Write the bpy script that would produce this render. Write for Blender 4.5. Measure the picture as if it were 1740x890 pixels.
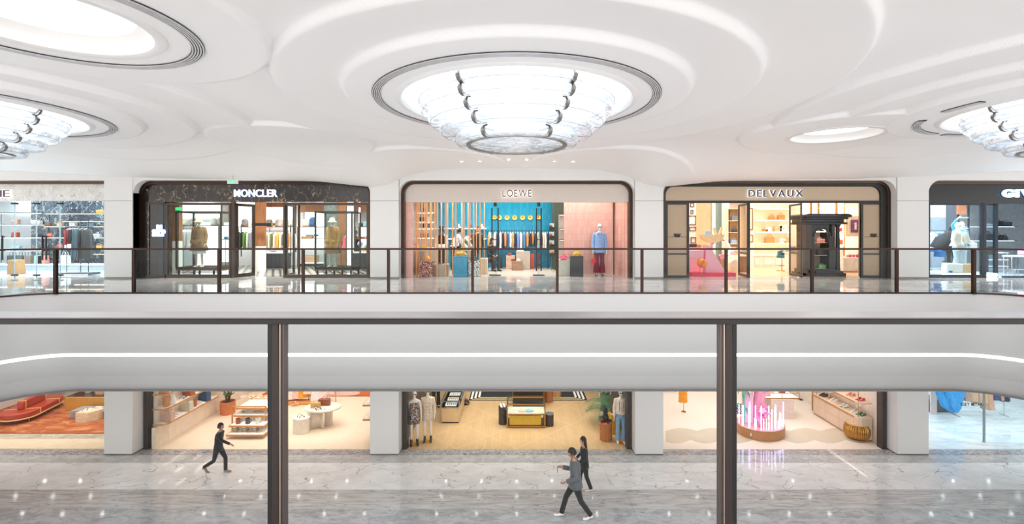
import bpy, bmesh, math, random
import numpy as np
from mathutils import Vector, Matrix
random.seed(7)
for o in list(bpy.data.objects): bpy.data.objects.remove(o)
C = bpy.context.scene.collection
bpy.context.scene.cycles.transparent_max_bounces = 32
PI = math.pi
# ------------------------------------------------------------------ camera
FPX = 822.0; CX = 878.0; CY = 396.0
cam = bpy.data.cameras.new('camera'); camo = bpy.data.objects.new('camera', cam); C.objects.link(camo)
camo.location = (0, 0, 1.5); camo.rotation_euler = (PI/2, 0, 0)
cam.sensor_width = 36; cam.sensor_fit = 'HORIZONTAL'; cam.lens = FPX/1740*36
cam.shift_x = (870-CX)/1740; cam.shift_y = (CY-445)/1740
cam.clip_start = 0.05; cam.clip_end = 200
bpy.context.scene.camera = camo
# ------------------------------------------------------------------ world, exposure, large lights
vs = bpy.context.scene.view_settings
vs.view_transform = 'Standard'; vs.look = 'None'; vs.gamma = 1.0; vs.exposure = 0.44; vs.use_curve_mapping = False
W = bpy.data.worlds.new('world'); bpy.context.scene.world = W; W.use_nodes = True
W.node_tree.nodes['Background'].inputs[0].default_value = (1.0, 0.985, 0.975, 1)
W.node_tree.nodes['Background'].inputs[1].default_value = 1.6
def area(name, loc, sx, sy, power, col=(1, 1, 1), rot=(0, 0, 0), spread=180):
    l = bpy.data.lights.new(name, 'AREA'); l.shape = 'RECTANGLE'; l.size = sx; l.size_y = sy
    l.energy = power; l.color = col; l.spread = math.radians(spread)
    o = bpy.data.objects.new(name, l); C.objects.link(o); o.location = loc; o.rotation_euler = rot
    return o
WARM = (1.0, .84, .66); NEUT = (1.0, .95, .88); COOL = (.86, .94, 1.0); PINK = (1.0, .88, .8)
LA = 1.0
# upper shops: a panel over the shop, plus a fill light added behind each window
for x, w, p, q, c in ((-17.4, 7.6, 430, 190, COOL), (-8.75, 6.6, 230, 170, NEUT), (0, 6.6, 250, 110, NEUT), (8.8, 6.6, 165, 85, (1, .95, .9)), (16.4, 6.2, 300, 190, COOL)):
    area('light_shop', (x, 19.6, 3.12), w, 3.6, p, c, spread=150); area('light_front_fill', (x, 17.15, 3.14), w, .5, q, c, spread=140)
# lower shops, with the same added fill behind the front
for x, w, p, c in ((-17.2, 6.6, 135, (1, .94, .88)), (-8.6, 6.8, 138, (1, .95, .91)), (0, 6.8, 165, (1, .94, .87)), (8.7, 6.8, 125, (1, .96, .94)), (17.2, 6.6, 150, (.96, .98, 1))):
    area('light_shop', (x, 20.4, -2.64), w, 6.6, p, c, spread=120); area('light_front_fill', (x, 17.3, -2.66), w, .5, p*.22, c, spread=110)
# fill wash added to brighten the lower arcade floor, and the atrium's own ceiling light
area('light_arcade_fill', (0, 14.3, -2.52), 38, 1.6, 860, (1, .985, .97), spread=105)
area('light_skylight', (0, 7.5, 3.58), 22, 6.5, 440, (.95, .97, 1))
# ------------------------------------------------------------------ pixel helpers (for reading positions off the photograph)
def X(px, D): return (px-CX)/FPX*D
def Z(py, D): return 1.5-(py-CY)/FPX*D
ZL = -5.8
def FD(py, zf=ZL): return FPX*(1.5-zf)/(py-CY)
DS = 16.3      # shopfront plane
DC = 15.92     # column fronts
# ------------------------------------------------------------------ materials
MATS = {}
def _new(name):
    m = bpy.data.materials.new(name); m.use_nodes = True
    nt = m.node_tree; b = nt.nodes['Principled BSDF']
    return m, nt, b
def rgb(h):
    h = h.lstrip('#'); c = [int(h[i:i+2], 16)/255 for i in (0, 2, 4)]
    return tuple((x/12.92 if x <= .04045 else ((x+.055)/1.055)**2.4) for x in c)+(1,)
def _coord(nt, scale=1.0, rot=0, obj=True, sv=None):
    tc = nt.nodes.new('ShaderNodeTexCoord'); mp = nt.nodes.new('ShaderNodeMapping')
    nt.links.new(tc.outputs['Object' if obj else 'Generated'], mp.inputs[0])
    mp.inputs['Scale'].default_value = sv or (scale,)*3
    mp.inputs['Rotation'].default_value = (0, 0, rot) if not isinstance(rot, tuple) else rot
    return mp
def _ramp(nt, stops, src):
    r = nt.nodes.new('ShaderNodeValToRGB'); nt.links.new(src, r.inputs[0])
    e = r.color_ramp.elements
    while len(e) < len(stops): e.new(0.5)
    for k, (p, c) in zip(e, stops): k.position = p; k.color = c
    return r.outputs[0]
def P(h, rough=.5, metal=0., var=.06, scale=6., bump=0., bscale=60., spec=.5, coat=0., sheen=0.):
    key = (h, rough, metal, var, scale, bump, bscale, spec, coat, sheen)
    if key in MATS: return MATS[key]
    m, nt, b = _new('mat_'+h.strip('#'))
    c = rgb(h); mp = _coord(nt)
    n = nt.nodes.new('ShaderNodeTexNoise'); n.inputs['Scale'].default_value = scale; n.inputs['Detail'].default_value = 2
    nt.links.new(mp.outputs[0], n.inputs[0])
    lo = tuple(max(0, x*(1-var)) for x in c[:3])+(1,); hi = tuple(min(1, x*(1+var)) for x in c[:3])+(1,)
    nt.links.new(_ramp(nt, [(.3, lo), (.7, hi)], n.outputs[0]), b.inputs['Base Color'])
    b.inputs['Roughness'].default_value = rough; b.inputs['Metallic'].default_value = metal
    b.inputs['Specular IOR Level'].default_value = spec
    if coat: b.inputs['Coat Weight'].default_value = coat; b.inputs['Coat Roughness'].default_value = .06
    if sheen: b.inputs['Sheen Weight'].default_value = sheen
    if bump:
        n2 = nt.nodes.new('ShaderNodeTexNoise'); n2.inputs['Scale'].default_value = bscale
        nt.links.new(mp.outputs[0], n2.inputs[0])
        bp = nt.nodes.new('ShaderNodeBump'); bp.inputs['Strength'].default_value = bump
        nt.links.new(n2.outputs[0], bp.inputs['Height']); nt.links.new(bp.outputs[0], b.inputs['Normal'])
    MATS[key] = m; return m
def E(h, s):
    key = ('E', h, s)
    if key in MATS: return MATS[key]
    m, nt, b = _new('glow_'+h.strip('#'))
    b.inputs['Base Color'].default_value = rgb(h); b.inputs['Emission Color'].default_value = rgb(h)
    b.inputs['Emission Strength'].default_value = s
    MATS[key] = m; return m
def marble(name, base, cloud, vein, scale=.5, vw=.03, rough=.08, rot=0.4, dist=1.2, vscale=None, cracks=True, stretch=(1, 1, 1), amt=1.0, spec=.5):
    key = ('M', name)
    if key in MATS: return MATS[key]
    m, nt, b = _new(name); L = nt.links.new
    mp = _coord(nt, rot=rot, sv=stretch)
    n0 = nt.nodes.new('ShaderNodeTexNoise'); n0.inputs['Scale'].default_value = scale*2; n0.inputs['Detail'].default_value = 5
    L(mp.outputs[0], n0.inputs[0])
    add = nt.nodes.new('ShaderNodeVectorMath'); add.operation = 'MULTIPLY_ADD'
    L(n0.outputs['Color'], add.inputs[0]); add.inputs[1].default_value = (dist,)*3; L(mp.outputs[0], add.inputs[2])
    nc = nt.nodes.new('ShaderNodeTexNoise'); nc.inputs['Scale'].default_value = scale*3; nc.inputs['Detail'].default_value = 6
    nc.inputs['Roughness'].default_value = .6
    L(add.outputs[0], nc.inputs[0])
    col = _ramp(nt, [(.35, rgb(cloud)), (.62, rgb(base))], nc.outputs[0])
    vo = nt.nodes.new('ShaderNodeTexVoronoi'); vo.feature = 'DISTANCE_TO_EDGE'; vo.inputs['Scale'].default_value = vscale or scale*2.5
    L(add.outputs[0], vo.inputs[0])
    vm = _ramp(nt, [(0, (1, 1, 1, 1)), (vw, (0, 0, 0, 1))], vo.outputs['Distance'])
    nm = nt.nodes.new('ShaderNodeTexNoise'); nm.inputs['Scale'].default_value = scale*3.3
    L(mp.outputs[0], nm.inputs[0])
    mk = _ramp(nt, [(.42, (0, 0, 0, 1)), (.6, (amt,)*3+(1,))], nm.outputs[0])
    mu = nt.nodes.new('ShaderNodeMath'); mu.operation = 'MULTIPLY'; L(vm, mu.inputs[0]); L(mk, mu.inputs[1])
    mx = nt.nodes.new('ShaderNodeMix'); mx.data_type = 'RGBA'
    L(mu.outputs[0], mx.inputs['Factor']); L(col, mx.inputs['A']); mx.inputs['B'].default_value = rgb(vein)
    L(mx.outputs['Result'], b.inputs['Base Color'])
    b.inputs['Roughness'].default_value = rough; b.inputs['Specular IOR Level'].default_value = spec
    MATS[key] = m; return m
def wood(name, c1, c2, scale=1.0, rough=.45, sv=(1, 1, 8)):
    key = ('W', name)
    if key in MATS: return MATS[key]
    m, nt, b = _new(name); L = nt.links.new
    mp = _coord(nt, sv=tuple(s*scale for s in sv))
    w = nt.nodes.new('ShaderNodeTexNoise'); w.inputs['Scale'].default_value = 5; w.inputs['Detail'].default_value = 5
    L(mp.outputs[0], w.inputs[0])
    L(_ramp(nt, [(.35, rgb(c1)), (.65, rgb(c2))], w.outputs[0]), b.inputs['Base Color'])
    b.inputs['Roughness'].default_value = rough
    MATS[key] = m; return m
def terrazzo(name, cols, scale=30, rough=.5):
    key = ('T', name)
    if key in MATS: return MATS[key]
    m, nt, b = _new(name); L = nt.links.new
    mp = _coord(nt)
    v = nt.nodes.new('ShaderNodeTexVoronoi'); v.inputs['Scale'].default_value = scale; L(mp.outputs[0], v.inputs[0])
    s = nt.nodes.new('ShaderNodeSeparateColor'); L(v.outputs['Color'], s.inputs[0])
    st = [(i/len(cols), rgb(c)) for i, c in enumerate(cols)]
    r = nt.nodes.new('ShaderNodeValToRGB'); r.color_ramp.interpolation = 'CONSTANT'; L(s.outputs[0], r.inputs[0])
    e = r.color_ramp.elements
    while len(e) < len(st): e.new(.5)
    for k, (p, c) in zip(e, st): k.position = p; k.color = c
    L(r.outputs[0], b.inputs['Base Color']); b.inputs['Roughness'].default_value = rough
    MATS[key] = m; return m
def tiles(name, c1, c2, mortar, w=.1, h=.24, rough=.25, ms=.004, rot=(PI/2, 0, 0), bump=.6, off=0.0, squash=1):
    key = ('B', name)
    if key in MATS: return MATS[key]
    m, nt, b = _new(name); L = nt.links.new
    mp = _coord(nt, rot=rot)
    t = nt.nodes.new('ShaderNodeTexBrick'); L(mp.outputs[0], t.inputs[0]); t.offset = off
    t.inputs['Scale'].default_value = 1; t.inputs['Brick Width'].default_value = w; t.inputs['Row Height'].default_value = h
    t.inputs['Mortar Size'].default_value = ms; t.inputs['Color1'].default_value = rgb(c1); t.inputs['Color2'].default_value = rgb(c2); t.inputs['Mortar'].default_value = rgb(mortar)
    L(t.outputs[0], b.inputs['Base Color']); b.inputs['Roughness'].default_value = rough
    bp = nt.nodes.new('ShaderNodeBump'); bp.inputs['Strength'].default_value = bump; bp.inputs['Distance'].default_value = .004; bp.invert = True
    L(t.outputs['Fac'], bp.inputs['Height']); L(bp.outputs[0], b.inputs['Normal'])
    MATS[key] = m; return m
def glassmat(name='clear_glass', tint='#f4faf8', ior=1.45, refl=1.0):
    key = ('G', name)
    if key in MATS: return MATS[key]
    m, nt, b = _new(name); nt.nodes.remove(b); L = nt.links.new
    t = nt.nodes.new('ShaderNodeBsdfTransparent'); t.inputs[0].default_value = rgb(tint)
    g = nt.nodes.new('ShaderNodeBsdfGlossy'); g.inputs['Roughness'].default_value = .01
    lw = nt.nodes.new('ShaderNodeLayerWeight'); lw.inputs[0].default_value = .5
    pw = nt.nodes.new('ShaderNodeMath'); pw.operation = 'POWER'; pw.inputs[1].default_value = 5; L(lw.outputs['Facing'], pw.inputs[0])
    k = nt.nodes.new('ShaderNodeMath'); k.operation = 'MULTIPLY_ADD'; k.inputs[1].default_value = .9*refl; k.inputs[2].default_value = .03*refl; L(pw.outputs[0], k.inputs[0])
    m['glass'] = 1
    mx = nt.nodes.new('ShaderNodeMixShader'); L(k.outputs[0], mx.inputs[0]); L(t.outputs[0], mx.inputs[1]); L(g.outputs[0], mx.inputs[2])
    L(mx.outputs[0], nt.nodes['Material Output'].inputs[0])
    MATS[key] = m; return m
# ------------------------------------------------------------------ mesh builder
class MB:
    def __init__(s): s.v = []; s.f = []
    def bx(s, x0, x1, y0, y1, z0, z1):
        n = len(s.v)
        s.v += [(x0,y0,z0),(x1,y0,z0),(x1,y1,z0),(x0,y1,z0),(x0,y0,z1),(x1,y0,z1),(x1,y1,z1),(x0,y1,z1)]
        s.f += [(n,n+3,n+2,n+1),(n+4,n+5,n+6,n+7),(n,n+1,n+5,n+4),(n+1,n+2,n+6,n+5),(n+2,n+3,n+7,n+6),(n+3,n,n+4,n+7)]
        return s
    def prism(s, poly, a, b, axis='y'):
        # poly: ccw list; axis y: (x,z) extruded along y ; z: (x,y) ; x: (y,z)
        n = len(s.v); k = len(poly)
        for t in (a, b):
            for p, q in poly:
                s.v.append({'y': (p, t, q), 'z': (p, q, t), 'x': (t, p, q)}[axis])
        for i in range(k):
            j = (i+1) % k; s.f.append((n+i, n+j, n+k+j, n+k+i))
        s.f.append(tuple(range(n+k-1, n-1, -1))); s.f.append(tuple(range(n+k, n+2*k)))
        return s
    def tube(s, pts, r, n=8, cap=True, ry=None):
        pts = [Vector(p) for p in pts]; m = len(pts)
        if not hasattr(r, '__len__'): r = [r]*m
        base = len(s.v); ref = None
        for i, p in enumerate(pts):
            d = (pts[min(i+1, m-1)]-pts[max(i-1, 0)])
            d = d.normalized() if d.length > 1e-9 else Vector((0, 0, 1))
            if ref is None:
                ref = Vector((1, 0, 0)) if abs(d.x) < .9 else Vector((0, 1, 0))
            u = (ref - d*ref.dot(d)).normalized(); w = d.cross(u); ref = u
            for k in range(n):
                a = 2*PI*k/n
                s.v.append(tuple(p+u*math.cos(a)*r[i]+w*math.sin(a)*(r[i] if ry is None else r[i]*ry)))
        for i in range(m-1):
            for k in range(n):
                a = base+i*n+k; b = base+i*n+(k+1) % n
                s.f.append((a, b, b+n, a+n))
        if cap:
            s.f.append(tuple(base+k for k in range(n-1, -1, -1))); s.f.append(tuple(base+(m-1)*n+k for k in range(n)))
        return s
    def lathe(s, prof, n=32, c=(0, 0, 0), a0=0, a1=2*PI, sx=1, sy=1, close=False):
        full = abs(a1-a0-2*PI) < 1e-6; base = len(s.v); cnt = n if full else n+1; k = len(prof)
        for i in range(cnt):
            a = a0+(a1-a0)*i/n
            for r, z in prof: s.v.append((c[0]+r*math.cos(a)*sx, c[1]+r*math.sin(a)*sy, c[2]+z))
        for i in range(n):
            p = base+i*k; q = base+((i+1) % cnt)*k
            for j in range(k-1 if not close else k):
                jj = (j+1) % k; s.f.append((p+j, q+j, q+jj, p+jj))
        return s
    def ball(s, c, rx, ry=None, rz=None, n=12, m=8):
        ry = rx if ry is None else ry; rz = rx if rz is None else rz
        base = len(s.v)
        for i in range(m+1):
            t = PI*i/m
            for k in range(n):
                a = 2*PI*k/n
                s.v.append((c[0]+rx*math.sin(t)*math.cos(a), c[1]+ry*math.sin(t)*math.sin(a), c[2]-rz*math.cos(t)))
        for i in range(m):
            for k in range(n):
                a = base+i*n+k; b = base+i*n+(k+1) % n; s.f.append((a, b, b+n, a+n))
        return s
    def loft(s, rings, n=20, cap=True, fold=0, nf=7, seed=0):
        # rings: (cx,cy,cz,rx,ry)
        base = len(s.v); rnd = random.Random(seed); ph = rnd.random()*6
        for i, (cx, cy, cz, rx, ry) in enumerate(rings):
            t = i/max(1, len(rings)-1)
            for k in range(n):
                a = 2*PI*k/n; q = 1+fold*t*math.sin(nf*a+ph+t)
                s.v.append((cx+rx*q*math.cos(a), cy+ry*q*math.sin(a), cz))
        for i in range(len(rings)-1):
            for k in range(n):
                a = base+i*n+k; b = base+i*n+(k+1) % n; s.f.append((a, b, b+n, a+n))
        if cap:
            s.f.append(tuple(base+k for k in range(n-1, -1, -1))); s.f.append(tuple(base+(len(rings)-1)*n+k for k in range(n)))
        return s
    def grid(s, fn, nu, nv):
        base = len(s.v)
        for i in range(nu+1):
            for j in range(nv+1): s.v.append(tuple(fn(i/nu, j/nv)))
        for i in range(nu):
            for j in range(nv):
                a = base+i*(nv+1)+j; s.f.append((a, a+nv+1, a+nv+2, a+1))
        return s
    def xf(s, M, start=0):
        for i in range(start, len(s.v)): s.v[i] = tuple(M @ Vector(s.v[i]))
        return s
    def build(s, name, mat, parent=None, smooth=35, bev=0, seg=1, loc=None, rot=None, sub=0, solid=0):
        me = bpy.data.meshes.new(name); me.from_pydata(s.v, [], s.f)
        bm = bmesh.new(); bm.from_mesh(me); bmesh.ops.remove_doubles(bm, verts=bm.verts, dist=1e-5)
        bmesh.ops.recalc_face_normals(bm, faces=bm.faces); bm.to_mesh(me); bm.free()
        if mat and mat.get('glass') and len(s.f) % 6 == 0 and len(s.v) == len(s.f)//6*8:
            bm = bmesh.new(); bm.from_mesh(me); kill = []     # a pane is one sheet: keep one broad face of each slab
            for isl in range(len(s.f)//6):
                fs = sorted(list(bm.faces)[isl*6:isl*6+6], key=lambda f: -f.calc_area()); kill += fs[1:]
            bmesh.ops.delete(bm, geom=kill, context='FACES'); bm.to_mesh(me); bm.free()
        if smooth: me.shade_smooth(); me.set_sharp_from_angle(angle=math.radians(smooth))
        if mat: me.materials.append(mat)
        o = bpy.data.objects.new(name, me); C.objects.link(o)
        if parent: o.parent = parent
        if loc: o.location = loc
        if rot: o.rotation_euler = rot
        if bev:
            mo = o.modifiers.new('bevel', 'BEVEL'); mo.width = bev; mo.segments = seg; mo.limit_method = 'ANGLE'; mo.harden_normals = False
        if solid:
            mo = o.modifiers.new('solid', 'SOLIDIFY'); mo.thickness = solid
        if sub:
            mo = o.modifiers.new('sub', 'SUBSURF'); mo.levels = sub; mo.render_levels = sub
        return o
def bx(*a): return MB().bx(*a)
def tag(o, label, cat, group=None, kind=None):
    o['label'] = label; o['category'] = cat
    if group: o['group'] = group
    if kind: o['kind'] = kind
    return o
def thing(name, label, cat, loc=(0, 0, 0), rz=0, group=None):
    o = bpy.data.objects.new(name, None); C.objects.link(o); o.location = loc; o.rotation_euler = (0, 0, rz)
    o.empty_display_size = .05
    return tag(o, label, cat, group)
def struct(o): o['kind'] = 'structure'; return o
def dup(o, loc, rz=None, label=None, group=None):
    def cp(a, par):
        c = a.copy(); C.objects.link(c); c.parent = par
        for k in a.children: cp(k, c)
        return c
    r = cp(o, None); r.location = loc
    if rz is not None: r.rotation_euler = (0, 0, rz)
    if label: r['label'] = label
    if group: r['group'] = group
    return r
def strip_children(o): return list(o.children)
# common materials
WHITE = P('#e9e7e5', .45, var=.01, scale=1)
CEIL = P('#f3f1f1', .55, var=.008, scale=.6)
BRONZE = P('#4a3a30', .28, metal=.85, var=.05)
BRONZE2 = P('#6a5546', .35, metal=.7, var=.05)
DARKM = P('#2a2320', .35, metal=.7, var=.05)
BLACK = P('#151515', .4, var=.1)
BLACKG = P('#0e0e10', .15, var=.1)
GOLD = P('#c79a55', .25, metal=1, var=.05)
BRASS = P('#b98a4a', .3, metal=.9, var=.06)
CHROME = P('#c9ccd0', .15, metal=1, var=.03)
GLASS = glassmat(refl=.5)
GLASSR = glassmat('rail_glass', '#f3f6f6', 1.38, .55)
MWHITE = P('#efece8', .35, var=.02)
# ================================================================== STRUCTURE
BAYS = [(-21.4, -12.64), (-12.64, -4.84), (-3.87, 3.88), (4.84, 12.52), (13.58, 21.4)]
def sstep(a, b, x):
    t = np.clip((x-a)/(b-a), 0, 1); return t*t*(3-2*t)
# ---- ceiling relief: raised terraces round the lamps and the skylights
LAMPS = [(-10.45, 8.9), (0.0, 8.35), (10.2, 8.7)]
SKY = [(-5.05, 5.2, 2.12), (7.37, 11.2, 2.0)]
ZC = 3.80
def terrace(r, radii, h):
    z = np.zeros_like(r); prev = radii[0]
    z = np.where(r < radii[0], 0.0, z)
    for a, b in zip(radii[:-1], radii[1:]):
        t = np.clip((r-a)/(b-a), 0, 1)
        up = h*sstep(a-.0, a+.07, r)*(1-t)**1.25
        z = np.where((r >= a) & (r < b), up, z)
    return z
def ceil_z(x, y):
    zs = []
    for (cx, cy) in LAMPS:
        r = np.hypot(x-cx, y-cy)
        zz = terrace(r, [2.83, 3.78, 4.98, 7.55, 9.6], .12) + .10*np.clip((r-2.8)/5, 0, 1.0) + .03*np.clip((r-5), 0, 10)
        zs.append(zz)
    z = np.minimum(np.minimum(zs[0], zs[1]), zs[2])
    for (cx, cy, R) in SKY:
        r = np.hypot(x-cx, y-cy)
        d = terrace(r, [R, R*1.9], .10) + .02+.16*np.clip((r-R)/R, 0, 6)
        z = np.minimum(z, d)
    for (cx, cy, rr) in [(-5.6, 12.2, 1.9), (2.9, 15.6, 2.6), (-2.9, 15.6, 2.6)]:
        r = np.hypot(x-cx, y-cy)
        d = terrace(r, [rr, rr*1.6], .10) + .05+.2*np.clip((r-rr)/rr, 0, 6)
        z = np.minimum(z, d)
    zf = ZC + z - .06
    # the ceiling comes down to meet the far wall, lowest round the two middle columns
    kx = np.array([-30, -16.5, -13, -11, -8.4, -6.5, -5.2, -4.75, -4.2, -3.6, -2.6, 0, 2.6, 3.6, 4.2, 4.75, 5.2, 6.5, 8.4, 11, 13, 16.5, 30])
    kz = np.array([3.6, 3.55, 3.36, 3.28, 3.27, 3.2, 3.06, 3.02, 3.12, 3.4, 3.6, 3.66, 3.6, 3.4, 3.12, 3.02, 3.06, 3.2, 3.27, 3.28, 3.36, 3.55, 3.6])
    e = np.interp(x, kx, kz)
    w = sstep(11.6, 15.9, y)**1.6
    return zf*(1-w)+e*w
def build_ceiling():
    sp = .033; x0, x1, y0, y1 = -19.5, 19.5, 2.6, 15.96
    nx = int((x1-x0)/sp); ny = int((y1-y0)/sp)
    # the frame is narrow near the camera: keep fine cells only where they show
    xs = np.linspace(x0, x1, nx+1); ys = np.linspace(y0, y1, ny+1)
    Xg, Yg = np.meshgrid(xs, ys, indexing='ij'); Zg = ceil_z(Xg, Yg)
    co = np.stack([Xg, Yg, Zg], -1).reshape(-1, 3)
    i, j = np.meshgrid(np.arange(nx), np.arange(ny), indexing='ij')
    a = (i*(ny+1)+j).ravel(); cx = (xs[:-1]+sp/2)[i.ravel()]; cy = (ys[:-1]+sp/2)[j.ravel()]
    keep = np.abs(cx) < cy*1.09+1.2
    for (lx, ly) in LAMPS: keep &= np.hypot(cx-lx, cy-ly) > 1.96
    for (lx, ly, R) in SKY: keep &= np.hypot(cx-lx, cy-ly) > .96
    a = a[keep]
    q = np.stack([a, a+1, a+ny+2, a+ny+1], -1)      # normal down
    used = np.zeros(len(co), bool); used[q.ravel()] = True
    idx = np.cumsum(used)-1; co = co[used]; q = idx[q]
    me = bpy.data.meshes.new('ceiling'); n = len(q)
    me.vertices.add(len(co)); me.vertices.foreach_set('co', co.astype(np.float32).ravel())
    me.loops.add(n*4); me.loops.foreach_set('vertex_index', q.astype(np.int32).ravel())
    me.polygons.add(n); me.polygons.foreach_set('loop_start', (np.arange(n)*4).astype(np.int32))
    me.update(calc_edges=True); me.validate(); me.shade_smooth(); me.materials.append(CEIL)
    o = bpy.data.objects.new('ceiling', me); C.objects.link(o); struct(o)
    return o
ceiling = build_ceiling()
# coarse continuation of the ceiling outside the picture
mb = MB()
mb.bx(-22, 22, -1.5, 2.6, 3.85, 4.0); mb.bx(-30, -19.5, -1.5, 16.2, 3.85, 4.0); mb.bx(19.5, 30, -1.5, 16.2, 3.85, 4.0)
struct(mb.build('ceiling', CEIL))
mb = bx(-22, 22, 2.6, 24, 4.5, 4.6); struct(mb.build('ceiling', CEIL))
def cz(x, y): return float(ceil_z(np.array([x]), np.array([y]))[0])
GRILLE_D = P('#26242a', .5, var=.1); SILV = P('#d5d3d5', .4, metal=.2)
def ring_profile(r0, r1, z0, z1): return [(r0, z0), (r1, z0), (r1, z1), (r0, z1)]
def grille(cx, cy, R, arcs, parent, zb):
    # recessed slot diffuser: dark trough with concentric blades
    for a0, a1 in arcs:
        n = max(24, int(128*(a1-a0)/(2*PI)))
        MB().lathe(ring_profile(R-.07, R+.07, -.002, .006), n, (cx, cy, zb), a0, a1, close=True).build('slot', GRILLE_D, parent)
        for k in range(5):
            r = R-.056+k*.028
            MB().lathe(ring_profile(r-.0075, r+.0075, -.012, .0), n, (cx, cy, zb), a0, a1, close=True).build('slot_blade', SILV, parent)
def skylight(cx, cy, R, label, arcs=[(0, 2*PI)], gr=1.36):
    zb = cz(cx+R+.1, cy)-.004
    t = thing('skylight', label, 'ceiling light', (cx, cy, zb), 0, 'round recessed skylights')
    # lip, coved throat, glowing disc
    MB().lathe([(R+.12, .012), (R+.10, -.012), (R+.02, -.018), (R-.02, 0), (R-.05, .06), (R-.10, .11), (R-.16, .15), (R-.19, .17)], 96).build('throat', WHITE, t)
    MB().lathe([(0.001, .17), (R-.185, .17)], 96).build('light_panel', E('#ffffff', 2.0), t)
    if gr:
        zz = cz(cx+gr, cy)-zb-.012
        grille(0, 0, gr, arcs, t, zz)
    return t
skylight(SKY[0][0], SKY[0][1], .95, 'large round skylight with slotted grille, ceiling upper left')
skylight(SKY[1][0], SKY[1][1], .92, 'small round skylight right of the central chandelier', gr=None)
# ---- chandeliers
def pane_mat():
    m, nt, b = _new('chandelier_glass'); nt.nodes.remove(b); L = nt.links.new
    mp = _coord(nt, sv=(1, 1, 1)); n = nt.nodes.new('ShaderNodeTexNoise'); n.inputs['Scale'].default_value = 3.5; n.inputs['Detail'].default_value = 5; n.inputs['Distortion'].default_value = 1.5
    L(mp.outputs[0], n.inputs[0])
    bp = nt.nodes.new('ShaderNodeBump'); bp.inputs['Strength'].default_value = .5; bp.inputs['Distance'].default_value = .05; L(n.outputs[0], bp.inputs['Height'])
    t = nt.nodes.new('ShaderNodeBsdfTransparent'); t.inputs[0].default_value = (.93, .95, .96, 1)
    g = nt.nodes.new('ShaderNodeBsdfGlossy'); g.inputs['Roughness'].default_value = .05; g.inputs['Color'].default_value = (.85, .88, .92, 1); L(bp.outputs[0], g.inputs['Normal'])
    lw = nt.nodes.new('ShaderNodeLayerWeight'); lw.inputs[0].default_value = .38; L(bp.outputs[0], lw.inputs['Normal'])
    mx = nt.nodes.new('ShaderNodeMixShader'); L(lw.outputs['Facing'], mx.inputs[0]); L(t.outputs[0], mx.inputs[1]); L(g.outputs[0], mx.inputs[2])
    tr = nt.nodes.new('ShaderNodeBsdfTranslucent'); tr.inputs[0].default_value = (.95, .97, 1, 1); df = nt.nodes.new('ShaderNodeBsdfDiffuse'); df.inputs[0].default_value = (.9, .93, .96, 1)
    m1 = nt.nodes.new('ShaderNodeMixShader'); m1.inputs[0].default_value = .4; L(tr.outputs[0], m1.inputs[1]); L(df.outputs[0], m1.inputs[2])
    st = _ramp(nt, [(.4, (.12, .12, .12, 1)), (.65, (.55, .55, .55, 1))], n.outputs[0])
    m2 = nt.nodes.new('ShaderNodeMixShader'); L(st, m2.inputs[0]); L(mx.outputs[0], m2.inputs[1]); L(m1.outputs[0], m2.inputs[2])
    L(m2.outputs[0], nt.nodes['Material Output'].inputs[0]); return m
PANE = pane_mat(); BRK = P('#8a857f', .3, metal=.9)
TR = [1.70, 1.65, 1.51, 1.32, 1.06]; TZ = [3.84, 3.67, 3.50, 3.335, 3.17, 3.005]
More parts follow.
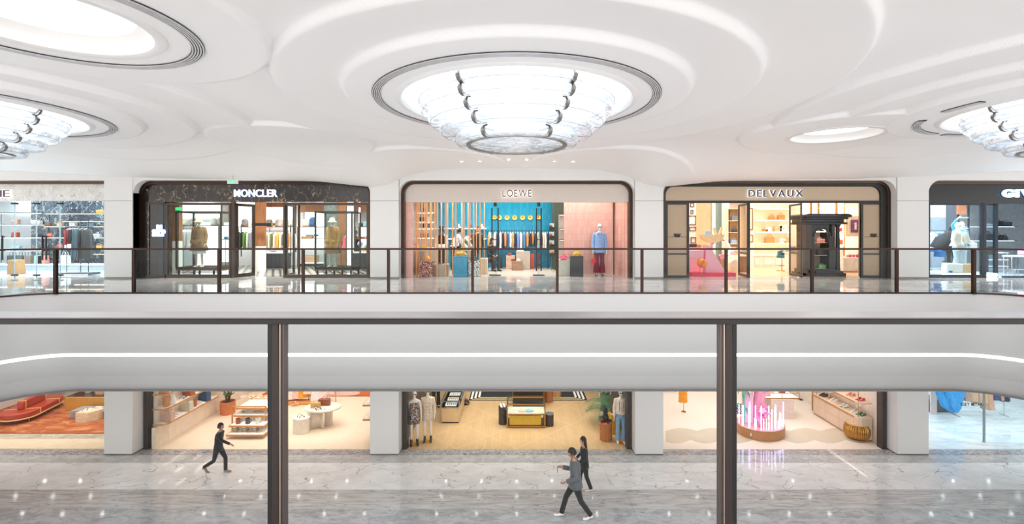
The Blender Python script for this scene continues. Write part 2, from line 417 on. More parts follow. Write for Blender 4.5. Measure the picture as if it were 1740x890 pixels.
def chandelier(cx, cy, label):
    t = thing('chandelier', label, 'chandelier', (cx, cy, 3.0), 0, 'tiered glass chandeliers')
    zr = cz(cx+2.0, cy)-3.0
    MB().lathe([(2.06, zr+.015), (2.03, zr-.015), (1.95, zr-.03), (1.90, zr+.01), (1.86, zr+.12), (1.84, zr+.3)], 96).build('rim', P('#eeeeee', .3, var=.01), t)
    MB().lathe([(.01, zr+.3), (1.88, zr+.3)], 64).build('lamp_bed', E('#fbfdff', 1.0), t)
    # glowing inner diffuser, stepped
    MB().lathe([(1.42, .80), (1.38, .70), (1.22, .53), (1.02, .36), (.78, .2), (.66, .1), (.01, .1)], 64).build('diffuser', E('#f3f8ff', .5), t)
    for k in range(5):
        r = TR[k]; zt = TZ[k]-3.0; zb = TZ[k+1]-3.0; rn = (TR[k+1] if k < 4 else .86)-.08
        prof = [(r-.10, zt), (r-.03, zt-.02), (r, zt-.06), (r-.005, zt-.10), (r-.04, zt-.145), (r-.10, zb-.005), (min(r-.16, rn+.1), zb), (rn, zb+.03)]
        prof2 = [(a-.022, b+.012) for a, b in prof][::-1]
        for s in range(6):
            a0 = -PI/2+PI/6+s*PI/3+.02; a1 = a0+PI/3-.04
            MB().lathe(prof, 14, (0, 0, 0), a0, a1).build('glass_pane', PANE, t)
            MB().tube([((r-.04)*math.cos(a0+(a1-a0)*i/14), (r-.04)*math.sin(a0+(a1-a0)*i/14), zt-.147) for i in range(15)], .006, 5).build('glass_edge', P('#b4c0c6', .2, metal=.4), t)
            b0 = a0-.02
            MB().lathe([(a+.008, b-.006) for a, b in prof]+[(a-.03, b+.03) for a, b in prof][::-1], 1, (0, 0, 0), b0-.022*1.2/r, b0+.022*1.2/r, close=True).build('bracket', BRK, t)
            d = Vector((math.cos(b0), math.sin(b0), 0)); q = d*(r-.45)
            MB().tube([d*(r-.04)+Vector((0, 0, zt-.05)), q+Vector((0, 0, zt-.02))], .012, 6).build('glass_arm', P('#c8d4d8', .2, metal=.3), t)
    MB().lathe([(.80, .0), (.86, -.01), (.87, .03), (.82, .05), (.79, .03)], 64, close=True).build('bottom_ring', BRK, t)
    MB().lathe([(.01, .012), (.80, .012)], 64).build('bottom_pane', PANE, t)
    # slot grille in the ceiling round the lamp
    grille(0, 0, 2.33, [(0, 2*PI)] if cx < 5 else [(-1.2, 1.8), (1.9, 2.75), (3.05, 3.35)], t, cz(cx+2.33, cy)-3.0-.012)
    return t
chandelier(*LAMPS[0], 'tiered glass chandelier at the left end of the ceiling, partly cut off')
chandelier(*LAMPS[1], 'large tiered glass chandelier at the centre of the ceiling')
chandelier(*LAMPS[2], 'tiered glass chandelier at the right end of the ceiling, partly cut off')
# six downlights over the middle shop
dl = thing('downlight', 'small round downlights', 'downlight')
bpy.data.objects.remove(dl)
for i, x in enumerate((784, 815, 864, 895, 942, 974)):
    D = 14.6; xx = X(x, D); zz = cz(xx, D)
    o = thing('downlight', ('first', 'second', 'third', 'fourth', 'fifth', 'sixth')[i]+' small round downlight from the left above the middle shopfront', 'downlight', (xx, D, zz-.004), 0, 'downlights above the middle shopfront')
    MB().lathe([(.001, -.012), (.05, -.012)], 16).build('lens', E('#ffffff', 12), o)
    MB().lathe([(.05, -.016), (.075, -.012), (.08, .01)], 16).build('bezel', WHITE, o)
# ---- far wall with round-shouldered openings
WALLM = P('#e4e2e0', .5, var=.01, scale=.8)
def arch(x0, x1, z0, z1, r, n=8, left=True, right=True):
    p = [(x0, z0)]
    if left: p += [(x0+r-r*math.cos(t), z1-r+r*math.sin(t)) for t in [PI/2*i/n for i in range(n+1)]]
    else: p += [(x0, z1)]
    if right: p += [(x1-r+r*math.sin(t), z1-r+r*math.cos(t)) for t in [PI/2*i/n for i in range(n+1)]]
    else: p += [(x1, z1)]
    p += [(x1, z0)]
    return p
def arch_band(outer, inner, y0, y1):
    m = MB(); k = len(outer)
    for lay, y in ((outer, y0), (inner, y0), (inner, y1), (outer, y1)):
        for a, b in lay: m.v.append((a, y, b))
    for i in range(k-1):
        for l in range(4):
            a = l*k+i; b = ((l+1) % 4)*k+i; m.f.append((a, a+1, b+1, b))
    for e in (0, k-1): m.f.append((e, k+e, 2*k+e, 3*k+e))
    return m
ZT = 3.245
for (x0, x1) in BAYS:
    m = MB(); pts = arch(x0, x1, 0, ZT, .42)
    # spandrel face and reveal
    for (a, b), (c, d) in zip(pts[1:-1], pts[2:-1]):
        if c-a > 1e-6:
            n = len(m.v); m.v += [(a, DC+.03, b), (c, DC+.03, d), (c, DC+.03, 4.2), (a, DC+.03, 4.2)]; m.f.append((n, n+1, n+2, n+3))
    for (a, b), (c, d) in zip(pts[:-1], pts[1:]):
        n = len(m.v); m.v += [(a, DC+.03, b), (c, DC+.03, d), (c, DS+.4, d), (a, DS+.4, b)]; m.f.append((n, n+1, n+2, n+3))
    struct(m.build('wall_far', WALLM, smooth=50))
COLX = [(-13.6, -12.64), (-4.84, -3.87), (3.88, 4.84), (12.52, 13.58)]
for (x0, x1) in COLX:
    x0 += .012; x1 -= .012
    # upper pilaster as two panels with the joint at lintel height
    zj = Z(341, DC)
    o = struct(bx(x0, x1, DC, DS+.6, 0.05, zj-.006).build('column', WALLM, bev=.008))
    struct(bx(x0, x1, DC, DS+.6, zj+.006, 4.2).build('column', WALLM, bev=.008))
    struct(bx(x0+.01, x1-.01, DC+.012, DS+.6, 0, 4.2).build('column', P('#8d8a86', .6)))
    struct(bx(x0, x1, DC, DS+.6, ZL+.03, -2.3).build('column', WALLM, bev=.012))
    struct(bx(x0+.01, x1-.01, DC+.012, DS+.6, ZL, -2.3).build('column', P('#6d6a66', .6)))
# ---- storey slab with the curved balcony edge
def edge_path(off=0.0):
    # plan of the balcony edge: straight across, rounding towards the camera at both ends
    R = 1.1; xs = 11.0; D = 11.97
    p = []
    p.append((-(xs+R)-off, 2.5))
    p.append((-(xs+R)-off, 6.0))
    for i in range(15):
        t = PI-PI/2*i/14
        p.append((-xs+(R+off)*math.cos(t), D-R+(R+off)*math.sin(t)))
    for i in range(1, 30): p.append((-xs+2*xs*i/30, D+off))
    for i in range(15):
        t = PI/2-PI/2*i/14
        p.append((xs+(R+off)*math.cos(t), D-R+(R+off)*math.sin(t)))
    p.append((xs+R+off, 6.0)); p.append((xs+R+off, 2.5))
    return p
def sweep(prof, mat, name, closed=False):
    # prof: (off, z) list, off>0 away from the void
    m = MB(); k = len(prof); paths = [edge_path(o) for o, z in prof]; n = len(paths[0])
    for i in range(n):
        for j, (o, z) in enumerate(prof): m.v.append((paths[j][i][0], paths[j][i][1], z))
    for i in range(n-1):
        for j in range(k if closed else k-1):
            jj = (j+1) % k; m.f.append((i*k+j, (i+1)*k+j, (i+1)*k+jj, i*k+jj))
    return m.build(name, mat, smooth=40)
FASC = P('#b7b5b4', .5, var=.01, scale=.5)
zs_ = Z(604, 11.97)
struct(sweep([(.25, .0), (.03, .0), (.0, -.02), (-.035, -.10), (-.05, -.35), (-.045, -.7), (-.02, -1.1), (.03, zs_+.16), (.075, zs_+.036)], FASC, 'fascia'))
struct(sweep([(.075, zs_+.036), (.10, zs_+.034), (.10, zs_-.034), (.055, zs_-.036)], P('#ffffff', .5), 'fascia'))
struct(sweep([(.055, zs_-.036), (.05, zs_-.06), (.11, zs_-.35), (.20, -2.07), (.215, -2.10), (.26, -2.3), (.42, Z(662, 12.39)), (.50, Z(662, 12.39)+.0), (.62, -2.50)], FASC, 'fascia'))
o = sweep([(.098, zs_+.03), (.07, zs_+.03), (.07, zs_-.03), (.098, zs_-.03)], E('#ffffff', 2.2), 'light_strip')
tag(o, 'long white glowing light strip along the curved balcony front', 'light strip')
# walkway slab
flp = edge_path(.25)
m = MB()
for zz in (0, -2.5):
    n = len(m.v); pts = [(x, y) for x, y in flp]
    ext = [(21.5, 2.5), (21.5, 16.7), (-21.5, 16.7), (-21.5, 2.5)]
    for x, y in pts+ext: m.v.append((x, y, zz-.012 if zz == 0 else zz))
    m.f.append(tuple(range(n, len(m.v))))
slab = struct(m.build('floor_upper', P('#8f8b86', .4), smooth=0))
def slab_row(parent, name, x0, x1, y0, y1, z, w, mat, jit=0.0, th=.012, gap=.004):
    n = max(1, round((x1-x0)/w)); w = (x1-x0)/n; rnd = random.Random(int(y0*100))
    me = None
    for i in range(n):
        a = x0+i*w
        if me is None:
            o = MB().bx(gap/2, w-gap/2, gap/2, y1-y0-gap/2, -th, 0).build(name, mat, parent, smooth=0); me = o.data
        else:
            o = bpy.data.objects.new(name, me); C.objects.link(o); o.parent = parent
        o.location = (a, y0, z)
    return parent
# marbles (object coordinates would repeat on shared meshes, so these use world position)
def world_coords(m):
    nt = m.node_tree
    for n in list(nt.nodes):
        if n.type == 'TEX_COORD':
            g = nt.nodes.new('ShaderNodeNewGeometry')
            for l in list(nt.links):
                if l.from_node == n: nt.links.new(g.outputs['Position'], l.to_socket)
    return m
MARB_W = world_coords(marble('marble_white', '#f8f8f9', '#e8e8e9', '#a09a96', .5, .022, .06, .5, 1.1, stretch=(1, 1.6, 1)))
MARB_G = world_coords(marble('marble_grey_streaked', '#d6d4d3', '#b3b0af', '#8d8885', .8, .05, .08, .05, .6, stretch=(.6, 5, 1)))
MARB_M = world_coords(marble('marble_mid_grey', '#c6c8ca', '#a2a5a8', '#6a665f', .8, .012, .07, .7, 2.0, stretch=(.8, 1.6, 1)))
MARB_D = world_coords(marble('marble_dark_speckled', '#bcbaba', '#6a696c', '#dddddd', 2.2, .05, .08, .7, .8, stretch=(1, 2, 1)))
MARB_P = world_coords(marble('marble_pale_grey', '#cfd0d0', '#b3b5b6', '#8b8884', .9, .03, .06, .5, 1.4, stretch=(1, 1.4, 1)))
MARB_U = world_coords(marble('marble_walkway', '#e2dfdc', '#cdc9c5', '#9a8f84', .32, .018, .035, 1.2, 1.6, stretch=(1.2, 1, 1)))
# upper walkway paving
slab_row(slab, 'marble_slab', -12.6, 12.6, 12.25, 12.72, 0, 2.1, MARB_M)
slab_row(slab, 'marble_slab', -12.6, 12.6, 12.72, 15.6, 0, 2.1, MARB_U)
slab_row(slab, 'marble_slab', -12.6, 12.6, 15.6, 16.7, 0, 2.1, MARB_G)
slab_row(slab, 'marble_slab', -21.4, -12.6, 12.25, 16.7, 0, 2.2, MARB_U)
slab_row(slab, 'marble_slab', 12.6, 21.4, 12.25, 16.7, 0, 2.2, MARB_U)
# side walkways beyond the curve, and the walkway the camera stands on
struct(bx(-21.4, -12.37, 2.5, 12.25, -.02, .0).build('floor_upper_left', MARB_U)); struct(bx(12.37, 21.4, 2.5, 12.25, -.02, 0).build('floor_upper_right', MARB_U))
struct(bx(-21.4, 21.4, -.7, 2.33, -.3, 0).build('floor_near', MARB_U))
struct(bx(-21.5, 21.5, 12.5, 16.7, -2.56, -2.5).build('ceiling_lower', WHITE))
# lower floor and its bands of marble
lf = struct(bx(-26, 26, -.8, 17.0, ZL-.055, ZL-.032).build('floor_lower', P('#8f8b86', .4)))
rows = [(FD(773), 16.35, MARB_D, 2.1), (FD(786), FD(773), MARB_P, 2.1), (FD(831.5), FD(786), MARB_W, 2.7), (FD(864), FD(831.5), MARB_G, 2.1), (9.0, FD(864), MARB_M, 2.1), (5.0, 9.0, MARB_W, 2.7)]
for (a, b, mt, w) in rows: slab_row(lf, 'marble_slab', -21.6, 21.6, a, b, ZL, w, mt)
struct(bx(-26, 26, -.8, 5.0, ZL-.014, ZL).build('floor_lower_near', MARB_P))
# lower side galleries closing the atrium (out of the picture)
# ---- near and far railings
RAILM = P('#3a2a24', .3, metal=.75, var=.05)
RAILT = P('#8f8a89', .25, metal=.85, var=.04); POSTM = P('#2f2521', .4, metal=.2, var=.05)
def rail_path_pts(off): return edge_path(off)
def build_far_rail():
    t = thing('balcony_railing', 'glass and bronze railing along the far balcony edge', 'railing', (0, 0, 0))
    pts = [(x, y, 1.12) for x, y in edge_path(.04)]
    m = MB()
    # rectangular handrail swept
    o1 = edge_path(.01); o2 = edge_path(.075); k = len(o1)
    for a, b in zip(o1, o2): m.v += [(a[0], a[1], 1.085), (b[0], b[1], 1.085), (b[0], b[1], 1.13), (a[0], a[1], 1.13)]
    for i in range(k-1):
        for j in range(4): m.f.append((i*4+j, (i+1)*4+j, (i+1)*4+(j+1) % 4, i*4+(j+1) % 4))
    m.build('handrail', RAILM, t)
    m = MB(); g1 = edge_path(.036); g2 = edge_path(.048)
    m2 = MB(); s1 = edge_path(.02); s2 = edge_path(.064)
    for a, b in zip(s1, s2): m2.v += [(a[0], a[1], 0.0), (b[0], b[1], 0.0), (b[0], b[1], .035), (a[0], a[1], .035)]
    for i in range(k-1):
        for j in range(4): m2.f.append((i*4+j, (i+1)*4+j, (i+1)*4+(j+1) % 4, i*4+(j+1) % 4))
    m2.build('base_channel', RAILM, t)
    posts = [X(p, 12.01) for p in (227, 372, 515, 660, 803, 947, 1091, 1234, 1380, 1524)]
    for x in posts: bx(x-.033, x+.033, 11.985, 12.05, 0, 1.09).build('post', RAILM, t, bev=.004)
    bx(-11.37, -11.30, 11.86, 11.93, 0, 1.09).build('post', RAILM, t); bx(11.24, 11.31, 11.90, 11.97, 0, 1.09).build('post', RAILM, t)
    for a, b in zip(posts[:-1], posts[1:]): bx(a+.04, b-.04, 12.012, 12.024, .03, 1.085).build('glass_panel', GLASSR, t, smooth=0)
    for s, x0 in ((-1, posts[0]), (1, posts[-1])):
        p = [q for q in edge_path(.045) if (q[0]-x0)*s > .04 and q[1] > 5.9]
        if s < 0: p = p[::-1]
        p = [(x0+s*.04, 12.015)]+p
        m = MB()
        for x, y in p: m.v += [(x, y, .03), (x, y, 1.085)]
        for i in range(len(p)-1): m.f.append((2*i, 2*i+2, 2*i+3, 2*i+1))
        m.build('glass_panel', GLASSR, t)
    return t
build_far_rail()
t = thing('balcony_railing', 'thick dark bronze and glass railing close to the viewer, in front of everything', 'railing', (0, 2.26, 0))
# handrail: bevelled bar with a brushed top
MB().prism([(-.055, 1.084), (.088, 1.084), (.088, 1.112), (-.055, 1.108)], -5.2, 5.2, 'x').build('handrail', P('#140d0b', .45), t, bev=.002)
MB().prism([(-.052, 1.1085), (.086, 1.1125), (.09, 1.120), (-.052, 1.1145)], -5.2, 5.2, 'x').build('rail_cap', RAILT, t, bev=.002)
for x in (-3.22, X(472.5, 2.26), X(1234.5, 2.26), 3.08):  # rounded posts: shaded side and light streak put into the strip colours
    s = 1 if x > 0 else -1
    a, c = sorted((x-s*.020, x+s*.014)); o = bx(a, c, -.035, .045, -.1, 1.086).build('post', POSTM, t, bev=.004)
    a, c = sorted((x+s*.014, x+s*.038)); bx(a, c, -.022, .03, -.1, 1.086).build('post_dark_side', P('#0c0b0b', .5), o)
    a, c = sorted((x-s*.020, x-s*.026)); bx(a, c, -.030, .03, -.1, 1.086).build('post_light_streak', P('#a8988f', .25, metal=.8), o); a, c = sorted((x-s*.026, x-s*.038)); bx(a, c, -.020, .02, -.1, 1.086).build('post_inner_side', P('#5d5350', .3, metal=.6), o)
xs = [-5.2, -3.22, X(472.5, 2.26), X(1234.5, 2.26), 3.08, 5.2]
for a, b in zip(xs[:-1], xs[1:]): bx(a+.04, b-.04, 0, .012, -.1, 1.085).build('glass_panel', GLASSR, t, smooth=0)
# ---- shop shells
def shell(x0, x1, y1, z0, z1, wl, wr, wb, fl, cl=WHITE, y0=DS+.02, f0=None, f1=None):
    f0 = x0 if f0 is None else f0; f1 = x1 if f1 is None else f1
    th = .1 if z0 > -1 else .25; ys = y0+(.3 if z0 > -1 else .26)
    struct(MB().prism([(x0-th, ys), (x0, ys), (f0, y1), (f0-th, y1)], z0, z1, 'z').build('wall_left', wl)); struct(MB().prism([(x1, ys), (x1+th, ys), (f1+th, y1), (f1, y1)], z0, z1, 'z').build('wall_right', wr))
    struct(bx(f0-.1, f1+.1, y1, y1+.2, z0, z1).build('wall_back', wb)); struct(MB().prism([(x0, y0), (x1, y0), (f1, y1), (f0, y1)], z1, z1+.1, 'z').build('ceiling', cl))
    ya = y0 if z0 < -1 else 16.7
    f = struct(MB().prism([(x0, ya), (x1, ya), (f1, y1), (f0, y1)], z0-.03, z0, 'z').build('floor', fl)); return f
# ================================================================== KIT OF THINGS
def arc(c, rx, rz, n=8, a0=0, a1=PI, y=0): return [(c[0]+rx*math.cos(a0+(a1-a0)*i/n), y+c[1], c[2]+rz*math.sin(a0+(a1-a0)*i/n)) for i in range(n+1)]
def bag(loc, w, h, d, col, label, kind='tote', group=None, rz=0, hcol=None, fcol=None, name='handbag'):
    t = thing(name, label, 'bag', loc, rz, group)
    m = P(col, .5, bump=.15, bscale=90); hm = P(hcol or col, .5, var=.05); fm = P(fcol or col, .45, var=.05)
    if kind == 'tote':
        b = MB().prism([(-w*.5, 0), (w*.5, 0), (w*.46, h), (-w*.46, h)], -d/2, d/2); b.build('body', m, t, bev=min(w, h)*.05, seg=2)
        for s in (-1, 1): MB().tube(arc((0, s*d*.3, h*.9), w*.24, h*.55), w*.025, 6).build('handle', hm, t)
    elif kind == 'flap':
        MB().prism([(-w*.5, 0), (w*.5, 0), (w*.48, h*.96), (-w*.48, h*.96)], -d/2, d/2).build('body', m, t, bev=min(w, h)*.06, seg=2)
        MB().prism([(-w*.49, h*.45), (w*.49, h*.45), (w*.49, h), (-w*.49, h)], -d/2-.012, d/2-.01).build('flap', fm, t, bev=.006)
        bx(-w*.06, w*.06, -d/2-.022, -d/2-.01, h*.42, h*.54).build('clasp', GOLD, t)
        MB().tube(arc((0, 0, h*.95), w*.22, h*.4), w*.025, 6).build('handle', hm, t)
    elif kind == 'bucket':
        MB().lathe([(.001, 0), (w*.40, 0), (w*.44, h*.1), (w*.5, h*.85), (w*.46, h), (.001, h*.9)], 16, sy=d/w).build('body', m, t)
        MB().tube(arc((0, 0, h*.9), w*.42, h*.6), w*.03, 6).build('handle', hm, t)
    elif kind == 'duffel':
        MB().loft([(0, 0, 0, w*.42, d*.45), (0, 0, h*.15, w*.5, d*.5), (0, 0, h*.6, w*.46, d*.44), (0, 0, h*.88, w*.34, d*.25), (0, 0, h, w*.2, d*.1)], 16).build('body', m, t)
        MB().tube(arc((0, -d*.1, h*.8), w*.26, h*.5), w*.03, 6).build('handle', hm, t)
        MB().tube([(-w*.45, -d*.42, h*.2), (0, -d*.52, h*.55), (w*.45, -d*.42, h*.25)], w*.03, 6).build('strap', fm, t)
    elif kind == 'backpack':
        MB().loft([(0, 0, 0, w*.44, d*.5), (0, 0, h*.1, w*.5, d*.52), (0, 0, h*.7, w*.48, d*.5), (0, 0, h*.92, w*.36, d*.4), (0, 0, h, w*.12, d*.15)], 14).build('body', m, t)
        MB().loft([(0, -d*.42, h*.1, w*.34, d*.24), (0, -d*.44, h*.3, w*.36, d*.26), (0, -d*.42, h*.48, w*.3, d*.16)], 12).build('pocket', fm, t)
        MB().tube(arc((0, 0, h*.95), w*.12, h*.14), w*.03, 6).build('handle', hm, t)
    return t
def shoe(loc, L, col, label, group=None, rz=0, sole='#f2f0ee', kind='sneaker', name=None):
    # toe points to +x in local space
    t = thing(name or {'sneaker': 'sneaker', 'heel': 'high_heel_shoe', 'flat': 'flat_shoe', 'boot': 'ankle_boot', 'sandal': 'sandal'}[kind], label, 'shoe', loc, rz, group)
    w = L*.18; m = P(col, .55, bump=.1); sm = P(sole, .5)
    if kind in ('sneaker', 'flat'):
        sh = L*(.10 if kind == 'sneaker' else .05)
        out = [(-L*.5, -w*.7), (-L*.2, -w*.75), (L*.2, -w), (L*.42, -w*.7), (L*.5, 0), (L*.42, w*.8), (L*.2, w), (-L*.2, w*.75), (-L*.5, w*.7)]
        MB().prism(out, 0, sh, 'z').build('sole', sm, t, bev=L*.02)
        hh = L*(.34 if kind == 'sneaker' else .2)
        prof = [(-.47, .02, hh), (-.3, 0, hh*1.0), (-.1, 0, hh*.92), (.08, 0, hh*.62), (.25, 0, hh*.42), (.4, 0, hh*.33), (.47, 0, hh*.15)]
        mb = MB(); n = 12
        for a, _, hz in prof:
            ww = w*(.72 if a < -.2 else .8 if a < .2 else .85)*(1 if a < .4 else .6)
            for k in range(n):
                th = PI*k/(n-1); mb.v.append((a*L, ww*math.cos(th), sh*.9+(hz-sh*.5)*math.sin(th)**.7))
        for i in range(len(prof)-1):
            for k in range(n-1):
                a = i*n+k; mb.f.append((a, a+1, a+n+1, a+n))
        mb.f.append(tuple(range(n))); mb.f.append(tuple(range((len(prof)-1)*n, len(prof)*n)))
        mb.build('upper', m, t)
        if kind == 'sneaker': bx(-L*.05, L*.2, -w*.25, w*.25, hh*.62, hh*.86).build('laces', sm, t, bev=.01)
    elif kind == 'boot':
        MB().prism([(-L*.45, 0), (-L*.2, 0), (-L*.18, L*.12), (L*.1, L*.06), (L*.5, 0), (L*.5, L*.06), (-L*.1, L*.16), (-L*.45, L*.2)], -w*.6, w*.6).build('sole', P('#1c1c1c', .4), t)
        mb = MB().loft([(-L*.2, 0, L*.14, L*.26, w*.7), (-L*.22, 0, L*.5, L*.2, w*.6), (-L*.22, 0, L*.9, L*.22, w*.65)], 14)
        mb.loft([(L*.1, 0, L*.05, L*.38, w*.7), (L*.05, 0, L*.22, L*.32, w*.65), (-L*.1, 0, L*.36, L*.18, w*.5)], 14); mb.build('upper', m, t)
    else:
        hz = L*.32 if kind == 'heel' else L*.05
        MB().prism([(L*.5, 0), (L*.5, .012), (L*.2, .014), (-L*.25, hz+.012), (-L*.45, hz+.012), (-L*.45, hz), (-L*.25, hz), (L*.2, 0)][::-1], -w*.6, w*.6).build('sole', sm, t)
        if kind == 'heel': MB().tube([(-L*.4, 0, hz), (-L*.43, 0, 0)], [w*.35, w*.15], 8).build('heel', m, t)
        MB().tube([(L*.28, -w*.65, .01), (L*.26, -w*.4, L*.14), (L*.26, w*.4, L*.14), (L*.28, w*.65, .01)], L*.05, 6, ry=1.6).build('toe_strap', m, t)
        MB().tube([(-L*.3, -w*.6, hz), (-L*.2, -w*.5, hz+L*.2), (-L*.2, w*.5, hz+L*.2), (-L*.3, w*.6, hz)], L*.025, 6).build('ankle_strap', m, t)
    return t
def pair(loc, L, col, label, gap=.11, rz=0, **k):
    g = k.pop('group', None) or label
    d = Vector((-math.sin(rz), math.cos(rz), 0))*gap/2
    wa, wb = ('farther', 'nearer') if abs(d.y) > abs(d.x) and d.y > 0 else ('nearer', 'farther') if abs(d.y) > abs(d.x) else ('right', 'left') if d.x > 0 else ('left', 'right')
    a = shoe(tuple(Vector(loc)+d), L, col, wa+' '+label, g, rz, **k); b = dup(a, tuple(Vector(loc)-d), label=wb+' '+label); return a, b
def garment(loc, ln, col, label, group=None, rz=0, wid=.10, dep=.42, kind='shirt', hem=None, flare=1.0, hook=True, seed=0):
    # hangs from loc; seen edge-on along x when rz = 0
    t = thing({'shirt': 'hanging_shirt', 'coat': 'hanging_coat', 'dress': 'hanging_dress', 'trousers': 'hanging_trousers', 'skirt': 'hanging_skirt'}[kind], label, 'garment', loc, rz, group)
    m = P(col, .85, var=.12, scale=9, bump=.3, bscale=25, sheen=.2)
    if kind in ('shirt', 'coat', 'dress'):
        r = [(0, 0, -ln, wid*.55*flare, dep*.5*flare), (0, 0, -ln*.7, wid*.52, dep*.44), (0, 0, -ln*.35, wid*.48, dep*.42), (0, 0, -.17, wid*.42, dep*.46), (0, 0, -.11, wid*.32, dep*.36), (0, 0, -.07, wid*.22, dep*.14)]
        MB().loft(r[::-1], 20, fold=.16, nf=6, seed=seed).build('cloth', m, t)
        sl = min(ln*.85, .6)
        if kind != 'dress' or flare < 1.2:
            for s in (-1, 1):
                MB().tube([(0, s*dep*.38, -.13), (wid*.12, s*dep*.52, -.13-sl*.5), (wid*.05, s*dep*.5, -.13-sl)], [.05, .045, .035], 8).build('sleeve', m, t)
    else:
        r = [(0, 0, -ln, wid*.5*flare, dep*.4*flare), (0, 0, -ln*.5, wid*.45, dep*.36), (0, 0, -.08, wid*.35, dep*.32)]
        MB().loft(r[::-1], 20, fold=.18, nf=8, seed=seed).build('cloth', m, t)
    MB().tube([(0, -dep*.35, -.11), (0, 0, -.04), (0, dep*.35, -.11)], .008, 6).build('hanger', P('#ddd8d0', .4), t)
    if hook: MB().tube([(0, 0, -.04), (0, 0, -.005), (0, .015, .012)], .004, 5).build('hook', CHROME, t)
    return t
def rack(loc, L, H, mat, label, name='clothes_rack', depth=.4, rz=0, r=.014):
    t = thing(name, label, 'clothes rack', loc, rz)
    MB().tube([(-L/2, 0, H), (L/2, 0, H)], r, 8).build('rail', mat, t)
    for s in (-1, 1):
        MB().tube([(s*L/2, 0, 0.01), (s*L/2, 0, H)], r, 8).build('upright', mat, t)
        bx(s*L/2-.02, s*L/2+.02, -depth/2, depth/2, 0, .02).build('foot', mat, t)
    return t
def plinth(loc, w, d, h, mat, label, name='plinth', rz=0, bev=.012, top=None):
    t = thing(name, label, 'plinth', loc, rz)
    bx(-w/2, w/2, -d/2, d/2, 0, h).build('block', mat, t, bev=bev, seg=2)
    bx(-w/2-.004, w/2+.004, -d/2-.004, d/2+.004, h, h+.014).build('top_plate', top or mat, t, bev=.003)
    return t
def drum(loc, r, h, mat, label, name='round_plinth', flutes=0, top=None, sx=1):
    t = thing(name, label, 'plinth', loc)
    if flutes:
        mb = MB(); n = flutes*4; base = 0
        for z in (0.03, h-.02):
            for k in range(n):
                a = 2*PI*k/n; q = r*(1-.05*(math.cos(flutes*a) > 0)); mb.v.append((q*math.cos(a), q*math.sin(a), z))
        for k in range(n): mb.f.append((k, (k+1) % n, n+(k+1) % n, n+k))
        mb.f.append(tuple(range(n))); mb.f.append(tuple(range(n, 2*n)))
        mb.build('drum', mat, t)
    else: MB().lathe([(.001, 0.03), (r, .03), (r, h-.02), (.001, h-.02)], 40, sx=sx).build('drum', mat, t)
    MB().lathe([(.001, 0), (r*.94, 0), (r*.94, .03), (.001, .03)], 32, sx=sx).build('foot', mat, t)
    MB().lathe([(.001, h-.02), (r*1.01, h-.02), (r*1.01, h), (.001, h)], 40, sx=sx).build('top', top or mat, t)
    return t
def shelf(loc, w, d, label, mat, group=None, rz=0, th=.035, glow=None, name='display_shelf', edge=None):
    t = thing(name, label, 'shelf', loc, rz, group)
    bx(-w/2, w/2, -d, 0, 0, th).build('board', mat, t)
    if edge: bx(-w/2-.004, w/2+.004, -d-.012, -d, -.004, th+.004).build('edge_strip', edge, t)
    if glow: bx(-w/2+.02, w/2-.02, -d*.6, -d*.5, -.012, 0).build('light_strip', glow, t)
    return t
def text_sign(s, loc, h, w, mat, label, back=None, bold=.0, depth=.02, gap=.12, name='shop_sign', glow=None, halo=.024):
    # letters as separate meshes, scaled so the word is w wide and h tall, centred on loc
    t = thing(name, label, 'sign', loc)
    def meshes(off):
        items = []
        for ch in s.replace(' ', ''):
            cu = bpy.data.curves.new('letter', 'FONT'); cu.body = ch; cu.size = 1; cu.extrude = .03; cu.offset = off; cu.resolution_u = 4
            o = bpy.data.objects.new('letter', cu); C.objects.link(o); items.append((o, cu))
        dg = bpy.context.evaluated_depsgraph_get(); dg.update(); out = []
        for o, cu in items: out.append(bpy.data.meshes.new_from_object(o.evaluated_get(dg))); bpy.data.objects.remove(o); bpy.data.curves.remove(cu)
        return out
    ms = meshes(bold); hs = meshes(bold+halo) if glow else [None]*len(ms); x = 0; pos = []; it = iter(zip(ms, hs))
    for ch in s:
        if ch == ' ': x += .4; continue
        me, hm = next(it); q = [v.co.x for v in me.vertices]; a, b = min(q), max(q); pos.append((me, hm, x-a)); x += (b-a)+gap
    W_ = x-gap; sx = w/W_; sy = h/.729
    for me, hm, dx in pos:
        for k, mm in enumerate((me, hm)):
            if mm is None: continue
            for v in mm.vertices: v.co = Vector(((v.co.x+dx-W_/2)*sx, -v.co.z*depth/.03, (v.co.y-.36)*sy))
            mm.materials.clear(); mm.materials.append(glow if k else mat); mm.name = 'halo' if k else 'letter'
            o = bpy.data.objects.new(mm.name, mm); C.objects.link(o); o.parent = t; o.location = (0, depth*1.4*k, 0)
    return t
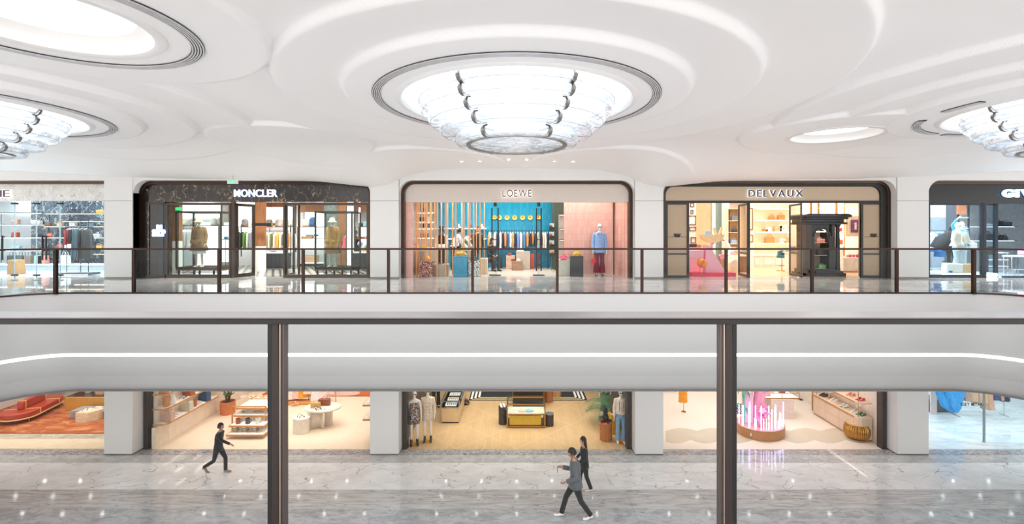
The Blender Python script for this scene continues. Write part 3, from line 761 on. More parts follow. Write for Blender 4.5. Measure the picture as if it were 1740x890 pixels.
# ---- figures
def skin_mesh(J, R, EDG, root, mat, sub=1):
    names = list(J); me = bpy.data.meshes.new('sk'); me.from_pydata([tuple(J[n]) for n in names], [(names.index(a), names.index(b)) for a, b in EDG], [])
    o = bpy.data.objects.new('sk', me); C.objects.link(o)
    md = o.modifiers.new('skin', 'SKIN'); md.use_smooth_shade = True
    s = o.modifiers.new('sub', 'SUBSURF'); s.levels = sub; s.render_levels = sub
    for i, n in enumerate(names):
        r = R[n]; r = r if isinstance(r, tuple) else (r, r)
        me.skin_vertices[0].data[i].radius = r; me.skin_vertices[0].data[i].use_root = (n == root)
    dg = bpy.context.evaluated_depsgraph_get(); dg.update()
    out = bpy.data.meshes.new_from_object(o.evaluated_get(dg)); bpy.data.objects.remove(o)
    return out
def head_mb(c, s=1.0, tilt=0, face=True, n=20, m=14, hw=.076):
    # egg-shaped head looking to -y: brow, eye sockets, nose, mouth, chin and ears
    mb = MB()
    for i in range(m+1):
        t = PI*i/m
        for k in range(n):
            a = 2*PI*k/n; x = math.sin(t)*math.cos(a); y = math.sin(t)*math.sin(a); z = -math.cos(t)
            w = hw*(1-.26*max(0, -z)**1.3); d = .098*(1-.12*max(0, -z))
            px_, py_, pz_ = x*w, y*d, z*.122
            if face and y < -.3:
                f = max(0, 1-abs(x)/.28)
                if -.45 < z < .05: py_ -= .022*f*max(0, 1-abs(z+.18)/.25)      # nose
                for ex in (-.42, .42):
                    q = max(0, 1-math.hypot(x-ex, (z-.05)*1.4)/.3); py_ += .012*q       # sockets
                q = max(0, 1-abs(z+.5)/.1)*max(0, 1-abs(x)/.3); py_ -= .006*q         # lips
                if z < -.75: py_ -= .012*f
            mb.v.append((px_*s, py_*s, pz_*s))
    for i in range(m):
        for k in range(n):
            a = i*n+k; b = i*n+(k+1) % n; mb.f.append((a, b, b+n, a+n))
    for sg in (-1, 1): mb.ball((sg*.078*s, .005*s, -.005*s), .010*s, .018*s, .030*s, 8, 6)
    mb.xf(Matrix.Translation(Vector(c)) @ Matrix.Rotation(tilt, 4, 'X'))
    return mb
def join_mesh(me, mb):
    bm = bmesh.new(); bm.from_mesh(me); vs_ = [bm.verts.new(v) for v in mb.v]
    for f in mb.f:
        try: bm.faces.new([vs_[i] for i in f])
        except ValueError: pass
    bmesh.ops.remove_doubles(bm, verts=bm.verts, dist=1e-5)
    bmesh.ops.recalc_face_normals(bm, faces=bm.faces); bm.to_mesh(me); bm.free(); return me
STAND = dict(pelvis=(0,0,.97), waist=(0,0,1.12), chest=(0,0,1.30), upchest=(0,.0,1.42), neck=(0,.01,1.50), nape=(0,-.005,1.58),
    shL=(-.165,0,1.43), elL=(-.215,.03,1.15), wrL=(-.225,-.05,.90), shR=(.165,0,1.43), elR=(.215,.03,1.15), wrR=(.225,-.05,.90),
    hipL=(-.085,0,.92), knL=(-.095,-.015,.52), anL=(-.10,.02,.09), toL=(-.11,-.15,.03),
    hipR=(.085,0,.92), knR=(.095,-.015,.52), anR=(.10,.02,.09), toR=(.11,-.15,.03), head=(0,-.02,1.67))
RAD = dict(pelvis=(.135,.095), waist=(.115,.08), chest=(.135,.095), upchest=(.125,.08), neck=.052, nape=.05,
    shL=.056, elL=.038, wrL=.025, shR=.056, elR=.038, wrR=.025, hipL=.082, knL=.052, anL=.034, toL=(.036,.022), hipR=.082, knR=.052, anR=.034, toR=(.036,.022))
EDGES = [('pelvis','waist'),('waist','chest'),('chest','upchest'),('upchest','neck'),('neck','nape'),('upchest','shL'),('shL','elL'),('elL','wrL'),('upchest','shR'),('shR','elR'),('elR','wrR'),
    ('pelvis','hipL'),('hipL','knL'),('knL','anL'),('anL','toL'),('pelvis','hipR'),('hipR','knR'),('knR','anR'),('anR','toR')]
def figure(name, label, cat, loc, rz=0, pose=None, skin='#f1eeea', scale=1.0, group=None, tilt=0, hands=True, face=True, hw=.076):
    J = {k: Vector(v) for k, v in STAND.items()}
    for k, v in (pose or {}).items(): J[k] = Vector(v)
    t = thing(name, label, cat, loc, rz, group); t.scale = (scale,)*3
    JJ = {k: v for k, v in J.items() if k != 'head'}; R = dict(RAD); ED = list(EDGES)
    if hands:
        for S in ('L', 'R'):
            w = J['wr'+S]; e = J['el'+S]; d = (w-e).normalized(); side = Vector((1, 0, 0)) if abs(d.x) < .7 else Vector((0, 1, 0))
            side = (side-d*side.dot(d)).normalized(); nrm = d.cross(side)
            p = w+d*.055; JJ['palm'+S] = p; R['palm'+S] = (.032, .018); ED.append(('wr'+S, 'palm'+S))
            side = Vector((0, -1, 0)); side = (side-d*side.dot(d)); side = side.normalized() if side.length > .2 else nrm
            for q, (off, ln) in enumerate(((-.026, .060), (-.009, .075), (.009, .078), (.026, .068))):
                a = p+side*off+d*.03; b = a+d*ln*.55+d.cross(side)*.004; c = b+d*ln*.45+d.cross(side)*.018
                for nm, v, r in (('a', a, .0088), ('b', b, .0082), ('c', c, .0068)): JJ[f'f{S}{q}{nm}'] = v; R[f'f{S}{q}{nm}'] = r
                ED += [('palm'+S, f'f{S}{q}a'), (f'f{S}{q}a', f'f{S}{q}b'), (f'f{S}{q}b', f'f{S}{q}c')]
            a = w+d*.035+side*.03; b = a+d*.035+side*.018; JJ['t'+S+'a'] = a; JJ['t'+S+'b'] = b; R['t'+S+'a'] = .0105; R['t'+S+'b'] = .0085
            ED += [('palm'+S, 't'+S+'a'), ('t'+S+'a', 't'+S+'b')]
    me = skin_mesh(JJ, R, ED, 'pelvis', None); join_mesh(me, head_mb(J['head'], 1.0, tilt, face, hw=hw))
    me.shade_smooth(); me.materials.clear(); me.materials.append(P(skin, .4, var=.03)); me.name = 'body'
    o = bpy.data.objects.new('body', me); C.objects.link(o); o.parent = t
    t['_'] = 0; del t['_']
    return t, J
def fabric(col, **k): return P(col, .85, var=k.pop('var', .12), scale=14, bump=.35, bscale=18, sheen=.2, **k)
def top(t, J, col, hem=.85, fl=1.0, sleeve=1.0, name='jacket', wid=1.0, mat=None, neck=.06, srad=.055):
    m = mat or fabric(col); p = J['pelvis']; c = J['chest']; u = J['upchest']; w = J['waist']
    def at(z):
        pts = sorted([p, w, c, u], key=lambda q: q.z)
        if z <= pts[0].z: return pts[0]
        for a, b in zip(pts[:-1], pts[1:]):
            if z <= b.z: k = (z-a.z)/max(1e-6, b.z-a.z); return a.lerp(b, k)
        return pts[-1]
    rings = []
    zt = u.z+.075
    for z, rx, ry in ((hem, .185*fl, .145*fl), ((hem+w.z)/2, .165*(1+fl)/2, .13*(1+fl)/2), (w.z, .15, .115), (c.z, .165, .125), (u.z, .175, .11), (u.z+.045, .13, .085), (zt, neck+.01, neck+.01)):
        q = at(z); rings.append((q.x, q.y, z, rx*wid, ry*wid))
    MB().loft(rings, 24, cap=False, fold=.03, nf=5).build(name, m, t, smooth=60, solid=.006)
    for S in ('L', 'R'):
        a, b, d = J['sh'+S], J['el'+S], J['wr'+S]; e = b.lerp(d, min(1, sleeve))
        MB().tube([a+(u-a)*.25, a, a.lerp(b, .5), b, b.lerp(e, .5), e], [srad*1.1, srad*1.15, srad*1.02, srad*.95, srad*.85, srad*.8], 12, cap=True).build('sleeve', m, t, smooth=60)
def trousers(t, J, col, wid=1.0, end=1.0, name='trousers', flare=1.0, mat=None):
    m = mat or fabric(col); p = J['pelvis']; mb = MB()
    mb.loft([(p.x, p.y, p.z-.14, .15*wid, .115*wid), (p.x, p.y, p.z-.04, .16*wid, .12*wid), (p.x, p.y, p.z+.09, .14, .105)], 20)
    for S in ('L', 'R'):
        h, k, a = J['hip'+S], J['kn'+S], J['an'+S]; a = k.lerp(a, end); h2 = h+(h-k).normalized()*-.01
        mb.tube([h2, h.lerp(k, .35), h.lerp(k, .75), k, k.lerp(a, .5), a], [.095*wid, .09*wid, .072*wid, .066*wid, .062*wid*flare, .06*wid*flare**1.5], 12)
    mb.build(name, m, t, smooth=60)
def shoes(t, J, col, name='shoe', L=1.0, sole='#f2f0ee'):
    for S in ('L', 'R'):
        a, b = J['an'+S], J['to'+S]; d = (b-a); d = Vector((d.x, d.y, 0)).normalized(); g = min(a.z-.09, 5)
        base = Vector((a.x, a.y, b.z-.03)); mb = MB()
        pts = [base-d*.05+Vector((0, 0, .045)), base+d*.02+Vector((0, 0, .05)), base+d*.10+Vector((0, 0, .04)), base+d*.19+Vector((0, 0, .032))]
        pts[0].z = a.z-.045; pts[1].z = a.z-.03
        mb.tube(pts, [.036, .048, .044, .028], 10, ry=.9); mb.build(name, P(col, .5), t)
def hair_cap(t, J, col, long=0, name='hair', tilt=0):
    h = J['head']; mb = MB(); n = 18; m = 10
    for i in range(m+1):
        th = PI*.62*i/m
        for k in range(n):
            a = 2*PI*k/n; x = math.sin(th)*math.cos(a); y = math.sin(th)*math.sin(a); z = math.cos(th)
            f = 1.0 if y > -.25 else max(.2, 1-((-y-.25)*1.2))
            zz = max(z, .35) if y < -.35 else z
            mb.v.append((x*.088, y*.108+.012, zz*.133+.008))
    for i in range(m):
        for k in range(n):
            a = i*n+k; b = i*n+(k+1) % n; mb.f.append((a, b, b+n, a+n))
    if long: mb.loft([(0, .045, .02, .085, .07), (0, .07, -.1, .085, .055), (0, .085, -.1-long*.5, .08, .045), (0, .09, -.1-long, .05, .03)], 14)
    mb.xf(Matrix.Translation(h) @ Matrix.Rotation(tilt, 4, 'X')); mb.build(name, P(col, .6, var=.2, scale=30), t, smooth=60)
def hat(t, J, col, kind='bucket'):
    h = J['head']; MB().lathe([(.001, .145), (.06, .14), (.088, .11), (.098, .05), (.105, .03), (.155, -.005), (.16, -.015), (.15, -.008), (.10, .02)], 24, tuple(h)).build('hat', fabric(col), t, smooth=60)
def sunglasses(t, J, col='#141414'):
    h = J['head']; mb = MB()
    for s in (-1, 1): mb.ball((h.x+s*.034, h.y-.093, h.z+.008), .032, .014, .020, 10, 6)
    mb.tube([(h.x-.078, h.y, h.z+.012), (h.x-.066, h.y-.08, h.z+.012), (h.x+.066, h.y-.08, h.z+.012), (h.x+.078, h.y, h.z+.012)], .006, 6)
    mb.build('sunglasses', P(col, .15), t)
def stand_plate(t, mat=CHROME, r=.17):
    MB().lathe([(.001, 0), (r, 0), (r, .008), (.001, .012)], 24, (0, .02, 0)).build('base_plate', mat, t)
    MB().tube([(.0, .10, .01), (.0, .10, .35), (-.09, .05, .42)], .008, 6).build('support_rod', mat, t)
def picture(loc, w, h, mat_frame, mat_in, label, rz=0, th=.03, name='picture_frame', fw=.03, group=None, cat='frame'):
    t = thing(name, label, cat, loc, rz, group)
    for a in ((-w/2, w/2, h/2-fw, h/2), (-w/2, w/2, -h/2, -h/2+fw), (-w/2, -w/2+fw, -h/2+fw, h/2-fw), (w/2-fw, w/2, -h/2+fw, h/2-fw)):
        bx(a[0], a[1], -th, 0, a[2], a[3]).build('frame', mat_frame, t)
    if mat_in: bx(-w/2+fw, w/2-fw, -th*.5, 0, -h/2+fw, h/2-fw).build('picture', mat_in, t)
    return t
def glassbox(t, x0, x1, y0, y1, z0, z1, mat, r=.012, pane=GLASS, name='frame_bar', top=True):
    for x in (x0, x1):
        for y in (y0, y1): bx(x-r, x+r, y-r, y+r, z0, z1).build('post', mat, t)
    for z in (z0, z1):
        for y in (y0, y1): bx(x0, x1, y-r, y+r, z-r, z+r).build(name, mat, t)
        for x in (x0, x1): bx(x-r, x+r, y0, y1, z-r, z+r).build(name, mat, t)
    for y in (y0, y1): bx(x0+r, x1-r, y-.003, y+.003, z0+r, z1-r).build('glass', pane, t, smooth=0)
    for x in (x0, x1): bx(x-.003, x+.003, y0+r, y1-r, z0+r, z1-r).build('glass', pane, t, smooth=0)
    if top: bx(x0+r, x1-r, y0+r, y1-r, z1-.003, z1+.003).build('glass', pane, t, smooth=0)
def mullion(t, x, z0, z1, mat, w=.06, d=.08, y=DS, name='mullion'): return bx(x-w/2, x+w/2, y-d/2, y+d/2, z0, z1).build(name, mat, t)
def frame_arch(i, mat, label, w=.12, d=.28, r=.42, z1=ZT):
    x0, x1 = BAYS[i]; t = thing('shopfront_arch', label, 'frame')
    arch_band(arch(x0+.003, x1-.003, 0.0, z1-.003, r), arch(x0+w, x1-w, 0.0, z1-w*.85, r-w*.7), DS-.12, DS-.12+d).build('frame_band', mat, t, smooth=50)
    for k in (.33, .66): arch_band(arch(x0+w*k, x1-w*k, 0.0, z1-w*.85*k, r-w*.7*k), arch(x0+w*(k+.1), x1-w*(k+.1), 0.0, z1-w*.85*(k+.1), r-w*.7*(k+.1)), DS-.13, DS-.11).build('groove', DARKM, t, smooth=50)
    return t
def fascia_panel(i, mat, label, z0, w=.12, r=.34, y=DS-.02, d=.2, z1=None, trimmat=None, pieces=1):
    x0, x1 = BAYS[i]; x0 += w; x1 -= w; z1 = z1 or ZT-.1
    t = thing('sign_fascia', label, 'sign board')
    full = arch(x0, x1, z0, z1, r)
    if pieces == 1: MB().prism(full[::-1], y, y+d).build('panel', mat, t, smooth=50)
    else:
        ws = (x1-x0)/pieces
        for k in range(pieces):
            a = x0+k*ws+.002; b = x0+(k+1)*ws-.002
            if k == 0: p = arch(a, b, z0, z1, r, right=False)
            elif k == pieces-1: p = arch(a, b, z0, z1, r, left=False)
            else: p = [(a, z0), (a, z1), (b, z1), (b, z0)]
            MB().prism(p[::-1], y, y+d).build('panel', mat, t, smooth=50)
    if trimmat: bx(x0, x1, y-.02, y+.02, z0-.035, z0).build('lower_trim', trimmat, t)
    return t
# ================================================================== UPPER MIDDLE SHOP (pink and blue tiles)
PINKT = tiles('pink_tiles', '#eebcae', '#e6ae9f', '#d49c8e', .065, .245, .2)
BLUET = tiles('blue_tiles', '#1c9cc0', '#1088ac', '#0d7595', .065, .26, .18)
WHITEW = P('#efece8', .6, var=.01)
shell(-3.9, 3.9, 21.4, 0, 3.3, P('#d9cfc6', .6, var=.02), PINKT, P('#c9c3bb', .6), P('#b8aea4', .3, var=.06, scale=1.2), f0=-4.45, f1=4.3)
struct(bx(X(739, 21.3), X(942, 21.3), 21.3, 21.38, 0, 3.2).build('wall_tiled', BLUET))
struct(bx(X(942, 19.5), X(959, 19.5), 19.5, 21.3, 0, 3.2).build('wall_green', P('#3e4a3e', .5, var=.1)))
frame_arch(2, BRONZE, 'dark bronze round-shouldered frame round the pink and blue shop')
fascia_panel(2, P('#d3c6bd', .4, var=.01), 'pale pinkish beige fascia over the pink and blue shop', Z(343.5, DS))
text_sign('LOEWE', (X(878.5, DS-.08), DS-.09, Z(328, DS-.08)), .245, .97, P('#4a3038', .4), 'small thin dark letters with a white glow on the beige fascia', glow=E('#ffffff', 1.0), gap=.16, bold=.006, halo=.014)
# pink piers and the pink display wall
def block(name, label, cat, a, mat, bev=0): 
    t = thing(name, label, cat, ((a[0]+a[1])/2, (a[2]+a[3])/2, a[4])); bx(-(a[1]-a[0])/2, (a[1]-a[0])/2, -(a[3]-a[2])/2, (a[3]-a[2])/2, 0, a[5]-a[4]).build('body', mat, t, bev=bev); return t
z_l = Z(343, DS)
struct(MB().prism([(X(689, 16.5), 16.35), (X(703, 16.5), 16.35), (X(703.5, 17.2), 17.2), (X(689, 17.2), 17.2)], 0, 3.3, 'z').build('wall_pier', PINKT))
DP = 17.25
struct(bx(X(958.5, DP), X(1041, DP), DP, DP+.12, 0.03, 3.3).build('wall_pink', PINKT))
struct(bx(X(957.5, DP), X(1041.5, DP), DP-.02, DP+.14, 0.0, .03).build('baseboard_pink', P('#d8ccc0', .4)))
struct(MB().prism([(X(1044, 17.4), 17.4), (X(1046, 17.4), 17.4), (X(1068, 16.42), 16.42), (X(1066, 16.4), 16.4)], 0, 3.3, 'z').build('wall_return', PINKT))
struct(bx(X(1042, 17.45), X(1045, 17.45), 17.4, 17.5, 0, 3.3).build('trim_1', BRONZE))
# timber screen of square rods
SL = [(708, 2.6, 16.75), (711.8, 1.3, 17.3), (717, 1.3, 17.6), (721.5, 1, 17.6), (724.6, 2.6, 16.9), (732, 2.3, 17.3), (739, 1.1, 17.6), (743, 2.8, 16.75), (750, 1.9, 17.4), (757.3, 2.9, 16.75), (760.8, 1.1, 17.6), (769, 2.0, 17.3), (774.2, 2.9, 16.8),
      (784.8, 2.0, 17.6), (788.2, 2.5, 16.8), (795.5, 1.6, 17.4), (798.3, 2.2, 16.9), (804.8, 2.0, 17.2), (809.5, 1.0, 17.6), (815.6, 2.6, 16.8), (823, 1.2, 17.5)]
t = thing('timber_screen', 'screen of tall upright timber rods behind the left window', 'screen', (X(765, 17), 17, 0))
OAK = wood('light_oak', '#d9a06a', '#e5b27e', 1.0, .5, (6, 6, .6))
for px_, w, D in SL:
    x = X(px_, D)-t.location.x; hw = w/2*D/FPX; bx(x-hw, x+hw, D-17-.03, D-17+.03, 0.0, 3.28).build('rod', OAK, t)
# plinths in the window
def stand(px0, px1, ytop, ybase, d, mat, label, name='plinth', D=None, **k):
    D = D or FD(ybase, 0); w = X(px1, D)-X(px0, D); h = Z(ytop, D)
    return plinth(((X(px0, D)+X(px1, D))/2, D+d/2, 0), w, d, h-.014, mat, label, name, **k), D
TR1 = terrazzo('terrazzo_red', ['#7c3d31', '#a8604c', '#e3c2ae', '#5e2f2a', '#c58c74', '#3f2522'], 42)
TR2 = terrazzo('terrazzo_grey', ['#e8e6e2', '#8f9496', '#d6d5d2', '#3f4548', '#b9bbb9', '#f3f1ee'], 40)
stand(713, 735, 443.5, 470.6, .45, TR1, 'red brown speckled terrazzo plinth in the left window')
stand(736, 761, 449, 469.2, .42, P('#bdb6a8', .5), 'low grey beige plinth between the terrazzo and blue plinths')
stand(770, 793.5, 435.5, 470.4, .45, tiles('blue_plinth_tiles', '#4aa6c6', '#3b95b6', '#2c7f9f', .06, .06, .3), 'blue tiled plinth behind the rail')
stand(795.5, 815.5, 443.2, 469.6, .42, TR2, 'grey and white speckled terrazzo plinth beside a rail post')
stand(816, 828, 439, 466, .4, P('#d8cab8', .5), 'narrow beige plinth at the right end of the timber screen')
stand(949, 969, 441.5, 469, .4, P('#c9c5b8', .5), 'pale grey plinth under a pink bag')
stand(970.3, 991.3, 435.5, 469.8, .42, P('#3e3e40', .5), 'dark charcoal plinth under a yellow bag')
bag((X(724.5, 16.9), 16.95, Z(443.5, 16.7)), .26, .17, .16, '#d9a23a', 'small yellow basket bag on the red terrazzo plinth', 'duffel', fcol='#b9812c')
bag((X(782, 16.9), 16.95, Z(435.5, 16.7)), .46, .17, .24, '#e6b641', 'wide yellow pleated bag on the blue plinth', 'duffel', fcol='#c99a30')
bag((X(805.5, 16.95), 16.95, Z(443.2, 16.75)), .3, .14, .16, '#2b2a2c', 'black round bag with pale rim on the grey terrazzo plinth', 'duffel', fcol='#c9a06a')
bag((X(957.5, 16.95), 16.95, Z(441.5, 16.8)), .28, .16, .18, '#d9366c', 'bright pink bag with white strap on the pale grey plinth', 'duffel', fcol='#f0d6cf')
bag((X(980.5, 16.95), 16.95, Z(435.5, 16.75)), .28, .17, .18, '#e3b21c', 'yellow bag on the dark charcoal plinth', 'duffel', fcol='#c99510')
for k, (a, b) in enumerate(((745, .2), (750, .0))): pass
pair((X(749, 16.9), 16.9, Z(449, 16.85)), .24, '#1b1b1d', 'black shoe with strap on the low grey beige plinth', rz=.4, kind='flat', group='black shoes on the low plinth')
# blue wall: shelves, yellow plates
for y, n in ((388.5, 'upper'), (406, 'lower')):
    shelf(((X(739, 21.1)+X(827, 21.1))/2, 21.3, Z(y, 21.1)), X(827, 21.1)-X(740, 21.1), .25, n+' white glowing shelf on the blue tiled wall', P('#dff2f6', .4), glow=E('#eafaff', 1.6))
for i, (x, c) in enumerate(((781, '#e8e6e2'), (800.5, '#7a2f2a'), (820.5, '#e8e6e2'))):
    shoe((X(x, 21.1), 21.18, Z(387.5, 21.1)), .2, c, ('white', 'dark red', 'white')[i]+(' ankle boot on the upper blue-wall shelf, behind the screen', ' ankle boot in the middle of the upper blue-wall shelf', ' ankle boot at the right end of the upper blue-wall shelf')[i], kind='boot', rz=PI*.15)
for i, x in enumerate((840, 848.6, 861.5, 874.5, 888, 901, 915)):
    t = thing('wall_plate', ('leftmost', 'second', 'third', 'fourth', 'fifth', 'sixth', 'rightmost')[i]+' round yellow plate in the row on the blue wall', 'plate', (X(x, 21.2), 21.29, Z(369.3, 21.2)), 0, 'yellow plates on the blue wall')
    R = Matrix.Rotation(PI/2, 4, 'X')
    MB().lathe([(.001, .015), (.06, .015), (.095, .04), (.107, .045), (.10, .0), (.001, .0)], 24).xf(R).build('dish', P('#ecc93e', .3), t)
    MB().lathe([(.001, .017), (.035, .017)], 16).xf(R).build('centre', P('#d9662a', .4), t)
    MB().lathe([(.07, .027), (.078, .031)], 20).xf(R).build('painted_ring', P('#f3ead0', .3), t)
# hanging rail with garments on the blue wall
r = rack((X(880, 20.7), 20.7, 0), X(931, 20.7)-X(829, 20.7), Z(392, 20.7), BLACK, 'long thin black rail of clothes in front of the blue wall')
GC = [(831.5, '#c8a878', .62), (835, '#e9e2d6', .60), (841.5, '#f0f0ee', .75), (846, '#24345c', .74), (850.5, '#e8ebef', .78), (854.5, '#1d1d22', .72), (858.5, '#c98a5c', .62), (863.5, '#2c5a86', .72), (867.5, '#dde6ee', .66), (871.5, '#b59a6a', .74), (876, '#232a3e', .7), (880, '#6b8fce', .8), (885, '#e8e2dc', .82), (890.5, '#4a7fae', .7), (896, '#cf8a52', .62), (901.5, '#1f2430', .66), (905, '#c9792e', .5), (910, '#27324e', .66), (914.5, '#e9e9ea', .74), (919, '#22262c', .6), (923, '#d8c9b8', .7), (926.5, '#efefee', .72), (930, '#1c2a44', .56)]
cn = {'#c8a878': 'tan', '#e9e2d6': 'cream', '#f0f0ee': 'white', '#24345c': 'navy', '#e8ebef': 'pale white', '#1d1d22': 'black', '#c98a5c': 'camel', '#2c5a86': 'denim blue', '#dde6ee': 'icy white', '#b59a6a': 'khaki', '#232a3e': 'ink blue', '#6b8fce': 'light blue', '#e8e2dc': 'off-white patterned', '#4a7fae': 'mid blue', '#cf8a52': 'caramel', '#1f2430': 'charcoal', '#c9792e': 'orange brown', '#27324e': 'dark navy', '#e9e9ea': 'plain white', '#22262c': 'near-black', '#d8c9b8': 'sand', '#efefee': 'bright white', '#1c2a44': 'short midnight blue'}
for i, (x, c, l) in enumerate(GC):
    garment((X(x, 20.7), 20.7, Z(392, 20.7)), l, c, cn[c]+' shirt or jacket hanging on the black rail before the blue wall', 'clothes on the black rail', wid=.13, dep=.4, kind='shirt', seed=i)
# middle of the shop
stand(860, 875, 434, 457, .5, marble('rose_rock', '#e6c6b0', '#c99f86', '#f3e6dc', 2, .05, .5), 'rough pink and white rock block on the shop floor')
stand(869.5, 887.5, 444, 458.6, .5, wood('brown_plinth', '#8c6a50', '#a58064', 1), 'low brown wooden box in the middle of the blue shop', D=19.4)
stand(877, 901, 427.5, 457, .6, P('#b9afa2', .5), 'beige block behind the low brown box', D=20.0)
stand(901.5, 907.5, 431, 453, .3, P('#d8461e', .4), 'orange red box beside the beige block', D=20.4)
stand(846, 853, 438, 447, .3, P('#2b2b2d', .5), 'small black box near the back of the blue shop', D=20.6)
bag((X(872, 19.6), 19.7, Z(444, 19.6)), .16, .09, .1, '#7a2f22', 'small dark red bag on the low brown box', 'flap')
bag((X(881, 19.6), 19.7, Z(444, 19.6)), .17, .1, .1, '#e9e2d2', 'small cream bag on the low brown box', 'duffel')
bag((X(866, 20.0), 20.0, Z(434, 20.0)), .16, .09, .1, '#a33c2c', 'small red bag on top of the rough pink rock block', 'flap')
bag((X(884, 20.3), 20.3, Z(427.5, 20.3)), .3, .06, .12, '#d9d4ca', 'flat grey folded bag on the beige block', 'flap')
# glass pivot doors with long black pull bars
for px0, px1, lab in ((836, 846.5, 'left'), (911.5, 919.5, 'right')):
    D = 16.6; xm = (X(px0, D)+X(px1, D))/2; hw = (X(px1, D)-X(px0, D))/2
    t = thing('glass_door', lab+' open glass door leaf with long black pull bars', 'door', (xm, D, 0))
    for s in (-1, 1):
        bx(s*hw-.022, s*hw+.022, -.03, .01, .2, Z(353.5, D)).build('pull_bar', BLACK, t)
    for zz in (.42, Z(407, D), Z(373, D)): bx(-hw, hw, -.015, .0, zz-.015, zz+.015).build('bracket', BLACK, t)
    bx(-.05, .05, -.02, .3, Z(350, D), Z(343, D)).build('top_pivot', BLACK, t)
    MB().prism([(-.16, -.02), (.16, -.02), (.2, .0), (.06, .04), (-.06, .04), (-.2, 0)], .03, .08, 'z').build('floor_pivot', P('#54504c', .4, metal=.5), t)
    bx(-.012, .012, -.0, 1.0, .03, Z(344, D)).build('pane', glassmat('door_glass', '#d8efec', 1.45, .6), t)
# grey recess with black wall shelves beside the green wall
D = 19.3
t = thing('display_tower', 'tall dark display tower of small cases at the end of the blue wall', 'display unit', (X(937.5, D), D, 0))
MB().tube([(0, 0, 0), (0, 0, 3.2)], .018, 8).build('pole', P('#6e665c', .4, metal=.6), t)
MB().tube([(0, 0, 0), (0, 0, .03)], .17, 20).build('base', P('#b7aea4', .5), t)
for k in range(4):
    zb = Z(430-k*14.5, D); bx(-.1, .1, -.12, .12, zb-.13, zb+.02).build('tray', P('#22302a', .5), t)
    bx(-.09, .09, -.11, .11, zb+.02, zb+.17).build('mirror_case', P('#9fb4b4', .15, metal=.6), t)
for k, c in enumerate(('#c9893a', '#b85a3c', '#a0473c', '#7f3a30')):
    bag((X(936, D-.2), D-.17, Z(429.5-k*14.5, D)), .12, .08, .05, c, ('lowest', 'third', 'second', 'topmost')[k]+' small brown red bag on the dark display tower', 'flap')
struct(bx(X(949.5, 18.9), X(960, 18.9), 18.9, 19.0, 0, Z(364, 18.9)).build('wall_recess', P('#a9a39b', .5)))
for k, y in enumerate((365, 389, 408)):
    t = shelf((X(955, 18.7), 18.9, Z(y, 18.7)), .2, .18, ('top', 'middle', 'bottom')[k]+' small glowing shelf in the grey recess left of the pink wall', P('#3a3734', .5), glow=E('#fff4e4', 3))
# counter and shelves at the left wall
t = thing('low_counter', 'pale grey counter along the left wall behind the timber screen', 'counter', (X(722, 19), 19, 0))
bx(-.3, .3, -1.6, 1.6, 0, .86).build('cabinet', P('#b3aca3', .5), t, bev=.01); bx(-.32, .32, -1.62, 1.62, .86, .9).build('worktop', P('#d8d2c8', .4), t)
for k in range(4): bx(.3, .312, -1.5+k*.8, -.75+k*.8, .08, .8).build('door', P('#a8a198', .5), t)
for k in range(3): bx(-.28+k*.19, -.11+k*.19, -1.612, -1.6, .1, .8).build('drawer', P('#a59e94', .5), t)
for k, y in enumerate((362, 378, 389, 405)):
    shelf((X(722, 20.4), 20.5, Z(y, 20.4)), .75, .3, ('highest', 'second', 'third', 'lowest')[k]+' white shelf of bags on the beige wall behind the screen', P('#eae5de', .5), glow=E('#fff8ee', 1.5))
rnd = random.Random(3)
for k, (x, y, c) in enumerate(((716, 377, '#3b3430'), (722, 377, '#b04a35'), (729, 377, '#d7d2cc'), (714, 388, '#8a8f94'), (721, 388, '#22252a'), (728, 388, '#5d6a76'), (717, 404.5, '#bd6a40'), (724, 404.5, '#2a2524'), (721, 361.5, '#7b7e80'))):
    bag((X(x, 20.25), 20.3, Z(y, 20.4)+.03), .17, .17, .1, c, ['black', 'brick red', 'light grey', 'mid grey', 'dark navy', 'slate', 'tan', 'dark brown', 'ash grey'][k]+' handbag on the beige wall shelves behind the timber screen', 'tote', group='bags behind the timber screen')
bag((X(727, 19), 18.2, .9), .2, .16, .12, '#e0be3a', 'mustard yellow bag on the pale grey counter', 'tote')
bag((X(704.5, 19), 17.8, 1.1), .14, .3, .14, '#3a2f28', 'dark patterned bag by the left pink pier', 'tote')
t = thing('pedestal', 'slim pink pedestal by the left pier', 'plinth', (X(705, 17.8), 17.8, 0)); bx(-.12, .12, -.12, .12, 0, 1.1).build('column', P('#e8b6a8', .5), t, bev=.01); bx(-.13, .13, -.13, .13, 1.08, 1.1).build('top_plate', P('#d63b4c', .5), t)
# the pink-wall mannequin
D = 16.95; sc = (Z(380, D))/1.79
t, J = figure('mannequin', 'white mannequin in light blue striped shirt and wine red trousers before the pink tiles', 'mannequin', (X(1018.5, D), D, 0), 0, scale=sc)
top(t, J, '#8fb0de', hem=.80, fl=1.12, name='shirt', wid=1.08, srad=.062); trousers(t, J, '#7d1f33', 1.0, .93, flare=1.5); shoes(t, J, '#5e5a5c'); sunglasses(t, J); stand_plate(t)
for k, z in enumerate((1.35, 1.24, 1.13, 1.02)): MB().ball((0, -.145, z), .012, .006, .012, 8, 5).build('button', P('#f2f2f2', .3), t)
MB().prism([(-.02, 1.47), (-.10, 1.44), (-.03, 1.33)], -.135, -.12).build('collar', fabric('#7ea1d6'), t); MB().prism([(.02, 1.47), (.03, 1.33), (.10, 1.44)], -.135, -.12).build('collar', fabric('#7ea1d6'), t)
bag((X(1008.5, D), D-.06, Z(446.5, D)), .19, .17, .12, '#d4232b', 'small red ribbed bag held by the mannequin in wine red trousers', 'duffel', hcol='#c9a06a')
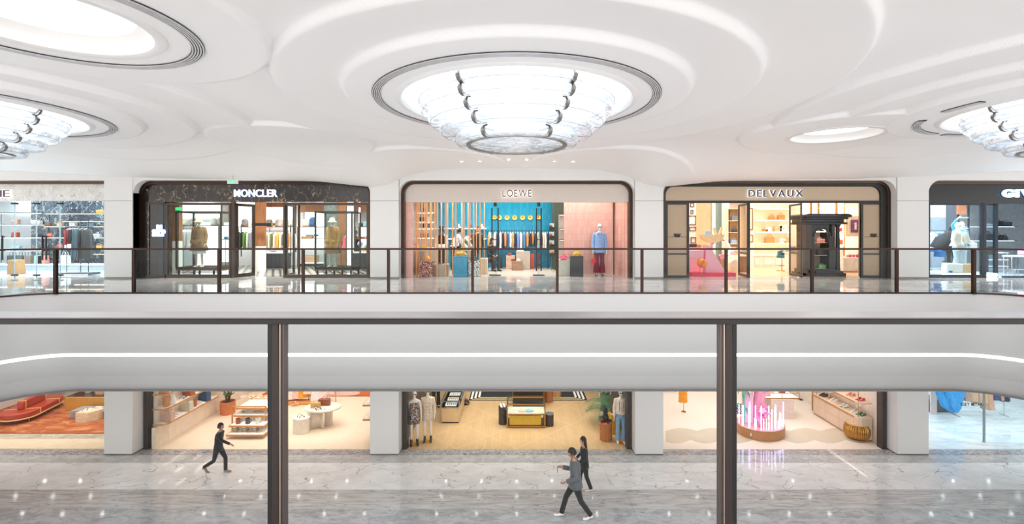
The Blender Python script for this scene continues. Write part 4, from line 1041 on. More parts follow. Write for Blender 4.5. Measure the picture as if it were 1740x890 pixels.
# people and a dressed stand inside the shop
def person(label, px_, py_base, D, rz, topc, trc, shc, hairc, pose=None, long=0, hem=.85, skin='#c9987c', scale=1.0, z0=0, tilt=0, sleeve=1.0, flare=1.0, wid=1.0, topname='jacket'):
    t, J = figure('person', label, 'person', (X(px_, D), D, z0), rz, pose, skin, scale, tilt=tilt)
    top(t, J, topc, hem=hem, name=topname, sleeve=sleeve, wid=wid); trousers(t, J, trc, flare=flare); shoes(t, J, shc); hair_cap(t, J, hairc, long, tilt=tilt); return t, J
BEND = dict(waist=(0, -.06, 1.10), chest=(0, -.20, 1.22), upchest=(0, -.33, 1.30), neck=(0, -.40, 1.33), nape=(0, -.46, 1.36), head=(0, -.53, 1.36),
    shL=(-.165, -.33, 1.28), elL=(-.19, -.42, 1.03), wrL=(-.13, -.56, .92), shR=(.165, -.33, 1.28), elR=(.19, -.42, 1.03), wrR=(.13, -.56, .92))
person('person in white shirt and black trousers bending over a table behind the timber rods', 770, 455, 19.6, 1.9, '#dfe3ee', '#1c1c20', '#1c1c1c', '#2c1f1a', dict(BEND, chest=(0, -.12, 1.27), upchest=(0, -.2, 1.38), neck=(0, -.24, 1.44), nape=(0, -.27, 1.5), head=(0, -.31, 1.58), shL=(-.165, -.2, 1.37), shR=(.165, -.2, 1.37)), hem=.95, topname='shirt')
person('person in white shirt leaning low towards the green box in the blue shop', 781, 455, 20.4, 1.6, '#e9ecf2', '#24242a', '#1c1c1c', '#5b3325', BEND, hem=.95, topname='shirt')
person('person in dark clothes with long hair by the right end of the blue shelves', 812.5, 455, 20.2, .5, '#1e2228', '#26262c', '#1c1c1c', '#2a1a16', long=.2, hem=.7, wid=1.05)
SIT = dict(pelvis=(0, 0, .5), waist=(0, -.02, .64), chest=(0, -.06, .83), upchest=(0, -.09, .94), neck=(0, -.10, 1.02), nape=(0, -.115, 1.09), head=(0, -.13, 1.18), shL=(-.165, -.09, .94), elL=(-.2, -.12, .68), wrL=(-.1, -.3, .62), shR=(.165, -.09, .94), elR=(.2, -.12, .68), wrR=(.1, -.3, .62),
    hipL=(-.09, 0, .48), knL=(-.11, -.42, .48), anL=(-.11, -.42, .09), toL=(-.12, -.58, .03), hipR=(.09, 0, .48), knR=(.11, -.42, .48), anR=(.11, -.42, .09), toR=(.12, -.58, .03))
t, J = figure('person', 'seated person in a black jacket just left of the glass door', 'person', (X(833, 19.2), 19.4, 0), .6, SIT, '#d3a489')
top(t, J, '#17181c', hem=.42, name='jacket'); trousers(t, J, '#1b1b20'); shoes(t, J, '#1b1b1b'); hair_cap(t, J, '#211713', .12)
t = thing('stool', 'low dark stool under the seated person', 'stool', (X(833, 19.2), 19.4, 0)); bx(-.22, .22, -.2, .22, .3, .38).build('seat', P('#2f3a3a', .6), t, bev=.02)
for sx in (-1, 1):
    for sy in (-1, 1): bx(sx*.18-.015, sx*.18+.015, sy*.17-.015, sy*.17+.015, 0, .3).build('leg', BLACK, t)
D = 18.6
t, J = figure('mannequin', 'dark mannequin in black and white jacket among the timber rods', 'mannequin', (X(750.5, D), D, 0), -.3, skin='#20242a', scale=.98, hands=False)
top(t, J, '#e9e6e2', hem=.95, fl=1.05, name='vest', sleeve=.9, srad=.06); top(t, J, '#191a1e', hem=.9, fl=.8, wid=1.03, name='jacket', sleeve=.4); trousers(t, J, '#1a1c20'); shoes(t, J, '#1c1c1c'); stand_plate(t)
MB().lathe([(.001, .14), (.09, .135), (.1, .05), (.19, .04), (.19, .03), (.1, .04)], 20, tuple(J['head'])).build('hat', P('#1c2630', .6), t)
t = thing('display_case', 'dark green display box on a table behind the rods', 'display box', (X(787, 20), 20.1, 0))
bx(-.16, .16, -.15, .15, .82, 1.18).build('box', P('#1f6a4c', .4), t, bev=.01); bx(-.03, .02, -.16, -.15, .85, 1.15).build('gold_stripe', GOLD, t); bx(-.5, .4, -.3, .3, .78, .82).build('table_top', P('#c9c2b8', .4), t)
for sx in (-.45, .35):
    bx(sx-.02, sx+.02, -.02, .02, 0, .78).build('leg', BRONZE, t)
# ================================================================== UPPER LEFT SHOP (dark veined marble)
DKM = marble('marble_dark_gold', '#2a221e', '#382d27', '#e6c99c', 1.5, .02, .15, 1.1, .7, stretch=(1, 1, .6))
GRM = marble('marble_taupe', '#8d857c', '#a39a90', '#d8cfc4', .8, .012, .25, .6, .8)
WALNUT = wood('walnut', '#8a5a38', '#a06c46', 1, .45, (6, 6, .5))
def checkmat():
    m = tiles('patterned_floor', '#d9d6cf', '#c9c5bc', '#3a3835', .28, .28, .2, .05, (0, 0, 0), .1, .5); return m
shell(-12.9, -4.93, 22.6, 0, 3.3, DKM, P('#5b4a3e', .5), P('#efeeee', .6, var=.01), checkmat(), f0=-17.0)
frame_arch(1, BRONZE, 'dark bronze round-shouldered frame round the dark marble shop')
fascia_panel(1, DKM, 'dark brown marble fascia with gold veins', Z(343, DS), pieces=5)
text_sign('MONCLER', (X(434.5, DS-.08), DS-.09, Z(327.8, DS-.08)), .25, 1.44, E('#ffffff', 1.2), 'bold white glowing letters on the dark marble fascia', bold=.008, gap=.12, halo=.01, glow=E('#9fb4f0', .5))
FB = P('#4b4039', .35, metal=.6)
zt = Z(343, DS)
def window(name, label, px0, px1, ytop=345, ybot=471, D=DS, mulls=(), mat=FB, w=.07, tr=None, sill=.1):
    t = thing(name, label, 'window', ((X(px0, D)+X(px1, D))/2, D, 0)); a = (X(px1, D)-X(px0, D))/2; zt_ = Z(ytop, D)
    bx(-a, -a+w, -.05, .05, 0, zt_).build('jamb', mat, t, bev=.004); bx(a-w, a, -.05, .05, 0, zt_).build('jamb', mat, t, bev=.004)
    bx(-a+w, a-w, -.05, .05, zt_-w, zt_).build('head', mat, t); bx(-a+w, a-w, -.06, .06, 0, sill).build('sill', mat, t)
    for p in mulls: bx(X(p, D)-t.location.x-.025, X(p, D)-t.location.x+.025, -.04, .04, sill, zt_-w).build('mullion', mat, t)
    if tr: bx(-a+w, a-w, -.03, .03, Z(tr, D)-.02, Z(tr, D)+.02).build('transom', mat, t)
    bx(-a+w, a-w, -.006, .006, sill, zt_-w).build('glass', GLASS, t, smooth=0)
    return t
window('shop_window', 'left display window of the dark marble shop, in dark bronze', 283, 393.5)
window('shop_window', 'right display window of the dark marble shop, in dark bronze', 482, 627, mulls=(508,))
# dark mirrored side panel with a small glowing sign
t = thing('mirrored_partition', 'dark mirrored panel with a small glowing sign at the left of the marble shopfront', 'panel', (X(266, DS), DS, 0))
a = X(283, DS)-X(266, DS)-.02
bx(-a-.22, a, -.02, .3, 0, zt).build('mirror', P('#2e2a28', .12, var=.2), t); bx(-a-.22, -a-.1, -.06, .02, 0, zt).build('jamb', FB, t); bx(-a+.02, -a+.1, -.05, -.01, .1, zt-.1).build('stone_strip', DKM, t)
bx(.1, .26, -.035, -.02, .1, zt-.07).build('dark_strip', P('#33383a', .2), t); bx(-a, a, -.06, .02, 0, .1).build('sill', FB, t); bx(-a, a, -.06, .02, zt-.08, zt).build('head', FB, t)
text_sign('IN', (X(270.5, DS-.1), DS-.1, Z(385.5, DS)), .14, .16, E('#ffffff', 3), 'small upper line of the glowing white sign in the dark mirrored panel', bold=.03, glow=E('#7f9bff', 1.5))
text_sign('SHOP', (X(269.5, DS-.1), DS-.1, Z(395.5, DS)), .22, .42, E('#ffffff', 3), 'narrow tall lower line of the glowing white sign in the dark mirrored panel', bold=.03, gap=.03, glow=E('#7f9bff', 1.5))
# open door leaves in the middle
for px0, px1, d0, d1, lab in ((400, 432.5, 16.35, 17.1, 'left'), (500, 486.5, 17.2, 16.35, 'right')):
    xa, xb = X(px0, d0), X(px1, d1); ang = math.atan2(d1-d0, xb-xa); Ld = math.hypot(d1-d0, xb-xa)
    t = thing('door', lab+' bronze framed glass door leaf standing open in the dark marble shopfront', 'door', (xa, d0, 0), ang)
    H = zt-.04
    for a, b, c, d in ((0, .09, 0, H), (Ld-.09, Ld, 0, H), (.09, Ld-.09, 0, .12), (.09, Ld-.09, H-.09, H)): bx(a, b, -.03, .03, c, d).build('frame', FB, t)
    bx(.09, Ld-.09, -.005, .005, .12, H-.09).build('glass', GLASS, t, smooth=0)
    MB().tube([(.18, -.06, .7), (.18, -.06, 1.8)], .016, 8).build('handle', DARKM, t)
bxm = thing('door_post', 'narrow bronze post left of the open shop entrance', 'post', (X(397, DS), DS, 0)); bx(-.05, .05, -.05, .05, 0, zt).build('post', FB, bxm)
# interior walls: glowing white light boxes with shelves
def lightpanel(px0, px1, y0, y1, D, label, s=2.2, mat=None, col='#ffffff'):
    t = thing('wall_lightbox', label, 'light box', ((X(px0, D)+X(px1, D))/2, D, Z(y1, D)))
    w = (X(px1, D)-X(px0, D))/2; h = Z(y0, D)-Z(y1, D); bx(-w, w, 0, .06, 0, h).build('diffuser', E(col, s), t)
    for x in (-w, w): bx(x-.02, x+.02, -.02, .06, 0, h).build('edge', FB, t)
    return t
lightpanel(304, 376, 345, 372, 21.6, 'tall white light panel behind the left window, upper', 1.3); lightpanel(332, 372, 378, 452, 21.6, 'white light panel behind the beige coat mannequin', 1.1)
lightpanel(376, 398, 378, 445, 21.9, 'narrow white light panel right of the coat mannequin', 1.1)
lightpanel(398, 436, 345, 420, 22.3, 'white light panel seen through the open left door', 1.1)
lightpanel(487, 502, 346, 428, 21.5, 'bright narrow panel just right of the entrance post', 1.4)
lightpanel(508, 552, 385, 422, 21.8, 'white back panel behind folded clothes at right', 1.2)
lightpanel(517, 552, 354, 384, 22.0, 'white back panel over the backpacks', 1.2)
lightpanel(589, 602, 350, 452, 20.0, 'tall glowing panel right of the tan coat mannequin', 1.4)
lightpanel(452, 482, 352, 384, 22.3, 'white back panel above the clothes rack', 1.2)
lightpanel(610, 627, 386, 424, 21.5, 'white back panel above the cap counter', 1.1)
struct(bx(X(370, 22.2), X(392, 22.2), 22.0, 22.2, 0, 3.3).build('wall_panel', GRM))
struct(bx(X(552, 21), X(576, 21), 20.9, 21.1, 0, 3.3).build('wall_stone', marble('marble_green_grey', '#5f6a68', '#7a8583', '#c2c8c6', 1.2, .03, .3)))
struct(bx(X(576, 20.9), X(590, 20.9), 20.8, 21.1, 0, 3.3).build('wall_wood', WALNUT))
struct(bx(X(290, 18.3), X(304, 18.3), 18.3, 18.5, 1.2, 3.3).build('wall_wood', WALNUT)); struct(bx(X(290, 18.3), X(304, 18.3), 18.3, 18.5, 0, 1.2).build('wall_white', WHITEW))
struct(bx(X(452, 22.4), X(487, 22.4), 22.35, 22.55, 2.6, 3.3).build('wall_wood', WALNUT)); struct(bx(X(508, 22.0), X(627, 22.0), 21.95, 22.15, 2.45, 3.3).build('wall_wood', WALNUT))
# wooden column with black ring
t = thing('clad_column', 'round column, walnut above and white below, in the shop entrance', 'column', (X(443, 19), 19, 0))
MB().lathe([(.19, 0), (.19, 1.0), (.19, 1.0)], 28).build('white_sleeve', WHITEW, t); MB().lathe([(.2, 1.0), (.2, 3.3)], 28).build('wood_cladding', WALNUT, t)
t = thing('ring_lamp', 'black hanging bar lamp crossing the walnut column', 'lamp', (X(447, 18.4), 18.4, Z(381, 18.4)))
bx(-.42, .42, -.05, .05, -.06, .06).build('bar', BLACK, t, bev=.01); bx(.34, .42, -.055, .055, -.055, .055).build('wood_end', WALNUT, t)
for s in (-.3, .3): MB().tube([(s, 0, .06), (s, 0, 3.3-Z(381, 18.4))], .006, 5).build('wire', BLACK, t)
# long shelf lines
def wshelf(px0, px1, y, D, label, mat=None, d=.3, glow=None, th=.03):
    t = shelf(((X(px0, D)+X(px1, D))/2, D+d, Z(y, D)), X(px1, D)-X(px0, D), d, label, mat or WALNUT, glow=glow, th=th); w = (X(px1, D)-X(px0, D))/2-.03
    for s in (-w, w): MB().tube([(s, -.03, -Z(y, D)), (s, -.03, 0)], .012, 6).build('upright', DARKM, t)
    return t
wshelf(304, 398, 384, 21.2, 'walnut shelf line behind the beige coat mannequin')
wshelf(376, 398, 407, 21.3, 'short shelf with blue boxes behind the left window')
wshelf(452, 484, 386, 21.8, 'walnut shelf with mascots above the clothes rack'); wshelf(508, 553, 386, 21.3, 'walnut shelf carrying backpacks'); wshelf(508, 553, 405.5, 21.3, 'walnut shelf carrying folded clothes')
wshelf(600, 627, 386, 21.0, 'walnut shelf with dark boxes near the right edge'); wshelf(600, 627, 406, 21.0, 'walnut shelf with red boxes near the right edge')
for i, (x, w, h, y, c, n) in enumerate(((381.5, .14, .1, 407, '#2d8fc4', 'blue'), (389, .2, .1, 407, '#e8eef4', 'white'), (520, .5, .08, 405.5, '#c9924a', 'caramel'), (528, .5, .08, 405.5, '#6c97bd', 'light blue'), (613, .16, .16, 386, '#2a2a2c', 'black'), (619, .16, .22, 386, '#7fc0dd', 'sky blue'), (614, .3, .07, 406, '#d8473e', 'red'), (622, .2, .1, 406, '#cfcfcf', 'pale grey'))):
    t = thing('folded_stack', n+' folded garment or box on a walnut shelf, '+('left window', 'right window')[x > 450], 'folded clothes', (X(x, 21.3), 21.45, Z(y, 21.3)+(.11 if i == 3 else .03) + (0 if i != 2 else 0)))
    bx(-w/2, w/2, -.1, .1, 0, h).build('stack', fabric(c), t, bev=.015)
# backpacks and mascots
bag((X(519, 21.3), 21.4, Z(386, 21.3)+.03), .36, .36, .2, '#cfc9bf', 'light grey backpack on the walnut shelf', 'backpack'); bag((X(530, 21.3), 21.4, Z(386, 21.3)+.03), .32, .42, .2, '#2c5f93', 'blue backpack beside the light grey backpack', 'backpack')
for i, (x, y, D, c, n) in enumerate(((455, 386, 21.8, '#8f7f6c', 'brown'), (470, 386, 21.8, '#a89f90', 'greyish'), (474, 386, 21.8, '#cfc5b8', 'pale'), (309, 384, 21.2, '#c8bba9', 'beige'), (325, 384, 21.2, '#9c958c', 'dull grey'), (360, 384, 21.2, '#d6d0c6', 'cream'), (371, 384, 21.2, '#b0a89b', 'taupe'), (413, 386, 21.0, '#8f8a86', 'grey'), (492, 386, 21.2, '#d9d4cc', 'ivory'))):
    bag((X(x, D), D+.15, Z(y, D)+.03), .3, .34, .2, c, n+' backpack displayed in the dark marble shop', 'backpack', group='backpacks of the dark marble shop')
# clothes rails
rack((X(466, 20.8), 20.8, 0), X(487, 20.8)-X(451, 20.8), Z(392.5, 20.8), BRONZE2, 'clothes rail behind the entrance, right of the walnut column')
for i, (x, c, l, n) in enumerate(((455, '#d8c4b0', .72, 'pale pink'), (460.5, '#e6d9ca', .7, 'cream'), (463.5, '#6f7a4a', .7, 'olive'), (469, '#e2d5c6', .78, 'off-white'), (475, '#e9b13a', .72, 'yellow and white banded'), (479.5, '#f1e8dc', .7, 'white'), (484.5, '#5c5a34', .6, 'dark olive'))):
    garment((X(x, 20.8), 20.8, Z(392.5, 20.8)), l, c, n+' coat on the rail right of the walnut column', 'coats right of the walnut column', wid=.16, kind='coat', seed=30+i)
rack((X(315, 20.3), 20.3, 0), X(332, 20.3)-X(303, 20.3), Z(388, 20.3), BRONZE2, 'clothes rail at the left behind the left display window')
for i, (x, c, l, n) in enumerate(((309, '#f0eef0', .8, 'white'), (314, '#ece8ee', .82, 'pinkish white'), (319, '#f4f2f4', .8, 'bright white'), (324, '#e9e6e6', .78, 'pale'))):
    garment((X(x, 20.3), 20.3, Z(388, 20.3)), l, c, n+' top on the rail behind the left display window', 'white tops left window', wid=.22, kind='shirt', seed=50+i)
rack((X(413, 20.6), 20.6, 0), X(432, 20.6)-X(398, 20.6), Z(391, 20.6), BRONZE2, 'clothes rail seen through the left door leaf')
for i, (x, c, l, n) in enumerate(((400, '#4c6fa8', .8, 'blue'), (405, '#2a2c34', .8, 'navy'), (412, '#3a3d42', .7, 'charcoal'), (418, '#5f8f2c', .8, 'bright green'), (424, '#e6e4e0', .8, 'white'), (428, '#8c8f94', .8, 'grey'))):
    garment((X(x, 20.6), 20.6, Z(391, 20.6)), l, c, n+' jacket seen through the open left door leaf', 'jackets behind the left door', wid=.15, kind='shirt', seed=60+i)
for i, (x, c, n) in enumerate(((492.5, '#dc9a3a', 'orange'), (497.5, '#e9e5df', 'white'))): garment((X(x, 20.6), 20.6, Z(392, 20.6)), .7, c, n+' jacket just right of the entrance post', wid=.18, kind='coat', seed=70+i)
rack((X(495, 20.6), 20.6, 0), X(500, 20.6)-X(489, 20.6), Z(392, 20.6), BRONZE2, 'short clothes rail right of the entrance post')
garment((X(589.5, 20.5), 20.5, Z(397, 20.5)), .62, '#dc4b60', 'coral red garment hanging right of the tan coat mannequin', wid=.26, kind='dress', flare=1.3)
rack((X(589.5, 20.5), 20.5, 0), .5, Z(397, 20.5), BRONZE2, 'short rail holding the coral red garment')
# counters
def counter(px0, px1, ytop, ybase, label, D=None, d=.6, mat=None, topm=None, n=4):
    D = D or FD(ybase, 0); w = X(px1, D)-X(px0, D); h = Z(ytop, D)
    t = thing('counter', label, 'counter', ((X(px0, D)+X(px1, D))/2, D+d/2, 0)); m = mat or P('#33373a', .45)
    bx(-w/2, w/2, -d/2, d/2, 0.05, h-.05).build('body', m, t, bev=.006); bx(-w/2-.01, w/2+.01, -d/2-.02, d/2, h-.05, h).build('worktop', topm or P('#ece9e6', .3), t, bev=.004)
    for k in range(n): bx(-w/2+.01+k*w/n, -w/2+(k+1)*w/n-.01, -d/2-.014, -d/2, .08, h-.08).build('door', m, t)
    return t
counter(441, 483, 428.5, 458, 'dark fluted cash counter with white top beyond the entrance', n=6)
counter(598, 627, 428, 459, 'dark counter with caps on it near the right edge of the marble shop', n=4)
wshelf(398, 436, 386, 20.9, 'walnut shelf seen through the open left door leaf'); wshelf(487, 502, 386, 21.1, 'short walnut shelf right of the entrance post')
counter(509, 552, 446, 447, 'low open cabinet with a tan box behind the right window', D=21.0, n=2)
t = thing('storage_box', 'tan storage box on the low cabinet behind the right window', 'box', (X(528, 21.2), 21.3, Z(446, 21))); bx(-.28, .28, -.15, .1, 0, .3).build('box', P('#c2a184', .5), t, bev=.01); bx(-.285, .285, -.155, .105, .2, .3).build('lid', P('#cbab8e', .5), t)
for i, (x, y, c, n) in enumerate(((609.5, 414, '#b9a2dd', 'lilac'), (616, 419, '#b8dccb', 'mint'), (621, 414, '#e6e4ea', 'white'), (622, 424, '#e3a23a', 'orange'))):
    t = thing('cap', n+' cap on a stand on the dark right counter', 'cap', (X(x, 19.8), 20.0, Z(y, 19.8)), .3*i)
    MB().ball((0, 0, 0), .12, .12, .1, 14, 8).build('crown', fabric(c), t); MB().loft([(0, -.1, -.035, .09, .10), (0, -.1, -.025, .09, .10)], 14).build('brim', fabric(c), t); MB().tube([(0, 0, -.08), (0, 0, Z(428, 19.8)-Z(y, 19.8))], .01, 6).build('stand', CHROME, t)
for i, x in enumerate((446, 452, 459, 470, 477)):
    t = thing('folded_cloth', ('first', 'second', 'third', 'fourth', 'fifth')[i]+' small folded cloth from the left on the cash counter', 'folded clothes', (X(x, 20), 20.25, Z(428.5, FD(458, 0))), 0, 'folded cloths on the cash counter'); bx(-.1, .1, -.08, .08, 0, .04).build('cloth', fabric(('#8ea8c8', '#e9e5df', '#4d6aa0', '#d9cfc4', '#bfc9d6')[i]), t, bev=.01)
# pendant tube lamp at right
t = thing('tube_lamp', 'thin vertical glowing tube lamp near the right window edge', 'lamp', (X(611, 20.6), 20.6, Z(378, 20.6))); MB().tube([(0, 0, 0), (0, 0, Z(353, 20.6)-Z(378, 20.6))], .035, 10).build('tube', E('#ffffff', 4), t); MB().tube([(0, 0, Z(353, 20.6)-Z(378, 20.6)), (0, 0, 3.3-Z(378, 20.6))], .006, 5).build('wire', BLACK, t)
t = thing('tube_lamp', 'thin glowing tube lamp right of the walnut column', 'lamp', (X(459, 20.6), 20.6, Z(372, 20.6))); MB().tube([(0, 0, 0), (0, 0, .35)], .03, 10).build('tube', E('#dff0ff', 3), t); MB().tube([(0, 0, .35), (0, 0, 3.3-Z(372, 20.6))], .006, 5).build('wire', BLACK, t)
# vitrines with the two coat mannequins
for px0, px1, D, lab, legs in ((300, 375.5, 17.0, 'left', 0), (536, 598, 17.0, 'right', 1)):
    t = thing('display_vitrine', lab+' glass vitrine on a bench with a mannequin inside', 'display case', ((X(px0, D)+X(px1, D))/2, D+.45, 0)); a = (X(px1, D)-X(px0, D))/2; zb = Z(456, D); ztp = Z(360, D)
    glassbox(t, -a, a, -.45, .45, zb+.02, ztp, FB, .026); bx(-a-.02, a+.02, -.47, .47, zb-.08, zb).build('platform', P('#6b4a3c' if not legs else '#5d5650', .4), t, bev=.004)
    bx(-a, a, -.46, -.44, 0.12, .15).build('stretcher', FB, t)
    for x in (-a+.05, a-.05, 0):
        for y in (-.4, .4): bx(x-.025, x+.025, y-.025, y+.025, 0, zb-.08).build('leg', FB, t)
def coat(t, J, col, hem, collar, belt=True):
    top(t, J, col, hem=hem, fl=1.35, name='coat', wid=1.22, srad=.07, neck=.07); m = fabric(col)
    for s in (-1, 1): MB().prism([(0, 1.28), (s*.10, 1.47), (s*.04, 1.52)] if s > 0 else [(0, 1.28), (-.04, 1.52), (-.10, 1.47)], -.175, -.14).build('lapel', m, t)
    MB().lathe([(.058, 0), (.066, .05), (.05, .06)], 16, (0, 0, 1.5)).build('collar', fabric(collar), t)
    if belt: MB().lathe([(.198, -.022), (.204, 0), (.198, .022)], 28, (0, 0, 1.1), sy=.78).build('belt', m, t)
    for s in (-1, 1): bx(s*.11-.06, s*.11+.06, -.205, -.17, .86, .98).build('pocket', m, t, bev=.01)
D = 17.4
t, J = figure('mannequin', 'mannequin in light brown trench coat and beige bucket hat in the left vitrine', 'mannequin', (X(338.5, D), D, Z(456, 17.0)), .15, skin='#cfc6bb', scale=.99)
coat(t, J, '#86653f', .62, '#ece8e2'); hat(t, J, '#cbb692'); MB().loft([(0, 0, .5, .23, .17), (0, 0, .66, .2, .15)], 20, fold=.04).build('dress_hem', fabric('#e8e3dc'), t); shoes(t, J, '#d8cdbf')
t, J = figure('mannequin', 'mannequin in golden tan belted coat and cream bucket hat in the right vitrine', 'mannequin', (X(565, D), D, Z(456, 17.0)), -.1, skin='#e2d8cc', scale=.99)
coat(t, J, '#ad8142', .52, '#f2efe9'); hat(t, J, '#dac6a0'); shoes(t, J, '#e0d6c8')
t, J = figure('person', 'small dark clothed person with face visible at the back near the caps', 'person', (X(604.5, 21.4), 21.4, 0), 0, skin='#c08f78', scale=.9, hands=False); top(t, J, '#18181b'); trousers(t, J, '#1c1c20'); shoes(t, J, '#1a1a1a'); hair_cap(t, J, '#16100d')
# small green exit sign inside and the white exit sign under the ceiling
t = thing('exit_sign', 'small green lit exit sign over the left display window', 'sign', (X(302.5, 18.2), 18.2, Z(355, 18.2))); bx(-.1, .1, 0, .04, -.06, .06).build('panel', E('#28c46a', 1.2), t); bx(-.1, .1, -.004, 0, -.06, -.05).build('lower_rim', CHROME, t); MB().tube([(0, .02, .06), (0, .02, 3.3-Z(355, 18.2))], .006, 5).build('rod', CHROME, t)
D = 15.3; xx = X(395, D); zc = cz(xx, D)
t = thing('exit_sign', 'pale hanging exit sign with green running figure and arrow under the ceiling edge', 'sign', (xx, D, Z(309, D)))
bx(-.17, .17, 0, .04, -.06, .07).build('panel', P('#d9dcd6', .4), t); G_ = E('#3ecb9a', .9)
bx(-.05, .05, -.006, 0, -.05, .06).build('door_symbol', G_, t); MB().prism([(-.15, 0), (-.11, .03), (-.11, .012), (-.07, .012), (-.07, -.012), (-.11, -.012), (-.11, -.03)], -.006, 0).build('arrow', G_, t)
mb = MB(); mb.ball((.0, -.008, .035), .012, .004, .012, 8, 5); mb.tube([(0, -.008, .02), (-.005, -.008, -.01), (.02, -.008, -.035)], .006, 5); mb.tube([(-.005, -.008, -.01), (-.03, -.008, -.03)], .006, 5); mb.tube([(-.03, -.008, .01), (0, -.008, .015), (.025, -.008, 0)], .005, 5); mb.build('running_figure', P('#f4f6f2', .5), t)
MB().tube([(0, .02, .07), (0, .02, zc-Z(309, D))], .008, 6).build('rod', CHROME, t)
# ================================================================== UPPER FAR LEFT SHOP (light marble, steel rail)
BLM = marble('marble_black_white', '#3a4048', '#5a626c', '#e8ecf0', 1.3, .05, .12, .9, 1.6, amt=1.0)
LTM = marble('marble_white_web', '#e6e3de', '#d4d0ca', '#85807c', 1.5, .03, .2, .7, .5, vscale=5)
shell(-21.3, -13.1, 21.8, 0, 3.3, WHITEW, BLM, P('#f2f3f4', .5, var=.01), P('#b9bec2', .15), f0=-22.5, f1=-17.3)
struct(bx(X(53, 20.3), X(110, 20.3), 20.3, 20.5, 0, 3.3).build('wall_marble', BLM)); struct(bx(X(110, 21.2), X(176, 21.2), 21.2, 21.4, 0, 3.3).build('wall_marble', BLM))
struct(bx(X(-60, 20.6), X(53, 20.6), 20.6, 20.8, 0, 3.3).build('wall_white', P('#f4f5f6', .5, var=.01)))
frame_arch(0, BRONZE2, 'bronze frame round the far left light marble shop'); fascia_panel(0, LTM, 'light marble fascia with brown webbed veins at the far left', Z(341, DS), pieces=6)
text_sign('CELINE', (X(-25, DS-.08), DS-.09, Z(328.5, DS-.08)), .24, 1.66, P('#59424e', .4), 'dark thin letters with white glow on the light marble fascia at the left picture edge', gap=.1, glow=E('#ffffff', 1.0))
FG = P('#9ab4bc', .2, metal=.3)
for i, x in enumerate((25, 62, 102)):
    t = thing('glass_fin', ('first', 'second', 'third')[i]+' frameless glass panel joint from the left in the far left shopfront', 'glass panel', (X(x, DS), DS, 0)); bx(-.012, .012, -.012, .012, 0, zt).build('fin', P('#b9cdd2', .2), t); bx(-.09, .09, -.04, .04, zt-.08, zt-.03).build('clamp', BLACK, t); bx(-.09, .09, -.04, .04, .06, .11).build('floor_clamp', BLACK, t)
t = thing('shop_window', 'large frameless window of the far left shop', 'window', (-17, DS, 0)); bx(-4.1, 4.1, -.005, .005, .0, zt).build('glass', glassmat('cool_glass', '#e6f1f3', 1.42, .7), t, smooth=0)
for i, x in enumerate((3, 71, 77.5)):
    t = thing('door_handle_bar', ('leftmost', 'middle', 'right')[i]+' upright black door pull in the far left shopfront', 'door handle', (X(x, DS-.1), DS-.08, .6)); MB().tube([(0, 0, 0), (0, 0, Z(400, DS)-.6)], .025, 8).build('bar', BLACK, t); bx(-.015, .015, 0, .08, .3, .34).build('bracket', BLACK, t); bx(-.015, .015, 0, .08, .75, .79).build('bracket', BLACK, t)
for i, y in enumerate((362, 382, 404, 426)):
    wshelf(-20, 66, y, 20.0, ('top', 'second', 'third', 'lowest')[i]+' long dark edged shelf on the white wall of the far left shop', P('#4a4442', .3), d=.5, th=.03, glow=E('#ffffff', 5))  # strip glow added under these shelves to brighten the white wall
for i, (x0, x1, y) in enumerate(((70, 174, 363), (92, 174, 376), (68, 174, 385), (60, 174, 404), (70, 174, 424), (120, 174, 432))):
    wshelf(x0, x1, y, 19.8, ('highest', 'second highest', 'third', 'fourth', 'fifth', 'lowest')[i]+' lit shelf before the black and white marble wall', P('#6b5a50', .3), d=.35, th=.025, glow=E('#ffe9c9', 4))
for i, (x, y, w, h, c, k, n) in enumerate(((18.5, 382, .28, .2, '#d8a793', 'flap', 'pale pink'), (18, 404, .25, .2, '#b5502f', 'tote', 'rust orange'), (21, 426, .3, .16, '#a9cbd8', 'flap', 'pale blue'), (49, 382, .26, .18, '#d9cfc6', 'bucket', 'white'), (57, 382, .26, .15, '#cfc5bb', 'flap', 'cream'),
    (54, 404, .26, .12, '#54555a', 'flap', 'grey'), (54, 426, .28, .1, '#a5594b', 'flap', 'brick'))):
    bag((X(x, 20.0), 20.2, Z(y, 20)+.03), w, h, .14, c, n+' handbag on the dark edged shelves of the far left shop', k)
for i, (x, y, w, h, c, k, n) in enumerate(((77, 385, .2, .14, '#6f4a42', 'flap', 'dark brown'), (97, 385, .2, .2, '#d9b9a3', 'tote', 'peach'), (78, 404, .26, .16, '#b25b45', 'duffel', 'terracotta'), (102, 404, .26, .16, '#2b2624', 'flap', 'black'), (113, 404, .24, .2, '#c9a4a0', 'tote', 'rose'), (119, 385, .24, .16, '#d5d1cc', 'flap', 'pale stone'),
    (96, 424, .28, .2, '#b0574a', 'duffel', 'brick red'), (112, 424, .3, .28, '#eceff2', 'tote', 'white'), (150, 385, .3, .12, '#4d7f8f', 'flap', 'teal'), (160, 404, .3, .14, '#c3c9cc', 'flap', 'silver'), (150, 424, .3, .1, '#6e665f', 'flap', 'taupe'), (165, 424, .24, .14, '#d9a24a', 'tote', 'amber'), (166, 363, .3, .12, '#caa24a', 'flap', 'gold'))):
    bag((X(x, 19.8), 19.95, Z(y, 19.8)+.025), w, h, .13, c, n+' handbag on the lit shelves before the black and white marble', k)
